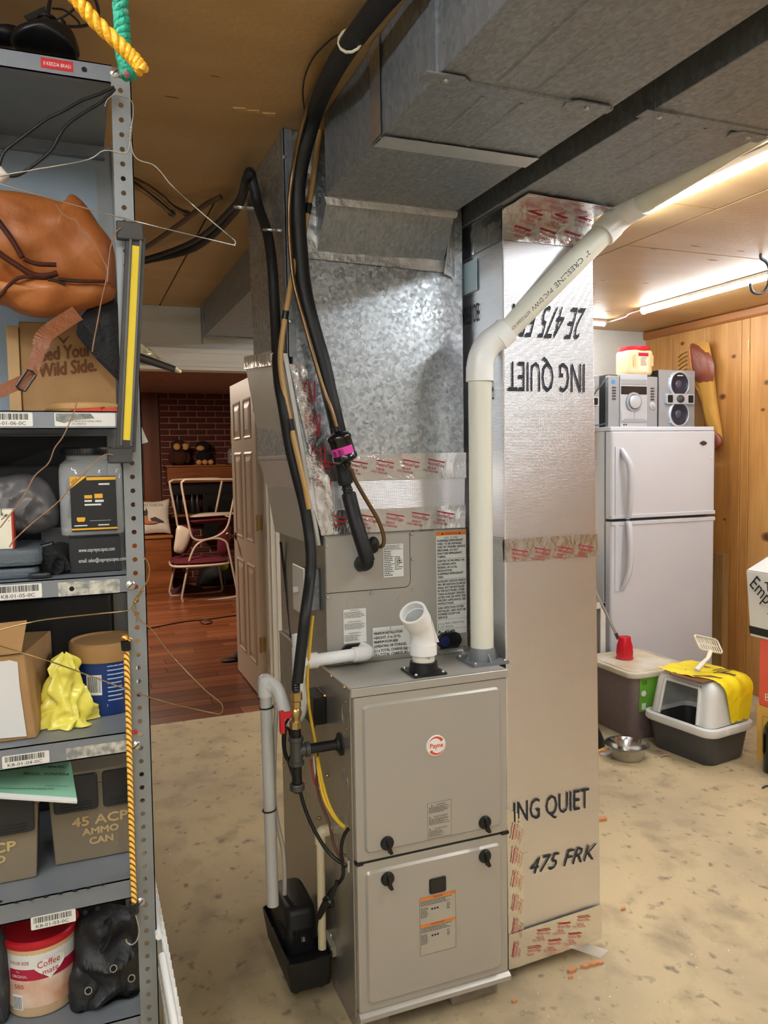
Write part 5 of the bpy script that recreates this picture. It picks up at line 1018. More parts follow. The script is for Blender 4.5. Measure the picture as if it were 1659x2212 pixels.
# ---- printed carton behind the bag
m_card = mat('cardboard', (176, 138, 92), .8, var=(14, .2, (160, 122, 78)), bump=(50, .15)); m_card2 = mat('cardboard_pale', (196, 160, 112), .8)
fc = thing('printed_carton', 'brown carton with outlined lettering standing under the leather bag', 'box', at(130, 885, Y=1.68))
a, b = at(40, 694, Y=1.70), at(252, 884, Y=1.70); q = MB(); q.box(a.x, b.x, 1.70, 1.86, 1.5945, a.z); q.build('carton', m_card, fc, bevel=.002, seg=1)
q = MB(); a2 = at(12, 694, Y=1.695); q.box(a2.x, a.x-.001, 1.695, 1.86, 1.5945, a.z-.01); q.build('inner_flap', m_card2, fc, bevel=.001, seg=1)
q = MB(); m_cp = mat('brown_print', (112, 70, 36), .8)
for t, px, py, px2, h in (('Feed Your', 72, 782, 198, .026), ('Wild Side.', 84, 815, 208, .026)):
    a, b = at(px, py, Y=1.6990), at(px2, py-14, Y=1.6990); u = (b-a); w = u.length; u.normalize(); q = MB(); q.text(t, a, u, ZU, h, w, bold=.0014); q.build('lettering', m_cp, fc)
q = MB(); a = at(137, 735, Y=1.6990); q.add([a+V((-.014, 0, .012)), a+V((-.004, 0, .004)), a+V((0, 0, 0)), a+V((.004, 0, .004)), a+V((.014, 0, .012)), a+V((0, 0, -.008))], [(0, 1, 5), (1, 2, 5), (2, 3, 5), (3, 4, 5)]); q.build('emblem', m_cp, fc, fix=False)
q = MB(); puff(q, [(164, 720), (170, 690), (188, 668), (244, 640), (256, 660), (257, 826), (250, 818), (212, 780), (168, 728)], 1.60, .010, .006, 60, sm_=False); tagged(q, 'dark_sleeve', mat('dark_fur', (26, 25, 27), .7, bump=(120, .6)), 'dark leaning sleeve between the leather bag and post', 'sleeve', sm=50)
hp = thing('round_wooden_box', 'shallow round wooden lid on shelf beside red packets', 'box', at(190, 884, Y=1.60)); c = V((at(182, 884, Y=1.62).x, 1.625, 1.5945))
q = MB(); q.lathe([(.066, 0), (.068, .003), (.068, .017), (.064, .020), (0, .021)], c, ZU, 36); q.build('rim', mat('pale_wood', (202, 162, 104), .5), hp, sm=40)
q = MB(); q.lathe([(.0695, .006), (.0705, .0085), (.0695, .011)], c, ZU, 36, caps=False); q.build('rim_band', mat('pale_wood2', (182, 138, 80), .5), hp, sm=40)
for i, (px, py, lb) in enumerate(((190, 883, 'red paper packet under the wooden lid, left one'), (225, 884, 'orange red paper packet under wooden lid, next to the post'))):
    a = at(px, py, Y=1.535); q = MB(); q.hexa([(a.x-.03, 1.525, 1.5945), (a.x+.022, 1.522, 1.5945), (a.x+.03, 1.55, 1.5945), (a.x-.028, 1.55, 1.5945), (a.x-.03, 1.53, 1.598), (a.x+.022, 1.526, 1.603), (a.x+.03, 1.55, 1.605), (a.x-.028, 1.55, 1.599)]); tagged(q, 'red_packet', mat('red_paper', (196, 62, 36), .6), lb, 'packet', 'red packets under the lid')
# ---- magnetic bar tied to the post
lv = thing('magnetic_bar', 'long black bar with worn yellow stripe wired along the post', 'bar', at(275, 970, Y=1.47))
t_, b_ = at(293, 508, Y=1.474), at(271, 975, Y=1.474); ax = (b_-t_).normalized(); sx_ = V((ax.z, 0, -ax.x))*-1
q = MB(); q.obox((t_+b_)/2, sx_*.017, YU*.004, ax*((b_-t_).length/2)); q.build('channel', mat('bar_black', (58, 56, 55), .45, .4, var=(25, .2, (70, 68, 66))), lv, bevel=.0015, seg=1)
for k in (-1, 1): q = MB(); q.obox((t_+b_)/2+sx_*(k*.0085)-YU*.006, sx_*.0018, YU*.003, ax*((b_-t_).length/2-.01)); q.build('rail', mat('bar_steel', (92, 90, 86), .4, .8), lv)
q = MB(); q.obox((t_+b_)/2-YU*.0045+sx_*.001, sx_*.0065, YU*.0015, ax*((b_-t_).length/2-.02)); q.build('stripe', mat('worn_yellow', (226, 198, 40), .55, var=(34, .06, (88, 78, 30), (1, 1, .35), .62)), lv)
a = at(281, 499, Y=1.468); q = MB(); q.box(a.x-.023, a.x+.022, 1.464, 1.478, a.z-.016, a.z+.016); q.build('end_bracket', MATS['bar_black'], lv, bevel=.002, seg=1)
a = at(260, 985, Y=1.468); q = MB(); q.box(a.x-.022, a.x+.02, 1.464, 1.476, a.z-.013, a.z+.014); q.build('end_bracket', MATS['bar_black'], lv, bevel=.002, seg=1)
m_str = mat('brown_string', (150, 112, 84), .6)
for nm, lb, pts in (('tie_wire', 'thin twisted wire holding the top of the yellow striped bar', ((262, 492), (252, 500), (246, 512), (238, 540), (234, 580), (232, 610))),
                    ('brown_string', 'thin brown string hanging in front of the leather bag', ((120, 440), (132, 458), (150, 472), (164, 476), (180, 505), (205, 530), (222, 560), (232, 585), (226, 620), (218, 655), (212, 690), (204, 730), (199, 760))),
                    ('brown_string', 'thin brown string hanging past the jar and shelf labels', ((168, 858), (160, 890), (148, 918), (135, 945), (118, 968), (105, 1000), (75, 1028), (58, 1060), (35, 1095), (0, 1140))),
                    ('tie_wire', 'thin wire from lower bar bracket down to the cream box', ((245, 983), (228, 982), (210, 995), (175, 1030), (150, 1055), (130, 1080), (95, 1110), (70, 1130), (32, 1165), (20, 1182)))):
    q = MB(); q.tube(smooth([at(x, y, Y=1.462) for x, y in pts], 5), .0011, 6); tagged(q, nm, m_str, lb, 'string', sm=60)
fm = thing('film_packet', 'clear film wrapped roll sticking out right of the post', 'packet', at(320, 790, Y=1.58))
q = MB(); puff(q, [(285, 728), (305, 745), (322, 752), (345, 772), (388, 797), (386, 806), (340, 792), (285, 780)], 1.57, .014, .006, 70, seed=3); q.build('wrap', mat('gold_film', (214, 200, 164), .15, .4, var=(40, .08, (90, 78, 56), (1, 1, 1), .62)), fm, sm=30)
q = MB(); a, b = at(296, 770, Y=1.552), at(378, 798, Y=1.552); q.tube([a, b], [.009, .006], 10); q.build('dark_roll', mat('film_dark', (50, 44, 40), .15), fm, sm=40)
q = MB(); puff(q, [(292, 905), (300, 908), (320, 955), (297, 962), (288, 960)], 1.51, .0015, .001, 60, sm_=False); tagged(q, 'plastic_corner', mat('clear_plastic_bag', (190, 192, 186), .2), 'torn clear plastic corner poking out beside the post', 'plastic', sm=40)
# ---- second bay: jar, boxes, case
def rbox_sec(cx, cy, hx, hy, r): return rrect(cx-hx, cx+hx, cy-hy, cy+hy, r, 5)
jb_ = thing('scope_box', 'black box with white web address lettering under the clear jar', 'box', at(215, 1245, Y=1.56)); bx0, bx1 = at(149, 1200, Y=1.555).x, .075
bz1 = at(200, 1161, Y=1.555).z
q = MB(); q.box(bx0, bx1, 1.555, 1.70, 1.2965, bz1); q.build('carton', mat('matt_black_card', (30, 31, 33), .55), jb_, bevel=.0015, seg=1)
for t, py, x0, x1 in (('www.ospreyscopes.com', 1190, 170, 248), ('email: sales@ospreyscopes.com', 1213, 170, 272)):
    a, b = at(x0, py+3, Y=1.5545), at(x1, py+2, Y=1.5545); q = MB(); q.text(t, V((a.x, 1.5545, a.z)), XU, ZU, .0075, b.x-a.x); q.build('lettering', m_white, jb_)
jr = thing('clear_plastic_jar', 'square clear plastic jar with black ribbed lid and yellow label', 'jar', at(200, 1160, Y=1.6)); jx0, jx1 = at(128, 1080, Y=1.56).x, at(268, 1080, Y=1.56).x
jc = ((jx0+jx1)/2, 1.56+(jx1-jx0)/2); jh = (jx1-jx0)/2; zb, ztp = bz1+.001, at(190, 990, Y=1.58).z
m_clear = mat('clear_pet', (236, 240, 240), .05, alpha=.28, coat=.6); q = MB(); secs = [(.82, zb, .02), (.97, zb+.004, .022), (1, zb+.012, .022), (1, ztp-.022, .022), (.95, ztp-.010, .03), (.78, ztp-.002, .045)]; k = 0; vs = []
for f, z, r in secs: ol = rbox_sec(jc[0], jc[1], jh*f, jh*f, min(r, jh*f*.95)); k = len(ol); vs += [(p[0], p[1], z) for p in ol]
zl1 = at(190, 963, Y=1.58).z
vs += [(jc[0]+(p[0]-jc[0])*.98, jc[1]+(p[1]-jc[1])*.98, ztp+.008) for p in rbox_sec(jc[0], jc[1], jh*.76, jh*.76, jh*.7)]
q.add(vs, [tuple(range(k))[::-1]]+[(r*k+i, r*k+(i+1) % k, (r+1)*k+(i+1) % k, (r+1)*k+i) for r in range(len(secs)) for i in range(k)]); q.build('bottle', m_clear, jr, sm=50)
q = MB(); q.lathe([(jh*.84, 0), (jh*.86, .003), (jh*.86, zl1-ztp-.012), (jh*.82, zl1-ztp-.008), (0, zl1-ztp-.008)], (jc[0]-.004, jc[1], ztp+.006), ZU, 48); lid = q.build('lid', m_black, jr, sm=30)
q = MB()
for k in range(60): an = k*math.pi/30; c, s = math.cos(an), math.sin(an); q.obox((jc[0]-.004+c*jh*.862, jc[1]+s*jh*.862, ztp+.006+(zl1-ztp-.010)/2), V((c, s, 0))*.0008, V((-s, c, 0))*.0014, ZU*((zl1-ztp-.014)/2))
q.build('lid_ribs', m_black, lid, weld=False)
a, b = at(150, 1030, Y=1.557), at(254, 1145, Y=1.557); q = MB(); q.box(a.x, b.x, 1.5575, 1.5585, b.z, a.z); q.build('label', mat('label_black', (22, 21, 22), .35), jr); q = MB(); yy = 1.557; w, h = b.x-a.x, a.z-b.z; o = V((a.x, yy, b.z))
q.add([o+V((0, 0, h)), o+V((w*.37, 0, h)), o+V((0, 0, h*.78))], [(0, 1, 2)]); q.rect(o, XU, ZU, w*.36, w, h*.93, h*.985); q.rect(o, XU, ZU, 0, w, .003, h*.06)
for x0, x1, z0, z1 in ((.30, .47, .60, .66), (.52, .70, .60, .68), (.12, .30, .20, .26), (.14, .28, .18, .20)): q.rect(o, XU, ZU, w*x0, w*x1, h*z0, h*z1)
q.build('label_yellow', mat('label_yellow', (236, 176, 40), .4), jr, fix=False)['kind'] = 'stuff'
q = MB(); q.text('NEW', o+V((w*.055, -.0004, h*.855)), V((.80, 0, .60)), V((-.60, 0, .80)), h*.065, w*.17); q.build('label_print', m_ink, jr); q = MB()
for x0, x1, z0, z1 in ((.30, .46, .54, .57), (.53, .72, .53, .57), (.30, .66, .47, .50), (.06, .34, .10, .12), (.58, .82, .10, .12), (.62, .86, .84, .87), (.40, .86, .19, .195)): q.rect(o, XU, ZU, w*x0, w*x1, h*z0, h*z1)
q.build('label_white', m_white, jr, fix=False)['kind'] = 'stuff'
for i in range(4):
    q = MB(); q.tube(smooth([V((jc[0]+jh*.75*math.cos(t*.9+i), jc[1]+jh*.6*math.sin(t*1.1+i*2), zb+.02+(ztp-zb-.05)*((t*.21+i*.23) % 1))) for t in range(9)], 5), .004, 7); q.build('coiled_strap', m_cord, jr, sm=60)
q = MB(); puff(q, [(-30, 1040), (8, 1028), (50, 1022), (85, 1030), (108, 1050), (124, 1085), (127, 1120), (120, 1136), (90, 1150), (50, 1152), (-30, 1130)], 1.66, .05, .028, 22, rings=20, seed=2., ridge=True, zmin=1.3); tagged(q, 'grey_plastic_bag', mat('grey_film_bag', (120, 117, 118), .35, sss=.1), 'crumpled grey plastic bag left of the clear jar', 'bag', sm=40)
q = MB(); a, b = at(88, 1142, Y=1.72), at(160, 1192, Y=1.72); q.box(a.x, b.x, 1.71, 1.737, 1.2965, a.z); tagged(q, 'grey_carton', mat('grey_card', (132, 130, 134), .6), 'plain grey carton behind the strap roll', 'box', bevel=.002)
cs = thing('tool_case', 'textured grey plastic tool case at the left of the shelf', 'case', at(30, 1255, Y=1.55)); m_case2 = mat('case_grey', (86, 95, 102), .5, bump=(220, .3)); ca, cb_ = at(93, 1240, Y=1.53), at(92, 1183, Y=1.55)
zc = at(40, 1225, Y=1.53).z
q = MB(); q.prism(rrect(-.25, ca.x-.006, 1.53, 1.72, .02, 4), (0, 0, 1.2965), XU, YU, (0, 0, zc-.002-1.2965)); q.build('lower_shell', m_case2, cs, bevel=.006)
q = MB(); q.prism(rrect(-.25, ca.x, 1.525, 1.725, .02, 4), (0, 0, zc+.001), XU, YU, (0, 0, cb_.z-zc)); q.build('upper_shell', m_case2, cs, bevel=.008)
cz_ = cb_.z+.0015; bxx = thing('cream_ammo_box', 'small cream carton with red edge standing on the grey case', 'box', (at(10, 1180, Y=1.54).x, 1.56, cz_)); x1_ = at(29, 1150, Y=1.54).x; zt2 = at(15, 1101, Y=1.54).z
q = MB(); q.box(x1_-.09, x1_, 1.54, 1.59, cz_, zt2); q.build('carton', mat('cream_card', (226, 220, 200), .6), bxx, bevel=.001, seg=1); q = MB(); q.box(x1_-.0025, x1_+.0005, 1.5395, 1.5905, cz_+.001, zt2-.004); q.build('red_edge', mat('red_card', (176, 50, 30), .6), bxx)
q = MB(); a = at(4, 1118, Y=1.5393); rr = random.Random(8)
for k in range(7): p0 = a+V((rr.uniform(-.004, .010), 0, rr.uniform(-.010, .010))); q.tube([p0, p0+V((rr.uniform(-.006, .006), 0, rr.uniform(-.007, .007))), p0+V((rr.uniform(-.006, .008), 0, rr.uniform(-.008, .008)))], .0005, 4)
q.build('scribble_print', m_ink, bxx)
sr = thing('strap_roll', 'rolled black webbing strap beside the black lettered box', 'strap', at(120, 1245, Y=1.58)); c = at(122, 1220, Y=1.58); m_web = mat('black_webbing', (22, 22, 23), .75, bump=(160, .5))
q = MB(); q.lathe([(.012, -.03), (.026, -.03), (.026, .03), (.012, .03)], (c.x, 1.58, 1.2965+.0265), V((.35, 1, .15)), 24); q.build('roll', m_web, sr, sm=40); q = MB(); q.obox((c.x-.02, 1.60, 1.2965+.042), V((.016, 0, .004)), V((0, .014, 0)), V((0, 0, .012))); q.build('buckle', m_black, sr, bevel=.003)
q = MB(); q.tube(smooth([V((c.x-.01, 1.545, 1.31)), V((c.x+.0, 1.54, 1.33)), V((c.x+.014, 1.545, 1.325)), V((c.x+.02, 1.55, 1.305))], 5), .006, 8, flat=.4); q.build('strap_end', m_web, sr, sm=60)
q = MB(); a = at(86, 1246, Y=1.53); q.box(a.x-.018, a.x+.018, 1.515, 1.55, 1.2965, 1.306).box(a.x-.012, a.x+.014, 1.512, 1.5155, 1.298, 1.3045); tagged(q, 'belt_clip', m_black, 'flat black belt clip lying on the shelf front edge', 'clip', bevel=.0015, weld=False)
q = MB(); q.box(-.62, .06, 1.74, 1.86, 1.2975, 1.50); tagged(q, 'black_tote', mat('tote_black', (20, 21, 24), .5), 'large black tote at the back behind the jar', 'box', bevel=.006)
# ---- third bay
cb2 = thing('open_carton', 'open brown carton with torn white label left of yellow bag', 'box', at(30, 1610, Y=1.55))
A = [at(x, y, Y=1.535) for x, y in ((-60, 1625), (80, 1603), (52, 1412), (-60, 1424))]; Bk = [at(x, y, Y=1.74) for x, y in ((-60, 1540), (118, 1530), (110, 1362), (-60, 1372))]
for p in A[:2]+Bk[:2]: p.z = 1.0015
q = MB(); q.hexa([A[0], A[1], Bk[1], Bk[0], A[3], A[2], Bk[2], Bk[3]]); q.build('carton', m_card, cb2, bevel=.002, seg=1)
q = MB(); F_ = [at(x, y, Y=1.53) for x, y in ((-50, 1422), (46, 1410), (58, 1340), (-50, 1352))]; q.hexa([F_[0], F_[1], F_[1]+YU*.003, F_[0]+YU*.003, F_[3], F_[2], F_[2]+YU*.003, F_[3]+YU*.003]); q.build('flap', m_card, cb2)
q = MB(); o_ = [(at(x, y, Y=1.5335)) for x, y in ((-50, 1432), (10, 1428), (20, 1426), (38, 1430), (42, 1480), (54, 1562), (58, 1590), (-50, 1600))]; q.add(o_+[p-YU*.0008 for p in o_], [tuple(range(8)), tuple(range(15, 7, -1))]+[(i, (i+1) % 8, 8+(i+1) % 8, 8+i) for i in range(8)]); q.build('label', mat('torn_white', (214, 214, 212), .6), cb2)
m_yb = mat('yellow_film', (240, 228, 100), .25, sss=.3); yb = thing('yellow_plastic_bag', 'crumpled yellow plastic bag beside blue coffee can', 'bag', at(140, 1590, Y=1.56))
yt_ = at(138, 1416, Y=1.575); yb0 = at(140, 1590, Y=1.575)
def ybag(u_, v_):
    an = u_*2*math.pi; z = 1.0025+(yt_.z-1.0025)*v_
    r_ = (.050, .049, .044, .038, .035, .033, .029, .026, .026, .018, .004); f = v_*10; k_ = min(int(f), 9); r0 = r_[k_]*(1-f+k_)+r_[k_+1]*(f-k_)
    n1 = noise.noise(V((math.cos(an)*1.6, math.sin(an)*1.6, v_*4.5+3)))
    r0 *= 1+.20*math.sin(4*an+7*v_+3*n1)+.10*math.sin(9*an-9*v_+5*n1)+.22*n1-.12*abs(math.sin(6*v_+2*an+4*n1))
    return V((yb0.x+(yt_.x-yb0.x)*v_+r0*1.12*math.cos(an), 1.60+r0*.8*math.sin(an), max(1.0025, z+.006*n1*(v_ > .05))))
q = MB(); q.grid(ybag, 64, 60, True); q.build('film', m_yb, yb, sm=75)
q = MB(); puff(q, [(166, 1548), (182, 1556), (200, 1568), (194, 1578), (170, 1584), (158, 1572)], 1.57, .014, .006, 60, rings=7, seed=9., zmin=1.0025); q.build('film_fold', m_yb, yb, sm=28)
bc = thing('blue_coffee_can', 'blue plastic coffee can with tan lid behind the bungee cord', 'can', at(230, 1555, Y=1.66)); cx, cy = at(232, 1500, Y=1.675).x, 1.675; zb0 = 1.0015; zt0_ = at(232, 1432, Y=1.61).z; zl = at(232, 1392, Y=1.61).z
m_blue = mat('can_blue', (26, 62, 128), .35, var=(6, .3, (18, 44, 100))); q = MB(); q.lathe([(.060, 0), (.0635, .006), (.064, zt0_-zb0-.01), (.066, zt0_-zb0)], (cx, cy, zb0), ZU, 40); q.build('body', m_blue, bc, sm=40)
q = MB(); q.lathe([(.0685, 0), (.0700, .003), (.0695, zl-zt0_-.003), (.066, zl-zt0_), (.062, zl-zt0_-.004), (0, zl-zt0_-.004)], (cx, cy, zt0_), ZU, 40); q.build('lid', mat('lid_tan', (176, 136, 88), .45), bc, sm=40)
def on_can(c, r, ang, z, m=1):   # point on a can: ang measured from the camera side
    base = math.atan2(CAM.y-c[1], CAM.x-c[0]); return V((c[0]+r*math.cos(base+ang), c[1]+r*math.sin(base+ang), z))
def can_patch(q, c, r, a0, a1, z0, z1, n=8): q.grid(lambda u, v: on_can(c, r, a0+(a1-a0)*u, z0+(z1-z0)*v), n, 2)
def can_text(q, t, c, r, a0, z, h, w=None, slant=0.):
    vs, fs, tw = text_data(t); sy = h/.7; sx = (w/tw) if w else sy*.9; q.add([on_can(c, r, a0+(p[0]*sx)/r, z+p[1]*sy+slant*p[0]*sx) for p in vs], fs)
q = MB(); can_patch(q, (cx, cy), .0645, -.62, -.15, 1.045, 1.085, 6); q.build('barcode_panel', m_white, bc, fix=False)
q = MB()
for k in range(14): x = -.58+k*.030; can_patch(q, (cx, cy), .0648, x, x+random.choice((.008, .014, .02)), 1.05, 1.082, 2)
q.build('barcode', m_ink, bc, fix=False); q = MB(); rr = random.Random(4)
for k in range(9): can_patch(q, (cx, cy), .0647, .02, .02+rr.uniform(.4, .62), 1.032+k*.0085, 1.0345+k*.0085, 5)
can_text(q, 'f', (cx, cy), .0648, -.02, 1.020, .006); q.build('small_print', mat('pale_print', (170, 190, 220), .5), bc, fix=False)
q = MB(); can_patch(q, (cx, cy), .0647, .62, 1.2, 1.03, 1.105, 5); q.build('white_panel', m_white, bc, fix=False)
q = MB(); q.box(-.62, .06, 1.76, 1.865, 1.003, 1.22); tagged(q, 'black_tote', MATS['tote_black'], 'large black tote at the back behind the blue can', 'box', bevel=.006)
# ---- fourth bay: two ammo cans and the green manual
m_olive = mat('ammo_tan', (128, 116, 96), .5); m_latch = mat('latch_black', (34, 35, 38), .5); m_sten = mat('stencil_tan', (196, 168, 116), .6)
def ammo(lb, xl, xr, Y, zt, tt, dx=0):
    t = thing('ammo_can', lb, 'can', ((xl+xr)/2, Y, .7205), 'ammo cans on the shelf'); z0 = .7215; d = .12; tp = .008
    q = MB(); q.hexa([(xl+tp, Y+.004, z0), (xr-tp, Y+.004, z0), (xr-tp, Y+d, z0), (xl+tp, Y+d, z0), (xl, Y, zt-.028), (xr, Y, zt-.028), (xr, Y+d+.004, zt-.028), (xl, Y+d+.004, zt-.028)]); q.build('body', m_olive, t, bevel=.003)
    q = MB(); q.box(xl-.004, xr+.004, Y-.003, Y+d+.008, zt-.0275, zt); q.build('lid', m_olive, t, bevel=.004)
    w = (xr-xl)
    for f in (.27, .75):
        c = xl+w*f; q = MB(); q.prism(rrect(c-w*.215, c+w*.215, zt-.075, zt-.004, .006, 3), (0, Y-.004, 0), XU, ZU, (0, -.007, 0)); l_ = q.build('latch', m_latch, t, bevel=.0015, seg=1)
        for k in range(3): q = MB(); q.box(c-w*.15, c+w*.15, Y-.0125, Y-.010, zt-.071+k*.006, zt-.069+k*.006); q.build('latch_rib', m_latch, l_)
    for s_, zz, hh, ww in zip(tt, (zt-.110, zt-.130, zt-.150), (.018, .013, .013), (.56, .36, .24)):
        q = MB(); q.text(s_, V((xl+w*.5, Y-.0014+(zt-zz-.028)*.026, zz)), XU, ZU, hh, w*ww, 'c', bold=.0009); q.build('stencil', m_sten, t)
    return t
zt_a = at(190, 1716, Y=1.60).z; xa0, xa1 = at(106, 1780, Y=1.60).x, at(106, 1780, Y=1.60).x+.185
ammo('tan ammo can with 45 ACP stencil behind the bungee cord', xa0, xa1, 1.60, .903, ('45 ACP', 'AMMO', 'CAN'))
xb1 = at(84, 1790, Y=1.57).x; ammo('tan ammo can at the left frame edge, half cut off', xb1-.185, xb1, 1.57, .893, ('45 ACP', 'AMMO', 'CAN'))
gm = thing('green_manual', 'green instruction booklet resting on the ammo cans', 'booklet', at(90, 1700, Y=1.53))
G = [at(-60, 1722, Y=1.515), at(166, 1736, Y=1.515), at(200, 1622, Y=1.66), at(-60, 1610, Y=1.66)]; G[2] = G[1]+(G[3]-G[0]); nrm = ((G[1]-G[0]).cross(G[3]-G[0])).normalized()
if nrm.z < 0: nrm = -nrm
q = MB(); q.hexa([p for p in G]+[p+nrm*.0045 for p in G]); q.build('pages', m_white, gm)
G2 = [p+nrm*.005 for p in G]; G2[0] = G2[0]+(G2[3]-G2[0])*.07; G2[1] = G2[1]+(G2[2]-G2[1])*.07; q = MB(); q.quad(*G2); q.build('cover', mat('green_paper', (138, 192, 162), .6), gm, fix=False)
u = (G[1]-G[0]).normalized(); v = (G[3]-G[0]); v = (v-u*v.dot(u)).normalized(); base = G2[0]+nrm*.0008
def gtxt(t, px, py, px2, h):
    # where the sight line meets the cover
    def hit(x, y):
        p = at(x, y, Y=1.5); d_ = p-CAM; k = (base-CAM).dot(nrm)/d_.dot(nrm); return CAM+d_*k
    a, b = hit(px, py), hit(px2, py+1); q = MB(); q.text(t, a, (b-a).normalized(), v, h, (b-a).length); q.build('lettering', m_ink, gm)
gtxt('347894-701', 86, 1658, 138, .007); gtxt('MODEL  PG96MSAA', 50, 1674, 149, .008); gtxt('Printed on recycled paper', 99, 1698, 149, .0032); gtxt('This manual must be left with the equipment owner.', 0, 1704, 118, .0038)
# ---- bottom bay: creamer canister and black bag
def canister(lb, c, zb, s, front_text, grp=None):
    t = thing('creamer_canister', lb, 'canister', (c[0], c[1], zb)); m_cr = mat('cream_plastic', (226, 194, 150), .4)
    q = MB(); q.lathe([(.060*s, 0), (.064*s, .005*s), (.0645*s, .118*s), (.066*s, .124*s), (.0665*s, .132*s)], (c[0], c[1], zb), ZU, 40); q.build('body', m_cr, t, sm=40)
    q = MB(); q.lathe([(.068*s, 0), (.0695*s, .003*s), (.0695*s, .012*s), (.066*s, .015*s), (.062*s, .013*s), (0, .013*s)], (c[0], c[1], zb+.132*s), ZU, 40); q.build('lid', mat('lid_red', (206, 30, 44), .4), t, sm=40)
    return t
cc = (at(91, 2100, Y=1.63).x, 1.63); zcb = .4505
cn = canister('creamer canister with red lid and heart logo at the bottom shelf', cc, zcb, 1.03, True); r = .0645*1.03+.0006
q = MB(); can_patch(q, cc, r, -1.15, 1.1, zcb+.022, zcb+.125, 20); q.build('label_base', mat('label_brown_pic', (196, 132, 92), .45, var=(16, .25, (232, 214, 196))), cn, fix=False)
q = MB(); can_patch(q, cc, r+.0003, -1.15, 1.1, zcb+.092, zcb+.127, 20); q.build('label_white_band', m_white, cn, fix=False)
q = MB(); can_patch(q, cc, r+.0005, -.95, 1.1, zcb+.076, zcb+.098, 20); q.build('label_red_band', mat('label_crimson', (176, 26, 62), .45), cn, fix=False)
hz_ = []; q = MB()
for k in range(24):
    t = k*2*math.pi/24; hx, hy = 16*math.sin(t)**3/17, (13*math.cos(t)-5*math.cos(2*t)-2*math.cos(3*t)-math.cos(4*t))/17; hz_.append(on_can(cc, r+.0045, .20+hx*.44, zcb+.100+hy*.026))
q.add(hz_, [tuple(range(24))]); q.build('heart_emblem', m_white, cn, fix=False)
q = MB(); can_text(q, 'Coffee', cc, r+.005, -.12, zcb+.100, .013, .042, .08); can_text(q, 'mate', cc, r+.005, .0, zcb+.086, .011, .030, .08); q.build('logo_lettering', mat('logo_red', (190, 30, 50), .45), cn, fix=False)
q = MB(); can_text(q, 'VALUE SIZE', cc, r+.0011, -.92, zcb+.108, .006, .040); can_text(q, '500', cc, r+.0011, -.80, zcb+.060, .009, .020); q.build('red_lettering', MATS['label_crimson'], cn, fix=False)
q = MB(); can_text(q, 'The', cc, r+.0011, -.72, zcb+.092, .0035); can_text(q, 'ORIGINAL', cc, r+.0011, -.86, zcb+.082, .0055, .032); q.build('white_lettering', m_white, cn, fix=False)
q = MB(); can_patch(q, cc, r+.0007, -.88, -.55, zcb+.018, zcb+.048, 5); q.build('barcode_panel', m_white, cn, fix=False); q = MB()
for k in range(8): can_patch(q, cc, r+.001, -.86+k*.036, -.845+k*.036, zcb+.02, zcb+.044, 2)
q.build('barcode', m_ink, cn, fix=False)
bb = thing('black_grommet_bag', 'slumped black bag with metal grommets beside creamer canister', 'bag', at(230, 2190, Y=1.6)); m_bb = mat('black_cloth', (26, 26, 29), .5, bump=(50, .4))
q = MB(); puff(q, [(165, 1990), (200, 1960), (250, 1955), (290, 1970), (305, 2030), (308, 2100), (312, 2260), (250, 2275), (190, 2262), (150, 2170), (146, 2120), (158, 2070)], 1.60, .055, .03, 15, rings=24, seed=4., c=(230, 2110), ridge=True, zmin=.4505); q.build('cloth', m_bb, bb, sm=45)
q = MB(); puff(q, [(150, 2110), (175, 2085), (215, 2105), (220, 2150), (205, 2200), (175, 2212), (152, 2180)], 1.565, .022, .012, 40, rings=8, seed=7., zmin=.4505); q.build('flap', m_bb, bb, sm=45)
for px, py in ((191, 2140), (245, 2092), (284, 2113)):
    a = at(px, py, Y=1.535); q = MB(); q.tube([a+V((.0062*math.cos(k*.5236), 0, .0072*math.sin(k*.5236))) for k in range(12)], .0014, 6, closed=True); q.build('grommet', m_screw, bb, sm=60)
    q = MB(); q.lathe([(0, 0), (.006, 0)], a+YU*.0006, -YU, 12, caps=False); q.build('grommet_hole', m_hole, bb, fix=False)
q = MB(); q.tube(smooth([at(x, y, Y=1.545) for x, y in ((225, 1995), (240, 1990), (235, 2030), (218, 2055))], 5), .009, 8, flat=.3); q.build('strap', MATS['black_webbing'], bb, sm=60)
q = MB(); puff(q, [(-40, 2010), (8, 2012), (18, 2060), (24, 2120), (20, 2212), (20, 2260), (-40, 2260)], 1.60, .03, .01, 40, zmin=.4505); tagged(q, 'dark_grey_bag', mat('dark_grey_cloth', (58, 58, 60), .7, bump=(60, .4)), 'dark grey cloth bag at the left frame edge, bottom shelf', 'bag', sm=50)
# ---- bungee cord
bu = thing('bungee_cord', 'yellow and red woven bungee cord hanging along the post', 'cord', at(290, 1975, Y=1.485)); m_bun = bpy.data.materials.new('bungee_weave'); m_bun.use_nodes = True
nt = m_bun.node_tree; tc = nt.nodes.new('ShaderNodeTexCoord'); wv = nt.nodes.new('ShaderNodeTexWave'); wv.bands_direction = 'DIAGONAL'; wv.inputs['Scale'].default_value = 58; nt.links.new(tc.outputs['Object'], wv.inputs['Vector'])
nt.links.new(ramp_mix(nt, wv.outputs['Fac'], [(.0, (60, 30, 20)), (.12, (206, 76, 30)), (.34, (238, 190, 50)), (.9, (240, 214, 110))]), nt.nodes['Principled BSDF'].inputs['Base Color'])
bpts = [at(x, y, Y=1.487) for x, y in ((273, 1402), (275, 1470), (278, 1560), (280, 1650), (283, 1750), (286, 1850), (290, 1950))]; q = MB(); q.tube(smooth(bpts, 8), .0052, 10); q.build('core', m_bun, bu, sm=60)
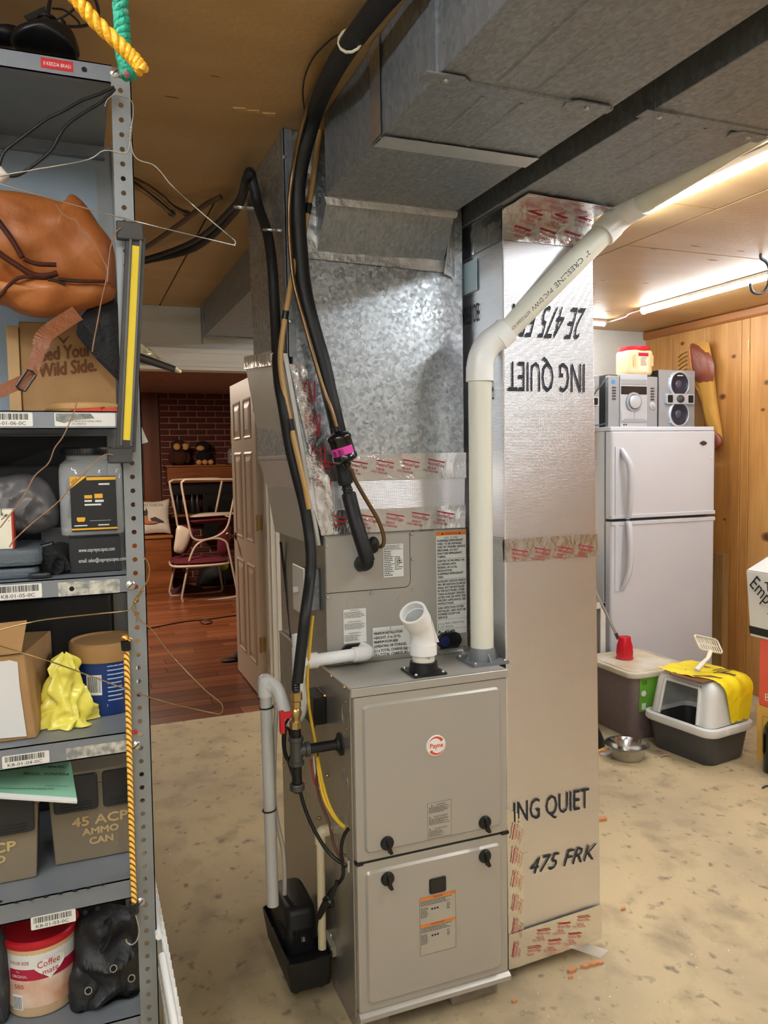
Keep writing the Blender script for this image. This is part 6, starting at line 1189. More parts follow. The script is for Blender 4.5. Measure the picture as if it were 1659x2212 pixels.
for px, py, px2, py2 in ((271, 1384, 273, 1404), (288, 1948, 291, 1972)):
    a, b = at(px, py, Y=1.487), at(px2, py2, Y=1.487); q = MB()
    for k in range(5): c = a+(b-a)*(k+.5)/5; q.tube([c+V((.0068*math.cos(j*.6283), .0068*math.sin(j*.6283), .001*math.sin(j*.6283))) for j in range(10)], .0022, 6, closed=True)
    q.build('end_coil', m_cord, bu, weld=False)
q = MB(); a = at(270, 1380, Y=1.484); q.lathe([(0, 0), (.005, .002), (.0058, .006), (.004, .010), (0, .011)], a-ZU*.004, ZU, 10); q.lathe([(0, 0), (.004, .002), (.0045, .005), (0, .008)], a+V((.009, 0, -.006)), ZU, 10); q.build('end_knot', m_bun, bu, weld=False, sm=60)
q = MB(); q.tube(smooth([at(x, y, Y=1.484) for x, y in ((292, 1972), (297, 1990), (301, 2010), (296, 2030), (285, 2040), (275, 2036), (272, 2028))], 5), .0018, 6); q.build('hook', m_wire, bu, sm=60)
# ---- white wire rack on edge beside the post
rk = thing('wire_shelf_rack', 'white coated wire rack standing on edge beside the shelving post', 'rack', (.14, 1.55, 0)); m_cw = mat('white_coating', (226, 226, 222), .4)
yA_, yB_ = 1.12, 1.86
for z in (.60, .57, .30, .04):
    q = MB(); q.cyl((.150-.03*(z/.6), yA_, z), (.150-.03*(z/.6), yB_, z), .0042 if z > .58 else .003, seg=8); q.build('rail', m_cw, rk, sm=60)
y = yA_+.01; src = None
while y < yB_:
    if src is None: q = MB(); q.cyl((.154, 0, .006), (.123, 0, .615), .0017, seg=6); src = q.build('rod', m_cw, rk, sm=60, loc=(0, y, 0))
    else: inst(src, 'rod', rk, (0, y, 0))
    y += .0254
for y0, y1 in ((1.66, 1.74), (1.48, 1.60), (1.2, 1.42)): q = MB(); q.cyl((.112, y0, .606), (.112, y1, .606), .0065, seg=10); q.build('clip_sleeve', m_white, rk, sm=60)
# ---- ropes hanging from the ceiling near the camera
def rope(lb, m, pts, r, nst, tw):
    t = thing('rope_end', lb, 'rope', V(pts[-1])); sp = smooth(pts, 14); up = None
    for s_ in range(nst):
        path = []
        for i, p in enumerate(sp):
            d_ = (sp[min(i+1, len(sp)-1)]-sp[max(i-1, 0)]).normalized(); a_ = d_.cross(V((.3, 1, .2))).normalized(); b_ = d_.cross(a_); an = i*tw+s_*2*math.pi/nst; path.append(p+(a_*math.cos(an)+b_*math.sin(an))*r*.55)
        q = MB(); q.tube(path, r*.62, 8); q.build('strand', m, t, sm=60)
m_yr = mat('yellow_rope', (240, 176, 36), .5, bump=(200, .4)); m_gr = mat('green_rope', (28, 156, 124), .6, var=(60, .03, (206, 110, 128), (1, 1, 1), .66), bump=(180, .6))
RY = .80
rope('twisted yellow rope end hanging in front of the top board', m_yr, [at(-40, -260, Y=RY), at(90, -90, Y=RY), at(160, -8, Y=RY), at(205, 45, Y=RY), at(260, 98, Y=RY), at(290, 128, Y=RY), at(308, 152, Y=RY)], .0062, 3, .42)
rope('frayed green rope end hanging behind the yellow rope', m_gr, [at(258, -260, Y=RY+.05), at(259, -80, Y=RY+.05), at(260, 0, Y=RY+.05), at(264, 60, Y=RY+.05), at(266, 110, Y=RY+.05), at(275, 150, Y=RY+.05), at(277, 164, Y=RY+.05)], .0072, 3, .5)
# ------------------------------------------------------------------ fridge
m_fr = mat('fridge_white', (216, 220, 228), .32, bump=(160, .05), var=(1.5, .3, (206, 209, 218))); m_frs = mat('fridge_side', (214, 218, 224), .4, bump=(160, .06)); m_seal = mat('door_seal', (120, 120, 118), .7)
fg = thing('refrigerator', 'white two door fridge with curved handles against the wooden wall', 'fridge', (3.3, 4.1, 0)); RX0, RX1, RY0 = 2.905, 3.69, 3.75
q = MB(); q.box(RX0+.004, RX1-.004, RY0+.075, 4.46, .03, 1.640); q.build('cabinet', m_frs, fg, bevel=.006)
q = MB(); q.box(RX0+.004, RX1-.004, RY0+.01, 4.46, 1.641, 1.666); q.build('top_cap', m_fr, fg, bevel=.006)
q = MB(); q.box(RX0+.012, RX1-.012, RY0+.062, RY0+.075, .1, 1.635); q.build('gasket', m_seal, fg)
q = MB(); q.box(RX0+.02, RX1-.02, RY0+.09, 4.40, 0, .03); q.build('plinth', m_black, fg)
zs1 = at(1432, 1119, Y=RY0).z
def fdoor(nm, z0, z1, up):
    q = MB(); q.prism(rrect(RX0, RX1, 0, .062, .018, 4), (0, RY0, z0), XU, YU, (0, 0, z1-z0)); d = q.build(nm, m_fr, fg, bevel=.005)
    a, b = (z0+.0, z0+.024) if up else (z1-.024, z1); q = MB(); q.box(RX0+.002, RX1-.002, RY0-.005, RY0+.01, a+.001, b-.001); q.build('door_edge_trim', m_fr, d, bevel=.003)
    return d
d1 = fdoor('freezer_door', zs1+.008, 1.638, True); d2_ = fdoor('fridge_door', .11, zs1-.008, False)
def handle(d, pts, fin):
    q = MB(); n = len(pts)
    sp = smooth([V(p) for p in pts], 6); rs = []
    for i in range(len(sp)): t = i/(len(sp)-1); rs.append(.020*(.55+.45*math.sin(math.pi*min(1, .08+t*1.0))) if fin else .02)
    q.tube(sp, rs, 12, flat=1.0); q.build('handle', m_fr, d, sm=60)
hx = at(1358, 1050, Y=RY0-.03).x
handle(d1, [(hx-.03, RY0-.002, at(1350, 970, Y=RY0).z), (hx-.026, RY0-.03, at(1350, 985, Y=RY0).z), (hx-.005, RY0-.048, at(1350, 1010, Y=RY0).z), (hx+.002, RY0-.045, at(1350, 1060, Y=RY0).z), (hx+.005, RY0-.03, zs1+.03), (hx+.005, RY0-.002, zs1+.016)], True)
handle(d2_, [(hx+.005, RY0-.002, zs1-.016), (hx+.005, RY0-.03, zs1-.03), (hx+.002, RY0-.046, at(1350, 1180, Y=RY0).z), (hx-.002, RY0-.045, at(1350, 1225, Y=RY0).z), (hx-.02, RY0-.028, at(1350, 1258, Y=RY0).z), (hx-.03, RY0-.002, at(1350, 1272, Y=RY0).z)], True)
for par, za, zb_ in ((d1, at(1350, 965, Y=RY0).z, zs1+.012), (d2_, zs1-.012, at(1350, 1276, Y=RY0).z)):
    q = MB(); q.box(hx-.075, hx-.045, RY0-.006, RY0+.004, min(za, zb_), max(za, zb_)); q.build('handle_recess_rail', m_fr, par, bevel=.003)
a = at(1519, 957, Y=RY0-.001); q = MB(); q.add([a+V((x, 0, z)) for x, z in ((-.030, 0), (-.014, .010), (0, .014), (.014, .010), (.030, 0), (.014, -.010), (0, -.014), (-.014, -.010))]+[a+V((x, -.003, z)) for x, z in ((-.030, 0), (-.014, .010), (0, .014), (.014, .010), (.030, 0), (.014, -.010), (0, -.014), (-.014, -.010))], [tuple(range(8)), tuple(range(15, 7, -1))]+[(i, (i+1) % 8, 8+(i+1) % 8, 8+i) for i in range(8)]); q.build('emblem', mat('pewter', (96, 94, 90), .35, .8), d1)
for par, px, py in ((d1, 1538, 988), (d2_, 1533, 1236)): a = at(px, py, Y=RY0-.001); q = MB(); q.lathe([(.007, 0), (.006, .003), (0, .004)], a, -YU, 10); q.build('screw_cap', m_fr, par, sm=40)
# ------------------------------------------------------------------ stereo on the fridge
m_sil = mat('silver_plastic', (160, 167, 174), .35, .35); m_sil2 = mat('silver_pale', (184, 190, 196), .35, .25); m_cone = mat('cone_blue_black', (34, 36, 52), .35); m_grey = mat('dark_grey_plastic', (60, 62, 66), .45)
TZ = 1.6675
def ring(q, c, r0, r1, n, d0, d1): q.lathe([(r0, d0), (r0, d1), (r1, d1), (r1, d0*.2)], c, n, 28, caps=False)
def speaker(lb, px0, px1, pyt, Y):
    x0, x1 = at(px0, 900, Y=Y).x, at(px1, 900, Y=Y).x; zt = at((px0+px1)/2, pyt, Y=Y).z; t = thing('stereo_speaker', lb, 'speaker', ((x0+x1)/2, Y, TZ), 'stereo speakers'); w = x1-x0; cx = (x0+x1)/2; h = zt-TZ
    q = MB(); q.box(x0, x1, Y+.012, Y+.22, TZ, zt); q.build('cabinet', mat('speaker_dark', (44, 42, 42), .5), t, bevel=.004)
    q = MB(); q.box(x0-.002, x1+.002, Y, Y+.012, TZ, zt+.001); q.build('front_baffle', m_sil, t, bevel=.004)
    for k, f in enumerate((.76, .24)):
        c = V((cx+.01, Y, TZ+h*f)); r = h*.225
        q = MB(); q.lathe([(r*1.05, 0), (r*1.03, .010), (r*.9, .016), (r*.86, .010)], c, -YU, 32, caps=False); q.build('surround_ring', m_sil2, t, sm=50)
        q = MB(); q.lathe([(r*.87, .010), (r*.80, .013), (r*.72, .008), (r*.30, -.004+.006)], c, -YU, 32, caps=False); co_ = q.build('cone', m_cone, t, sm=50)
        q = MB(); q.lathe([(r*.32, .002), (r*.22, .008), (0, .010)], c, -YU, 24); q.build('dust_cap', mat('cap_grey', (70, 74, 90), .3), co_, sm=50)
        for sx_ in (-1, 1): q = MB(); q.lathe([(.006, 0), (.006, .010), (0, .011)], c+V((sx_*r*.86, 0, (.62 if k == 0 else -.62)*r)), -YU, 10); q.build('screw_boss', m_sil2, t, sm=40)
    c = V((cx+.01, Y, TZ+h*.5)); q = MB(); q.prism(rrect(-w*.40, w*.40, -h*.09, h*.09, .012, 4), c, XU, ZU, (0, -.02, 0)); hb = q.build('horn_bezel', m_sil2, t, bevel=.003)
    for sx_ in (-1, 1): q = MB(); q.prism(rrect(-w*.07, w*.07, -h*.065, h*.065, .006, 3), c+V((sx_*w*.29, -.0205, 0)), XU, ZU, (0, -.001, 0)); q.build('port', m_hole, hb)
    q = MB(); q.lathe([(h*.07, 0), (h*.035, .006), (h*.02, .012), (0, .016)], c-YU*.02, -YU, 20, sx=1.3); q.build('tweeter', m_grey, hb, sm=50)
    q = MB(); q.box(cx-.01, cx+.035, Y-.0115, Y-.010, TZ+h*.76+h*.14, TZ+h*.76+h*.155); q.build('badge', m_white, t)
    return t
speaker('silver stereo speaker right of the receiver on fridge', 1424, 1500, 800, 3.97)
speaker('silver stereo speaker left of receiver, half hidden by foil column', 1222, 1294, 810, 3.97)
st = thing('stereo_receiver', 'silver stereo receiver with large round dial on top of fridge', 'stereo', (3.26, 4.0, TZ)); Y = 3.95
sx0, sx1 = at(1314, 900, Y=Y).x, at(1420, 900, Y=Y).x; szt = at(1368, 808, Y=Y).z; w, h = sx1-sx0, szt-TZ
q = MB(); q.box(sx0+.01, sx1-.01, Y+.02, Y+.30, TZ, szt-.004); q.build('chassis', MATS['speaker_dark'], st, bevel=.003)
def sp_(x, z): return V((sx0+w*x, Y, TZ+h*z))
for x0, x1 in ((0, .22), (.78, 1)): q = MB(); a, b = sp_(x0, 0), sp_(x1, .96); q.box(a.x, b.x, Y, Y+.03, TZ, b.z); q.build('side_panel', m_sil, st, bevel=.004)
q = MB(); a, b = sp_(.225, 0), sp_(.775, 1); q.box(a.x, b.x, Y-.006, Y+.03, TZ, b.z); fp_ = q.build('front_panel', m_sil2, st, bevel=.004)
q = MB(); a, b = sp_(.24, .62), sp_(.76, .77); q.box(a.x, b.x, Y-.0075, Y-.006, a.z, b.z); q.build('display', mat('display_dark', (28, 26, 34), .12), st)
q = MB(); a, b = sp_(.24, .80), sp_(.76, .90); q.box(a.x, b.x, Y-.008, Y-.006, a.z, b.z); q.build('disc_tray', m_sil, st, bevel=.0008, seg=1)
c = sp_(.49, .48); q = MB(); q.lathe([(w*.16, .006), (w*.155, .016), (w*.125, .018), (w*.12, .014)], c, -YU, 36, caps=False); q.build('dial_ring', m_sil, st, sm=40); q = MB(); q.lathe([(w*.115, .008), (w*.11, .026), (w*.09, .030), (0, .031)], c, -YU, 36); q.build('volume_dial', m_sil2, st, sm=40)
q = MB(); q.lathe([(w*.122, .0065), (w*.116, .0065)], c, -YU, 36, caps=False); q.build('dial_gap', m_hole, st, fix=False)
for x0, x1 in ((.235, .495), (.505, .765)): q = MB(); a, b = sp_(x0, .13), sp_(x1, .31); q.box(a.x, b.x, Y-.010, Y-.006, a.z, b.z); q.build('cassette_door', m_sil2, st, bevel=.001, seg=1)
q = MB(); q.prism([(0, 0), (.03, .02), (w*.55-.03, .02), (w*.55, 0)], V((sx0+w*.225, Y-.012, TZ+h*.105)), XU, ZU, (0, .006, 0)); q.build('lower_lip', m_sil, st)
for i in range(5):
    for x in (.11, .89): q = MB(); p = sp_(x, .74-i*.052); q.prism(rrect(-w*.038, w*.038, -.0045, .0045, .004, 3), p, XU, ZU, (0, -.003, 0)); q.build('button', m_grey, st)
c = sp_(.89, .42); q = MB(); q.lathe([(w*.065, 0), (w*.062, .006), (w*.03, .008), (w*.028, .016), (0, .017)], c, -YU, 20); q.build('small_knob', m_sil2, st, sm=40)
for x in (.30, .345): q = MB(); q.lathe([(.005, 0), (.005, .001)], V((sx0+w*x, Y-.006, TZ+h*.055)), -YU, 10); q.build('jack', m_hole, st)
a = sp_(.10, .845); q = MB(); q.box(a.x-.012, a.x+.012, Y-.001, Y, a.z-.012, a.z+.012); q.build('energy_sticker', mat('blue_sticker', (60, 140, 200), .5), st)
for nm, lb, pts in (('speaker_wire', 'grey wire from receiver to the left speaker', ((1313, 815), (1300, 830), (1285, 850), (1275, 868), (1268, 880))), ('speaker_wire', 'black wire lying on the fridge beside the receiver', ((1312, 914), (1300, 917), (1285, 919), (1265, 921)))):
    q = MB(); q.tube(smooth([at(x, y, Y=3.93) for x, y in pts], 5), .004, 6); tagged(q, nm, m_grey, lb, 'wire', sm=60)
cY = 4.08; cx0, cx1 = at(1343, 790, Y=cY).x, at(1396, 790, Y=cY).x; cz0 = szt+.0015; cz1 = at(1369, 751, Y=cY).z; rC = (cx1-cx0)/2; cC = ((cx0+cx1)/2, cY); hC = cz1-cz0
k2 = thing('creamer_tub', 'cream plastic tub with red lid on top of the stereo', 'canister', (cC[0], cC[1], cz0))
q = MB(); secs = [(.92, 0), (.98, .01), (1, .02), (1, hC*.78), (.97, hC*.84), (.93, hC*.86)]; vs = []; kk = 0
for f, z in secs: ol = rrect(cC[0]-rC*f, cC[0]+rC*f, cC[1]-rC*f*.9, cC[1]+rC*f*.9, rC*.5, 5); kk = len(ol); vs += [(p[0], p[1], cz0+z) for p in ol]
q.add(vs, [tuple(range(kk))[::-1], tuple(range((len(secs)-1)*kk, len(secs)*kk))]+[(r_*kk+i, r_*kk+(i+1) % kk, (r_+1)*kk+(i+1) % kk, (r_+1)*kk+i) for r_ in range(len(secs)-1) for i in range(kk)]); q.build('body', mat('cream_plastic', (226, 194, 150), .4), k2, sm=40)
q = MB(); q.lathe([(rC*.98, 0), (rC, .004), (rC, hC*.12), (rC*.95, hC*.14), (0, hC*.14)], (cC[0], cC[1], cz0+hC*.86), ZU, 32); q.build('lid', mat('lid_red', (206, 30, 44), .4), k2, sm=40)
yl = cC[1]-rC*.9-.001; q = MB(); q.box(cC[0]-rC*.40, cC[0]+rC*.40, yl-.0005, yl+.001, cz0+hC*.12, cz0+hC*.76); q.build('label', mat('creamer_label', (232, 206, 180), .5), k2); q = MB(); q.box(cC[0]-rC*.40, cC[0]+rC*.40, yl-.001, yl-.0004, cz0+hC*.64, cz0+hC*.76); q.build('label_red_band', mat('label_crimson', (176, 26, 62), .45), k2); q = MB(); dashes(q, V((cC[0]-rC*.22, yl-.0012, cz0+hC*.32)), XU, ZU, rC*.5, hC*.3, 7, rnd); q.build('label_print', m_ink, k2)
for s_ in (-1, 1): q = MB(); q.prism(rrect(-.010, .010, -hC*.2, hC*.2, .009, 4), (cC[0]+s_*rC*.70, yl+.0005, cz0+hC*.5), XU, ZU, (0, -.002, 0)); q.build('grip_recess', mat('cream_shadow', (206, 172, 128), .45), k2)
# ------------------------------------------------------------------ rifle case leaning on the wall
gc = thing('soft_gun_case', 'long tan and brown leather soft case leaning on wooden wall', 'case', at(1550, 965, X=3.80)); WX = 3.81
m_suede = mat('tan_suede', (176, 128, 48), .7, bump=(60, .3)); m_bl = mat('brown_leather', (122, 62, 44), .4, bump=(40, .25))
def wo(pts, X): return [at(x, y, X=X) for x, y in pts]
def wpuff(q, pts, X, th, amp=.004, seed=0., sm_=True):
    o = wo(pts, X); o = loop(o, 3) if sm_ else o; return q.pillow(o, sum(o, V())/len(o), th, -XU, 8, amp, 24, 1., seed)
body = [(1489, 746), (1497, 741), (1526, 739), (1532, 745), (1540, 790), (1545, 840), (1552, 890), (1561, 945), (1558, 965), (1548, 970), (1538, 960), (1530, 925), (1518, 875), (1509, 852), (1504, 835), (1496, 800), (1491, 770)]
q = MB(); wpuff(q, body, WX, .035); q.build('body', m_suede, gc, sm=60)
q = MB(); wpuff(q, [(1491, 748), (1505, 745), (1538, 770), (1541, 820), (1518, 845), (1508, 838), (1500, 805)], WX-.012, .030, seed=2.); q.build('leather_panel', m_bl, gc, sm=60)
q = MB(); wpuff(q, [(1539, 922), (1556, 940), (1560, 958), (1549, 970), (1539, 960)], WX-.012, .026, seed=3.); q.build('leather_tip', m_bl, gc, sm=60)
q = MB(); q.tube(smooth(wo([(1489, 752), (1493, 790), (1500, 825), (1508, 845)], WX-.030), 5), .006, 8); q.build('zip', mat('orange_piping', (188, 110, 50), .5), gc, sm=60)
q = MB(); q.tube(smooth(wo([(1509, 848), (1516, 870), (1526, 905), (1536, 945), (1546, 968)], WX-.025), 5), .004, 8); q.build('piping', m_bl, gc, sm=60)
for i in range(5): q = MB(); z0 = at(1484, 760+i*9, X=WX); q.tube(smooth([z0, z0+V((0, .05-.004*i, -.01)), z0+V((0, .08, -.03))], 4), .009, 6, flat=.3); q.build('fringe', m_suede, gc, sm=60)
# ------------------------------------------------------------------ hook in the ceiling
hk = thing('ceiling_hook', 'dark rubber coated hook screwed into the ceiling', 'hook', at(1643, 552, Z=2.379)); hY = 2.657
q = MB(); q.tube(smooth([V((at(1643, 550, Y=hY).x, hY, 2.379))]+[at(x, y, Y=hY) for x, y in ((1644, 558), (1655, 566), (1661, 580), (1661, 600), (1658, 618), (1648, 632), (1634, 634), (1624, 628), (1620, 612))], 6), .0065, 10); q.build('hook', mat('hook_rubber', (52, 58, 62), .45), hk, sm=60)
# ------------------------------------------------------------------ storage bin with lid, cup
m_bin = mat('taupe_plastic', (124, 108, 106), .4, var=(40, .3, (112, 97, 96))); m_lid = mat('dirty_white_lid', (216, 210, 196), .5, var=(9, .2, (186, 170, 140)))
bn = thing('storage_bin', 'taupe plastic bin with dirty white lid in front of fridge', 'bin', (2.83, 3.43, 0)); lz = .37
q = MB(); secs = [(2.675, 2.985, 3.265, 3.60, 0), (2.665, 2.995, 3.255, 3.61, .03), (2.645, 3.015, 3.235, 3.635, lz-.03)]; vs = []
for x0, x1, y0, y1, z in secs: ol = rrect(x0, x1, y0, y1, .05, 5); kk = len(ol); vs += [(p[0], p[1], z) for p in ol]
q.add(vs, [tuple(range(kk))[::-1], tuple(range(2*kk, 3*kk))]+[(r_*kk+i, r_*kk+(i+1) % kk, (r_+1)*kk+(i+1) % kk, (r_+1)*kk+i) for r_ in range(2) for i in range(kk)]); q.build('tub', m_bin, bn, sm=50)
q = MB(); q.prism(rrect(2.625, 3.035, 3.215, 3.655, .06, 6), (0, 0, lz-.03), XU, YU, (0, 0, .03)); q.build('lid', m_lid, bn, bevel=.008)
o1 = rrect(2.65, 3.01, 3.24, 3.63, .045, 6); q = MB(); q.tube([(p[0], p[1], lz) for p in o1], .006, 6, closed=True); q.build('lid_rim', m_lid, bn, sm=60)
a, b = at(1380, 1457, Y=3.243), at(1422, 1532, Y=3.243); q = MB(); q.hexa([(a.x+.006, 3.242, b.z), (b.x, 3.242, b.z), (b.x, 3.256, b.z), (a.x+.006, 3.256, b.z), (a.x-.002, 3.231, lz-.032), (b.x, 3.231, lz-.032), (b.x, 3.243, lz-.032), (a.x-.002, 3.243, lz-.032)]); q.build('label', mat('label_green', (112, 172, 56), .5), bn)
q = MB(); q.text('25', V((a.x+.010, 3.2305, lz-.066)), XU, ZU, .020, .032); q.build('label_number', m_ink, bn); q = MB(); c = V((a.x+.024, 3.2325, lz-.115)); q.lathe([(0, 0), (.016, 0)], c, -YU, 18, caps=False); q.build('label_icon', m_white, bn, fix=False); q = MB(); q.rect(V((a.x+.016, 3.2375, b.z+.012)), XU, ZU, 0, .026, 0, .035); q.build('label_panel', m_white, bn, fix=False)
cpx = at(1357, 1424, Z=lz+.002); cu = thing('plastic_cup', 'red plastic cup upside down on the bin lid', 'cup', (cpx.x, cpx.y+.03, lz)); cb3 = (cpx.x, cpx.y+.03, lz+.0015); m_cup = mat('cup_red', (206, 18, 38), .3)
q = MB(); q.lathe([(.046, 0), (.048, .002), (.048, .006), (.0455, .008), (.044, .02), (.0445, .022), (.0400, .08), (.0345, .10), (.033, .118), (.031, .121), (.028, .116), (0, .116)], cb3, ZU, 32); q.build('shell', m_cup, cu, sm=35)
for k in range(16): an = k*math.pi/8; q = MB(); c, s = math.cos(an), math.sin(an); q.tube([(cb3[0]+c*.0440, cb3[1]+s*.0440, lz+.025), (cb3[0]+c*.0400, cb3[1]+s*.0400, lz+.078)], .0022, 5); q.build('flute', m_cup, cu, sm=60)
# ------------------------------------------------------------------ litter box
LN_ = V((2.735, 2.785, 0)); lu = V((math.cos(.14), math.sin(.14), 0)); lv_ = V((-math.sin(.14), math.cos(.14), 0)); lx, ly = .335, .42
def lp(a, b, z): return LN_+lu*a+lv_*b+ZU*z
lb_ = thing('litter_box', 'hooded cat litter box with grey base and white cover', 'litter box', lp(lx/2, ly/2, 0)); m_lgrey = mat('litter_grey', (70, 70, 72), .4); m_lw = mat('litter_white', (226, 227, 224), .35)
def lsec(x0, x1, y0, y1, r, z, n=5): return [lp(p[0], p[1], z) for p in rrect(x0, x1, y0, y1, r, n)]
def lloft(q, secs, cap0=True, cap1=True):
    vs = []; k = len(secs[0])
    for s_ in secs: vs += s_
    fs = [(r_*k+i, r_*k+(i+1) % k, (r_+1)*k+(i+1) % k, (r_+1)*k+i) for r_ in range(len(secs)-1) for i in range(k)]
    if cap0: fs.append(tuple(range(k))[::-1])
    if cap1: fs.append(tuple(range((len(secs)-1)*k, len(secs)*k)))
    q.add(vs, fs)
q = MB(); lloft(q, [lsec(.04, lx-.04, .04, ly-.04, .05, 0), lsec(.032, lx-.032, .032, ly-.032, .05, .012), lsec(.012, lx-.012, .012, ly-.012, .055, .165), lsec(.02, lx-.02, .02, ly-.02, .05, .165), lsec(.04, lx-.04, .04, ly-.04, .05, .02)], True, True); q.build('base_pan', m_lgrey, lb_, sm=50)
q = MB(); lloft(q, [lsec(0, lx, 0, ly, .06, .150), lsec(-.006, lx+.006, -.006, ly+.006, .06, .160), lsec(-.004, lx+.004, -.004, ly+.004, .06, .186), lsec(.012, lx-.012, .012, ly-.012, .055, .192), lsec(.02, lx-.02, .02, ly-.02, .05, .165)], False, False); q.build('rim', m_lw, lb_, sm=50)
# hood: slanted entrance face at the -u side with a real opening
bz_, tz_ = .190, .405
def hood(a, z): t = (z-bz_)/(tz_-bz_); return t
sec_b = dict(x0=.022, x1=lx-.02, y0=.022, y1=ly-.022); sec_t = dict(x0=.062, x1=lx-.014, y0=.05, y1=ly-.05)
def hp_(fx, fy, t):   # interpolate the hood box
    x0 = sec_b['x0']+(sec_t['x0']-sec_b['x0'])*t; x1 = sec_b['x1']+(sec_t['x1']-sec_b['x1'])*t; y0 = sec_b['y0']+(sec_t['y0']-sec_b['y0'])*t**1.5; y1 = sec_b['y1']+(sec_t['y1']-sec_b['y1'])*t**1.5
    return lp(x0+(x1-x0)*fx, y0+(y1-y0)*fy, bz_+(tz_-bz_)*t)
q = MB()
def face(q, fn, nu, nv): q.grid(fn, nu, nv)
rc = lambda f: f
# side walls, back and top with rounded shoulders
def shell(off):
    qq = MB(); ts = [0, .2, .4, .6, .75, .86, .94, .985, 1.0]
    rings = []
    for t in ts:
        sh_ = 0 if t < .75 else (1-math.sqrt(max(0, 1-((t-.75)/.25)**2)))*.055
        x0 = sec_b['x0']+(sec_t['x0']-sec_b['x0'])*min(t, 1)+off+sh_*.6; x1 = sec_b['x1']+(sec_t['x1']-sec_b['x1'])*t-off-sh_; y0 = sec_b['y0']+.018*t+off+sh_; y1 = sec_b['y1']-.018*t-off-sh_
        rings.append([lp(p[0], p[1], bz_+(tz_-bz_)*t-off*(t > .9)) for p in rrect(x0, x1, y0, y1, .045, 6)])
    return rings
rings = shell(0); k = len(rings[0]); vs = [p for r_ in rings for p in r_]; fs = []
# leave the entrance open on the front side: find faces whose centre lies in the opening
for r_ in range(len(rings)-1):
    for i in range(k):
        f = (r_*k+i, r_*k+(i+1) % k, (r_+1)*k+(i+1) % k, (r_+1)*k+i); fs.append(f)
fs.append(tuple(range((len(rings)-1)*k, len(rings)*k)))
i_front = None
for i in range(k):
    a, b = rings[0][i], rings[0][(i+1) % k]; loc = [(p-LN_).dot(lv_) for p in (a, b)]
    if abs(loc[0]-loc[1]) > .2 and (a-LN_).dot(lu) < .1: i_front = i
fs = [f for f in fs if not (len(f) == 4 and f[0] % k == i_front and f[0]//k < 5)]
q = MB(); q.add(vs, fs)
# frame around the entrance
e0, e1 = i_front, (i_front+1) % k; nf = 5
L_edge = [rings[r_][e0] for r_ in range(nf+1)]; R_edge = [rings[r_][e1] for r_ in range(nf+1)]
if (L_edge[0]-LN_).dot(lv_) > (R_edge[0]-LN_).dot(lv_): L_edge, R_edge = R_edge, L_edge
def fpt(u_, t):  # point on the front face
    f = t*nf; i = min(int(f), nf-1); w_ = f-i; a = L_edge[i]*(1-w_)+L_edge[i+1]*w_; b = R_edge[i]*(1-w_)+R_edge[i+1]*w_; return a*(1-u_)+b*u_
u0, u1, t1 = .10, .90, .93
out_ = [(0, 0), (1, 0), (1, 1), (0, 1)]; 
for (ua, ub, ta, tb) in ((0, u0, 0, 1), (u1, 1, 0, 1), (u0, u1, t1, 1)):
    q.grid(lambda u_, v_: fpt(ua+(ub-ua)*u_, ta+(tb-ta)*v_), 3, 6)
q.build('hood', m_lw, lb_, sm=50)
nrm_f = -lu
ent = [fpt(u0, .02), fpt(u0, .80), fpt(u0+.03, t1-.02), fpt(u0+.10, t1), fpt(u1-.10, t1), fpt(u1-.03, t1-.02), fpt(u1, .80), fpt(u1, .02)]
q = MB(); q.tube(smooth([p+nrm_f*.004 for p in ent], 4), .008, 8); q.build('entrance_frame', m_lw, lb_, sm=60)
q = MB(); q.box(-.012, .012, -.002, .002, -.012, .012); a = lp(.11, -.007, .172); q.build('latch_tab', m_lw, lb_, loc=a, rot=(0, 0, .14), bevel=.001, seg=1)
# yellow bag and scoop on the hood
hz0 = tz_+.003
yb2 = thing('yellow_shopping_bag', 'flat yellow plastic bag draped over the litter box hood', 'bag', lp(.18, .2, hz0)); m_yb2 = mat('yellow_bag2', (240, 218, 30), .4, bump=(30, .5), sss=.1)
def drape(u_, v_):
    a = .05+.27*u_+.0*v_; b = .37-.365*v_; z = hz0+.004+.006*noise.noise(V((a*18, b*18, 1)))+.004*math.sin(a*60+b*30)
    if b < .14:
        tt = (.14-b)/.135; x = tt*.30; a = .225+(a-.20)*(1-.5*tt)
        if x < .06: b = .14-x
        elif x < .16: an = (x-.06)/.10*math.pi/2; b = .08-.076*math.sin(an); z -= .064*(1-math.cos(an))
        else: b = .004; z -= .064+(x-.16)
    return lp(a, b, z)
q = MB(); q.grid(drape, 24, 34); o = q.build('film', m_yb2, yb2, sm=40, fix=False)
q = MB()
for i, wd_ in enumerate((.09, .11, .10)): q.rect(lp(.20, .155-.022*i, hz0+.014), lu, -lv_, 0, wd_*.8, 0, .010)
q.build('bag_print', m_ink2, yb2, fix=False)
q = MB(); q.obox(lp(.15, .17, hz0-.001), lu*.13, lv_*.10, ZU*.0015); tagged(q, 'flat_cardboard', mat('brown_sheet', (120, 76, 44), .7), 'thin brown board under the yellow bag on hood', 'board')
sc_ = thing('litter_scoop', 'cream slotted litter scoop lying on the yellow bag', 'scoop', lp(.17, .14, hz0+.02)); m_sc = mat('scoop_cream', (230, 222, 200), .4)
sa, sb_, scn, sd_ = at(1512, 1402, Y=2.98), at(1562, 1412, Y=2.98), at(1573, 1382, Y=3.04), at(1524, 1376, Y=3.04); zz = hz0+.022
su_ = (sb_-sa).normalized(); sv_ = (sd_-sa); sv_ = (sv_-su_*sv_.dot(su_)).normalized(); wS, hS = (sb_-sa).length, (sd_-sa).length*.72; so = sa+V((0, 0, 0))
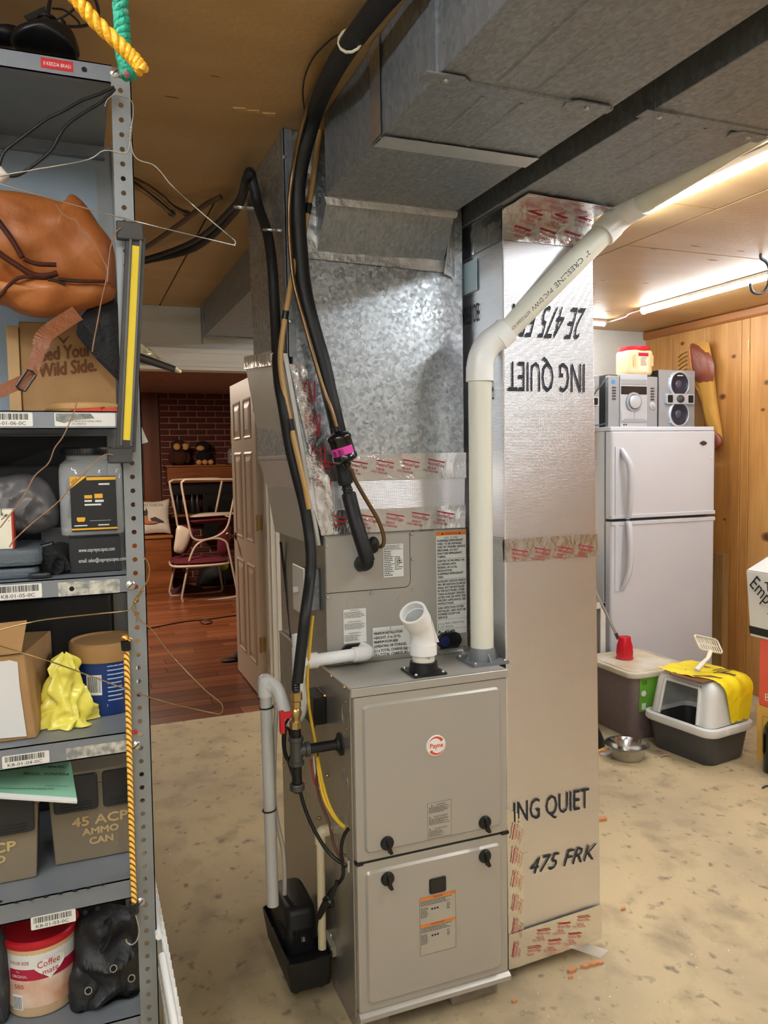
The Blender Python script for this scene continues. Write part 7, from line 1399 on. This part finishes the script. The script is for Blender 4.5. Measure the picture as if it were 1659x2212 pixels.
sn = su_.cross(sv_)
if sn.y > 0: sn = -sn
q = MB(); q.tube([so+su_*p[0]+sv_*p[1] for p in rrect(0, wS, 0, hS, .018, 4)], .0045, 8, closed=True); q.build('rim', m_sc, sc_, sm=60)
for rw in range(2):
    for k in range(10): q = MB(); x = wS*(k+.3)/10; y0_, y1_ = hS*(.10+.45*rw), hS*(.48+.45*rw); q.obox(so+su_*(x+wS*.02)+sv_*((y0_+y1_)/2)-sn*.008, su_*wS*.022, sv_*((y1_-y0_)/2), sn*.0015); q.build('tine', m_sc, sc_)
for y in (.05, .52, .96): q = MB(); q.obox(so+su_*wS*.5+sv_*hS*y-sn*.008, su_*wS*.48, sv_*.003, sn*.0015); q.build('cross_bar', m_sc, sc_)
q = MB(); q.tube(smooth([so+su_*wS*.45+sv_*hS*.02, at(1530, 1420, Y=2.95), at(1518, 1432, Y=2.93), at(1505, 1448, Y=2.90)], 6), [.012]*6+[.011]*6+[.014]*7, 10, flat=.6); q.build('handle', m_sc, sc_, sm=60)
# ------------------------------------------------------------------ bowls, magazine, debris on the floor
sb2 = thing('steel_bowl', 'shiny stainless steel pet bowl on the concrete floor', 'bowl', (2.50, 3.06, 0)); bc_ = at(1363, 1640, Z=.0); bc_ = V((bc_.x, bc_.y+.03, 0)); m_st = mat('stainless', (200, 200, 198), .18, 1.)
q = MB(); q.lathe([(.066, 0), (.078, .004), (.090, .05), (.098, .064), (.108, .068), (.108, .071), (.098, .070), (.088, .055), (.076, .010), (.0, .008)], bc_, ZU, 40); q.build('bowl', m_st, sb2, sm=50)
q = MB(); q.lathe([(.067, 0), (.070, 0), (.070, .006), (.067, .006)], bc_, ZU, 40, caps=False); q.build('rubber_ring', m_rub, sb2)
a = at(1276, 1612, Z=0); q = MB(); q.lathe([(.125, 0), (.125, .012), (.098, .075), (.088, .078), (.082, .068), (.07, .02), (0, .018)], (a.x-.02, a.y+.06, 0), ZU, 36); tagged(q, 'black_pet_bowl', mat('bowl_black', (30, 30, 31), .4), 'black plastic pet bowl half behind the foil column', 'bowl', sm=50)
mg = thing('magazine', 'colourful folded leaflet on floor near black bowl', 'leaflet', at(1300, 1622, Z=0)); a = at(1300, 1622, Z=.002); q = MB(); q.obox(a+ZU*.001, V((.045, .012, 0)), V((-.02, .05, 0)), ZU*.0015); q.build('pages', m_white, mg); q = MB(); q.obox(a+ZU*.003, V((.045, .012, 0)), V((-.008, .02, 0)), ZU*.0004); q.build('cover_print', mat('magenta_print', (206, 70, 110), .5, var=(30, .1, (220, 200, 90))), mg)
m_deb = mat('orange_chip', (196, 138, 98), .8)
rr = random.Random(11)
for i, (px, py, s_, lb) in enumerate(((1302, 1772, .028, 'orange scrap lying alone on the floor right of the foil column'), (1346, 1966, .012, 'small orange crumb on the bare concrete right of the column'), (1237, 2098, .02, 'orange chip at left under the column base'), (1265, 2090, .018, 'orange chip beside the clear plastic strip'), (1283, 2085, .022, 'largest orange chip below the column corner'), (1297, 2082, .014, 'right end chip of the orange scraps below the column'), (1233, 2113, .012, 'tiny orange crumb nearest to the furnace base'), (1112, 2165, .012, 'tiny orange crumb right of the furnace foot'))):
    a = at(px, py, Z=0); q = MB(); pl_ = [(s_*(.6+.4*rr.random())*math.cos(t), s_*.55*(.6+.4*rr.random())*math.sin(t)) for t in [j*math.pi/3.5 for j in range(7)]]; q.prism(pl_, a+ZU*.0005, XU, YU, (0, 0, .004+.25*s_)); tagged(q, 'wood_chip', m_deb, lb, 'debris', 'orange scraps on the floor')
for i, (px, py, lb) in enumerate(((1438, 1633, 'small tan stick beside the litter box'), (1658, 1700, 'grey cable end on the floor below the bottle'))):
    a = at(px, py, Z=.004); q = MB(); q.tube(smooth([a+V((-.03, .0, 0)), a+V((0, .008, .002)), a+V((.03, -.004, 0))], 4), .004, 6); tagged(q, 'floor_scrap', mat('scrap_tan', (186, 148, 110), .7) if i == 0 else m_grey, lb, 'debris', sm=60)
# ------------------------------------------------------------------ boxes and bottle at the right edge
BX, BN = 3.05, 2.42; MY = V((0, -1, 0))
z1_, z2_, z3_ = at(1632, 1518, X=BX).z, at(1630, 1374, X=BX).z, at(1613, 1232, X=BX-.04).z
yx = thing('yellow_carton', 'yellow carton at the bottom of the right hand stack', 'box', (BX+.15, 2.6, 0))
q = MB(); q.box(BX, BX+.33, BN, 2.815, 0, z1_-.002); q.build('carton', mat('yellow_card', (226, 182, 92), .6), yx, bevel=.003)
q = MB(); o = V((BX-.0008, 2.78, .05)); w, h = .3, z1_-.1
for a in ((0, w, 0, .003), (0, w, h-.003, h), (0, .003, 0, h), (w-.003, w, 0, h)): q.rect(o, MY, ZU, *a)
q.build('printed_frame', mat('yellow_print', (170, 120, 40), .6), yx)
rx = thing('coral_carton', 'coral red carton in the middle of the right hand stack', 'box', (BX+.15, 2.6, z1_)); q = MB(); q.box(BX-.004, BX+.33, BN, 2.80, z1_, z2_-.002); q.build('carton', mat('coral_card', (226, 92, 76), .6), rx, bevel=.003)
a = at(1651, 1512, X=BX-.0046); q = MB(); q.text('B', a, MY, ZU, .035, .028); q.build('lettering', m_white, rx)
wx = thing('white_gable_carton', 'white carton marked Empty on top of the coral box', 'box', (BX+.15, 2.6, z2_)); m_wc = mat('white_card', (226, 224, 218), .55)
WY = at(1621, 1366, X=BX-.01).y; WY2 = at(1612, 1232, X=BX-.04).y
q = MB(); q.hexa([(BX-.01, BN, z2_), (BX+.36, BN, z2_), (BX+.36, WY, z2_), (BX-.01, WY, z2_), (BX-.04, BN, z3_), (BX+.38, BN, z3_), (BX+.38, WY2, z3_), (BX-.04, WY2, z3_)]); q.build('carton', m_wc, wx, bevel=.003)
q = MB(); q.hexa([(BX-.04, BN, z3_+.001), (BX+.38, BN, z3_+.001), (BX+.38, WY2, z3_+.001), (BX-.04, WY2, z3_+.001), (BX+.02, BN, z3_+.09), (BX+.30, BN, z3_+.09), (BX+.30, WY2-.10, z3_+.09), (BX+.02, WY2-.10, z3_+.09)]); q.build('gable_top', m_wc, wx, bevel=.004)
q = MB(); q.hexa([(BX-.0125, BN, z2_+.012), (BX-.010, BN, z2_+.012), (BX-.010, WY+.002, z2_+.012), (BX-.0125, WY+.002, z2_+.012), (BX-.0165, BN, z2_+.05), (BX-.014, BN, z2_+.05), (BX-.014, WY+.004, z2_+.05), (BX-.0165, WY+.004, z2_+.05)]); q.build('black_band', m_ink, wx)
def wt(t, px, py, px2, py2, h, nm):
    a, b = at(px, py, X=BX-.0415), at(px2, py2, X=BX-.0415); u = b-a; w = u.length; u.normalize(); q = MB(); q.text(t, a, u, u.cross(XU)*(1 if u.cross(XU).z > 0 else -1), h, w); q.build(nm, m_ink, wx)
wt('Empty', 1617, 1262, 1672, 1330, .07, 'handwriting'); wt('TE', 1652, 1277, 1675, 1279, .045, 'lettering')
bt = thing('wine_bottle', 'dark green wine bottle standing at the right frame edge', 'bottle', (2.95, 2.63, 0)); bcen = at(1668, 1668, Z=0); m_bot = mat('bottle_green', (16, 22, 10), .08, coat=.5)
q = MB(); q.lathe([(.036, 0), (.041, .006), (.042, .19), (.038, .215), (.022, .245), (.0155, .262), (.0145, .318), (.0165, .32), (.0165, .334), (.0145, .336), (0, .336)], (bcen.x, bcen.y, 0), ZU, 32); q.build('glass', m_bot, bt, sm=40)
# ------------------------------------------------------------------ things between the column and the fridge
mp_ = thing('mop_stick', 'thin metal mop handle leaning beside the fridge', 'stick', (2.76, 3.5, .4)); a, b = at(1268, 1238, Y=3.70), at(1334, 1376, Y=3.60)
q = MB(); q.cyl(a+(a-b)*.4, b, .008, seg=10); q.build('handle', mat('steel_tube', (200, 200, 200), .3, .8), mp_, sm=60); q = MB(); q.cyl(b-(b-a)*.06, b+(b-a)*.03, .010, seg=10); q.build('ferrule', m_grey, mp_)
wf = thing('white_screen_frame', 'white framed screen panel leaning beside the fridge', 'frame', (2.78, 3.7, 0)); fx0, fx1 = 2.50, at(1306, 1400, Y=3.71).x; fzt = at(1290, 1302, Y=3.71).z
for bx in ((fx0, fx0+.035, 0, fzt), (fx1-.035, fx1, 0, fzt), (fx0, fx1, fzt-.035, fzt), (fx0, fx1, 0, .035)): q = MB(); q.box(bx[0], bx[1], 3.70, 3.72, bx[2], bx[3]); q.build('frame_rail', m_white, wf, bevel=.003)
q = MB(); q.box(fx0+.035, fx1-.035, 3.708, 3.712, .035, fzt-.035); q.build('screen', mat('screen_grey', (96, 98, 92), .7), wf)
bs = thing('black_steel_rack', 'black perforated steel rack with wooden top behind the column', 'rack', (2.5, 3.9, 0)); rx1 = at(1287, 1300, Y=3.80).x; rz = at(1285, 1184, Y=3.80).z
q = MB(); q.box(2.2, rx1+.005, 3.78, 4.2, rz-.03, rz); q.build('wooden_top', mat('plain_wood', (186, 146, 90), .6), bs, bevel=.003)
q = MB(); q.box(rx1-.045, rx1, 3.80, 3.803, 0, rz-.031); po = q.build('post', m_black, bs)
q = MB(); q.box(rx1-.003, rx1, 3.80, 3.84, 0, rz-.031); q.build('post', m_black, bs); q = MB(); q.box(2.2, rx1, 3.80, 3.804, rz-.075, rz-.031); q.build('front_rail', m_black, bs)
for k in range(10): q = MB(); q.lathe([(.005, 0), (.005, .0005)], (rx1-.022, 3.7995, rz-.10-k*.05), -YU, 8); q.build('slot', mat('slot_grey', (70, 70, 72), .5), bs)
for k in range(2): q = MB(); q.box(2.2, 2.203, 3.80+.37*k, 3.84+.37*k, 0, rz-.031); q.build('post', m_black, bs)
a, b = at(1545, 1193, X=3.84), at(1564, 1395, X=3.84); q = MB(); q.box(3.80, 3.855, b.y-.02, a.y+.005, .001, a.z); tagged(q, 'rough_plank', woodmat('rough_wood', (88, 62, 34), (136, 102, 58), (176, 140, 86), 'Z', 8.), 'rough stained plank standing between fridge and wooden wall', 'plank', bevel=.004)
# ------------------------------------------------------------------ far room
m_oak = woodmat('oak_brown', (104, 54, 24), (146, 84, 40), (170, 106, 56), 'X', 5., rough=.4)
mt = thing('mantel_shelf', 'brown wooden mantel beam on the brick wall', 'mantel', (1.7, 9.8, 1.3)); mz0, mz1 = at(440, 1042, Y=9.72).z, at(440, 1008, Y=9.72).z
q = MB(); q.box(1.03, 2.6, 9.70, 9.92, mz0, mz1); q.build('beam', m_oak, mt, bevel=.006)
q = MB(); q.box(1.01, 2.62, 9.68, 9.92, mz1, mz1+.02); q.build('top_board', m_oak, mt, bevel=.003); mzt = mz1+.0205
fi = thing('fireplace_insert', 'black fireplace insert with dark glass below the mantel', 'fireplace', (1.9, 9.8, 0)); x0 = at(436, 1100, Y=9.85).x
q = MB(); q.box(x0, 2.6, 9.70, 9.918, .55, 1.10); q.build('surround', m_black, fi, bevel=.004); q = MB(); q.box(x0+.05, 2.5, 9.69, 9.70, .6, 1.02); q.build('glass', mat('fire_glass', (10, 10, 12), .1), fi)
q = MB(); q.box(1.08, 2.6, 9.78, 9.92, 1.10, 1.235); tagged(q, 'smoke_hood', m_black, 'black metal strip right below the mantel beam', 'hood')
# plush toys
def ball(q, c, r, s=(1, 1, 1), n=14):
    c = V(c); q.grid(lambda u, v: c+V((r*s[0]*math.sin(v*math.pi)*math.cos(u*2*math.pi), r*s[1]*math.sin(v*math.pi)*math.sin(u*2*math.pi), -r*s[2]*math.cos(v*math.pi))), n, 9, True)
    return q
m_brp = mat('brown_plush', (70, 36, 26), .95, bump=(150, .8)); m_tnp = mat('tan_plush', (214, 160, 100), .9, bump=(150, .6)); m_bkp = mat('black_plush', (18, 18, 22), .95, bump=(150, .8))
def toy(lb, cx, Y, body, face, s, kind):
    t = thing('plush_toy', lb, 'toy', (cx, Y, mzt), 'plush toys on the mantel'); z = mzt
    q = MB(); ball(q, (cx, Y, z+.10*s), .10*s, (1, .8, 1)); q.build('body', body, t, sm=60)
    q = MB(); ball(q, (cx-.01*s, Y-.03*s, z+.235*s), .085*s, (1.1, .9, .9)); q.build('head', body, t, sm=60)
    if kind == 0:
        for k in (-1, 1): q = MB(); ball(q, (cx+k*.05*s+.01, Y-.11*s, z+.225*s), .042*s, (1, .6, 1)); q.build('cheek', face, t, sm=60)
        q = MB(); ball(q, (cx+.01, Y-.14*s, z+.225*s), .014*s); q.build('nose', m_black, t, sm=60)
        for k in (-1, 1): q = MB(); ball(q, (cx+k*.09*s, Y, z+.09*s), .045*s, (1, .8, 1.6)); q.build('arm', body, t, sm=60)
    else:
        q = MB(); ball(q, (cx-.05*s, Y-.09*s, z+.215*s), .045*s, (1.2, .9, .8)); q.build('muzzle', face, t, sm=60)
        for k in (-1, 1): q = MB(); ball(q, (cx+k*.085*s, Y-.01, z+.22*s), .03*s, (.6, .6, 1.6)); q.build('ear', body, t, sm=60)
        for k in (-1, 0, 1): q = MB(); ball(q, (cx+k*.075*s, Y-.10*s, z+.035*s), .038*s, (1, 1.1, .9)); q.build('paw', face, t, sm=60)
toy('dark brown plush toy with tan cheeks on the mantel', at(388, 985, Y=9.78).x, 9.79, m_brp, m_tnp, 1.0, 0); toy('black plush dog with tan muzzle and paws on mantel', at(440, 985, Y=9.78).x, 9.79, m_bkp, m_tnp, .95, 1)
gj = thing('glass_jar', 'clear glass jar on the mantel next to door', 'jar', (at(501, 1000, Y=9.8).x, 9.8, mzt)); c = (at(501, 1000, Y=9.8).x, 9.80, mzt)
q = MB(); q.lathe([(.05, 0), (.052, .01), (.052, .16), (.04, .19), (.03, .20), (0, .202)], c, ZU, 24); q.build('glass', mat('thin_glass', (220, 224, 226), .05, alpha=.25), gj, sm=40); q = MB(); q.lathe([(.07, 0), (.07, .012), (.05, .014)], c, ZU, 24); q.build('base', m_black, gj, sm=40)
sg_ = thing('hanging_sign', 'small orange wooden sign hung on the brick wall', 'sign', (at(505, 940, Y=9.88).x, 9.88, 1.7)); a, b = at(497, 920, Y=9.89), at(520, 958, Y=9.89); q = MB(); q.box(a.x, b.x+.05, 9.89, 9.905, b.z, a.z); q.build('board', mat('sign_orange', (196, 116, 40), .6), sg_, bevel=.004)
q = MB()
for i, t in enumerate(('BEWARE', 'OF', 'THE', 'DOG')): q.text(t, V((a.x+.02, 9.8895, a.z-.05-.052*i)), XU, ZU, .03, .12 if i == 0 else None)
q.build('lettering', m_ink, sg_); q = MB(); q.tube([V((a.x+.02, 9.893, a.z)), V(((a.x+b.x)/2+.02, 9.9, a.z+.09)), V((b.x+.03, 9.893, a.z))], .003, 6); q.build('cord', mat('twine', (150, 120, 80), .8), sg_)
# wooden chest with dog cushion
ch = thing('wooden_chest', 'brown wooden chest against far wall under a cushion', 'chest', (.7, 9.5, 0)); cxr = at(374, 1160, Y=9.25).x; czt = at(340, 1158, Y=9.25).z
q = MB(); q.box(-.2, cxr-.02, 9.27, 9.88, .04, czt-.03); q.build('body', m_oak, ch, bevel=.006); q = MB(); q.box(-.22, cxr, 9.25, 9.89, czt-.029, czt); q.build('lid', m_oak, ch, bevel=.006); q = MB(); q.box(-.21, cxr-.01, 9.26, 9.88, 0, .05); q.build('plinth', m_oak, ch, bevel=.004)
cu_ = thing('dog_cushion', 'white cushion printed with a shepherd dog on the chest', 'cushion', at(335, 1150, Y=9.5)); cw = .36; cxc = at(334, 1115, Y=9.45).x; czc = czt+.20
pts = [V((cxc+x, 9.45+.09*(z/.2), czc+z)) for x, z in ((-.21, -.19), (-.1, -.175), (0, -.17), (.1, -.175), (.17, -.19), (.16, -.08), (.155, 0), (.165, .1), (.185, .21), (.08, .185), (0, .18), (-.1, .185), (-.21, .2))]
q = MB(); q.pillow(pts, V((cxc-.02, 9.45, czc)), .07, V((0, -.92, .38)), 8, .004, 12); q.build('cover', mat('cushion_white', (206, 196, 184), .85, bump=(80, .2)), cu_, sm=60)
def cp_(x, z, d=.082): return V((cxc-.02+x, 9.45+.09*(z/.2)-d*.95, czc+z+.03))
for nm, m, polys in (('dog_print_black', m_ink, [[(-.13, .06), (-.12, .10), (-.105, .06), (-.085, .06), (-.075, .095), (-.06, .05), (-.07, .0), (-.12, .0)], [(-.04, -.03), (.02, -.015), (.08, -.05), (.12, -.075), (.05, -.075), (-.02, -.06)]]), ('dog_print_tan', mat('dog_tan', (176, 110, 70), .8), [[(-.125, .0), (-.065, .0), (-.06, -.06), (-.09, -.085), (-.14, -.075)], [(-.06, -.06), (0, -.055), (.05, -.08), (-.02, -.09), (-.10, -.088)]])):
    for po_ in polys: q = MB(); q.add([cp_(x, z) for x, z in po_], [tuple(range(len(po_)))]); q.build(nm, m, cu_, fix=False)
q = MB(); q.text('JUST CHILLIN', cp_(-.13, .115), XU, V((0, .2, .98)), .018, .24); q.build('lettering', m_ink2, cu_)
# stacked chairs
m_cf = mat('beige_tube', (196, 176, 158), .35); m_bur = mat('burgundy_cloth', (92, 18, 34), .85, bump=(120, .3)); m_shell = mat('beige_shell', (206, 190, 172), .45)
def zpt(zx, zy, Y): return at(280+zx/3.456, 960+zy/3.456, Y=Y)
def chair(lb, near, far, rails, seatq, extra):
    t = thing('stacking_chair', lb, 'chair', zpt(*extra, 8.7), 'stacked chairs in the far room')
    for pts, Y, cl in ((near, 8.55, True), (far, 9.0, False)):
        q = MB(); P_ = [zpt(x, y, Y) for x, y in pts]; P_ = loop(P_, 4) if cl else smooth(P_, 4); q.tube(P_, .0125, 8, closed=cl); q.build('side_frame', m_cf, t, sm=60)
    for (a, b) in rails: q = MB(); q.cyl(zpt(*a, 8.55), zpt(*b, 9.0), .010, seg=8); q.build('cross_rail', m_cf, t, sm=60)
    return t
c1 = chair('burgundy stacking chair standing upright on its sled base', [(392, 1135), (398, 1168), (415, 1186), (600, 1165), (785, 1138), (800, 1118), (796, 1060), (740, 790), (725, 735), (690, 710), (640, 702), (560, 715), (500, 752), (466, 810), (440, 890), (415, 1010)], [(338, 905), (300, 1080), (305, 1115), (325, 1132), (500, 1118), (660, 1100), (688, 1085), (690, 1060), (672, 950), (660, 880)], [((440, 890), (338, 900)), ((735, 880), (660, 880))], None, (500, 1180))
sA = [zpt(x, y, Y) for x, y, Y in ((300, 850, 9.0), (330, 822, 9.05), (480, 830, 9.0), (640, 845, 9.0), (742, 880, 8.6), (640, 892, 8.5), (450, 892, 8.5), (320, 880, 8.6))]; zs_ = sum(p.z for p in sA)/len(sA)
q = MB(); oo = loop([V((p.x, p.y, zs_)) for p in sA], 3); q.pillow(oo, sum(oo, V())/len(oo), .045, ZU, 6); q.build('seat', m_bur, c1, sm=60)
q = MB(); oo2 = [p-ZU*.035 for p in oo]; q.tube(oo2, .014, 6, closed=True); q.build('seat_edge', m_shell, c1, sm=60)
bq = [zpt(x, y, 8.75) for x, y in ((668, 610), (760, 580), (770, 640), (740, 800), (690, 830), (655, 800))]; q = MB(); oo = loop(bq, 3); q.pillow(oo, sum(oo, V())/len(oo), .04, V((-.6, -.8, 0)), 6); q.build('backrest', m_bur, c1, sm=60)
c2 = chair('burgundy stacking chair turned upside down on top of the other', [(402, 275), (388, 300), (412, 440), (440, 590), (462, 680), (490, 710), (540, 716), (630, 695), (700, 655), (735, 600), (752, 530), (775, 420), (802, 295), (792, 270), (770, 261), (600, 262), (430, 263)], [(358, 610), (340, 500), (300, 300), (308, 276), (340, 265), (500, 258), (660, 256), (688, 275), (684, 300), (660, 420), (640, 520)], [((425, 263), (330, 266)), ((745, 540), (640, 515))], None, (560, 715))
sB = [zpt(x, y, Y) for x, y, Y in ((448, 520, 8.55), (600, 512, 8.6), (760, 505, 8.7), (800, 520, 8.9), (780, 535, 9.0), (640, 530, 9.0), (500, 530, 9.0))]; zs_ = sum(p.z for p in sB)/len(sB)
q = MB(); oo = loop([V((p.x, p.y, zs_)) for p in sB], 3); q.pillow(oo, sum(oo, V())/len(oo), .02, ZU, 6); q.build('seat_pan', m_shell, c2, sm=60); q = MB(); oo2 = [p-ZU*.05 for p in oo]; q.pillow(oo2, sum(oo2, V())/len(oo2), .04, ZU, 6); q.build('seat', m_bur, c2, sm=60)
bq = [zpt(x, y, 8.7) for x, y in ((360, 605), (440, 632), (456, 660), (440, 740), (400, 806), (360, 810), (330, 790), (340, 700))]; q = MB(); oo = loop(bq, 3); q.pillow(oo, sum(oo, V())/len(oo), .035, V((-.2, -.97, 0)), 6); q.build('back_shell', m_shell, c2, sm=60)
bq = [p+V((.05, .06, 0)) for p in bq]; q = MB(); oo = loop(bq, 3); q.pillow(oo, sum(oo, V())/len(oo), .03, V((-.2, -.97, 0)), 6); q.build('backrest', m_bur, c2, sm=60)
# clutter by the fireplace
def zz0(zx, zy): p = at(280+zx/3.456, 960+zy/3.456, Z=0); return p
q = MB(); pts = [zz0(x, y) for x, y in ((300, 1112), (330, 1088), (400, 1070), (520, 1072), (560, 1085), (560, 1100), (400, 1110))]; oo = loop(pts, 4); cc_ = sum(oo, V())/len(oo); q.pillow(oo, cc_, .06, ZU, 7, .03, 9, back=.02); tagged(q, 'purple_blanket', mat('plum_cloth', (72, 36, 52), .9, bump=(30, .5)), 'crumpled plum coloured blanket on floor under the chairs', 'blanket', sm=60)
q = MB(); a = zz0(650, 1050); q.pillow([a+V((x, 0, z)) for x, z in ((-.25, .02), (-.2, .2), (0, .32), (.2, .25), (.3, .05), (.2, .0), (-.15, 0))], a+V((0, 0, .14)), .16, -YU, 7, .04, 8); tagged(q, 'black_duffel', mat('black_nylon', (16, 16, 18), .7), 'slumped black duffel behind the chairs near the door', 'bag', sm=60)
q = MB(); a = zpt(705, 905, 9.1); ball(q, a, .055); o = tagged(q, 'tennis_toy', mat('lime_felt', (170, 200, 40), .8), 'lime green ball toy hanging near chair seat', 'toy', sm=60); q = MB(); q.cyl((a.x, a.y, .0), (a.x, a.y, a.z-.04), .012, seg=8); q.build('stand', m_grey, o)
q = MB(); q.tube(smooth([at(x, y, Z=.004) for x, y in ((296, 1363), (330, 1356), (400, 1343), (450, 1338), (500, 1331), (530, 1328))], 5), .007, 6); o = tagged(q, 'floor_cable', m_cord, 'black cable lying across the wooden floor', 'cable', sm=60); q = MB(); q.tube(smooth([at(x, y, Z=.006) for x, y in ((430, 1340), (440, 1348), (455, 1346), (456, 1341), (440, 1340))], 5), .005, 6); q.build('cable_loop', m_cord, o, sm=60)
sl = thing('slipper', 'dark grey slipper on the wooden floor beside the door', 'shoe', zz0(800, 1610)); a = zz0(790, 1612)
q = MB(); oo = loop([a+V((x, y, .012)) for x, y in ((-.10, -.03), (0, -.05), (.12, -.04), (.17, 0), (.12, .04), (0, .05), (-.10, .03))], 3); q.pillow(oo, a+V((.03, 0, .012)), .012, ZU, 4); q.build('sole', m_black, sl, sm=60)
q = MB(); oo = loop([a+V((x, y, .03)) for x, y in ((.0, -.045), (.12, -.04), (.165, 0), (.12, .04), (.0, .045))], 3); q.pillow(oo, a+V((.08, 0, .03)), .06, ZU, 6, back=.05); q.build('upper', mat('slipper_grey', (56, 54, 58), .9), sl, sm=60)
for i, (zx, col) in enumerate(((360, (20, 20, 22)), (380, (30, 22, 20)), (440, (26, 26, 30)), (455, (40, 26, 22)), (500, (24, 24, 26)))):
    a = zpt(zx+(0, 22, 30, 54, 60)[i], 500, 9.74); q = MB(); q.lathe([(.03, 0), (.032, .01), (.032, .15), (.012, .20), (.012, .25), (0, .25)], (a.x, 9.74, a.z-.02), ZU, 14); o = tagged(q, 'candle_bottle', mat('dark_bottle%d' % i, col, .3), ('leftmost', 'second', 'middle', 'fourth', 'rightmost')[i]+' of the dark bottles on ledge behind chair frames', 'bottle', 'dark bottles on the ledge', sm=40)
a = zpt(430, 505, 9.74); q = MB(); q.box(1.03, x0, 9.66, 9.90, a.z-.05, a.z-.022); tagged(q, 'brick_ledge', m_oak, 'narrow wooden ledge on the brick wall behind chairs', 'shelf')
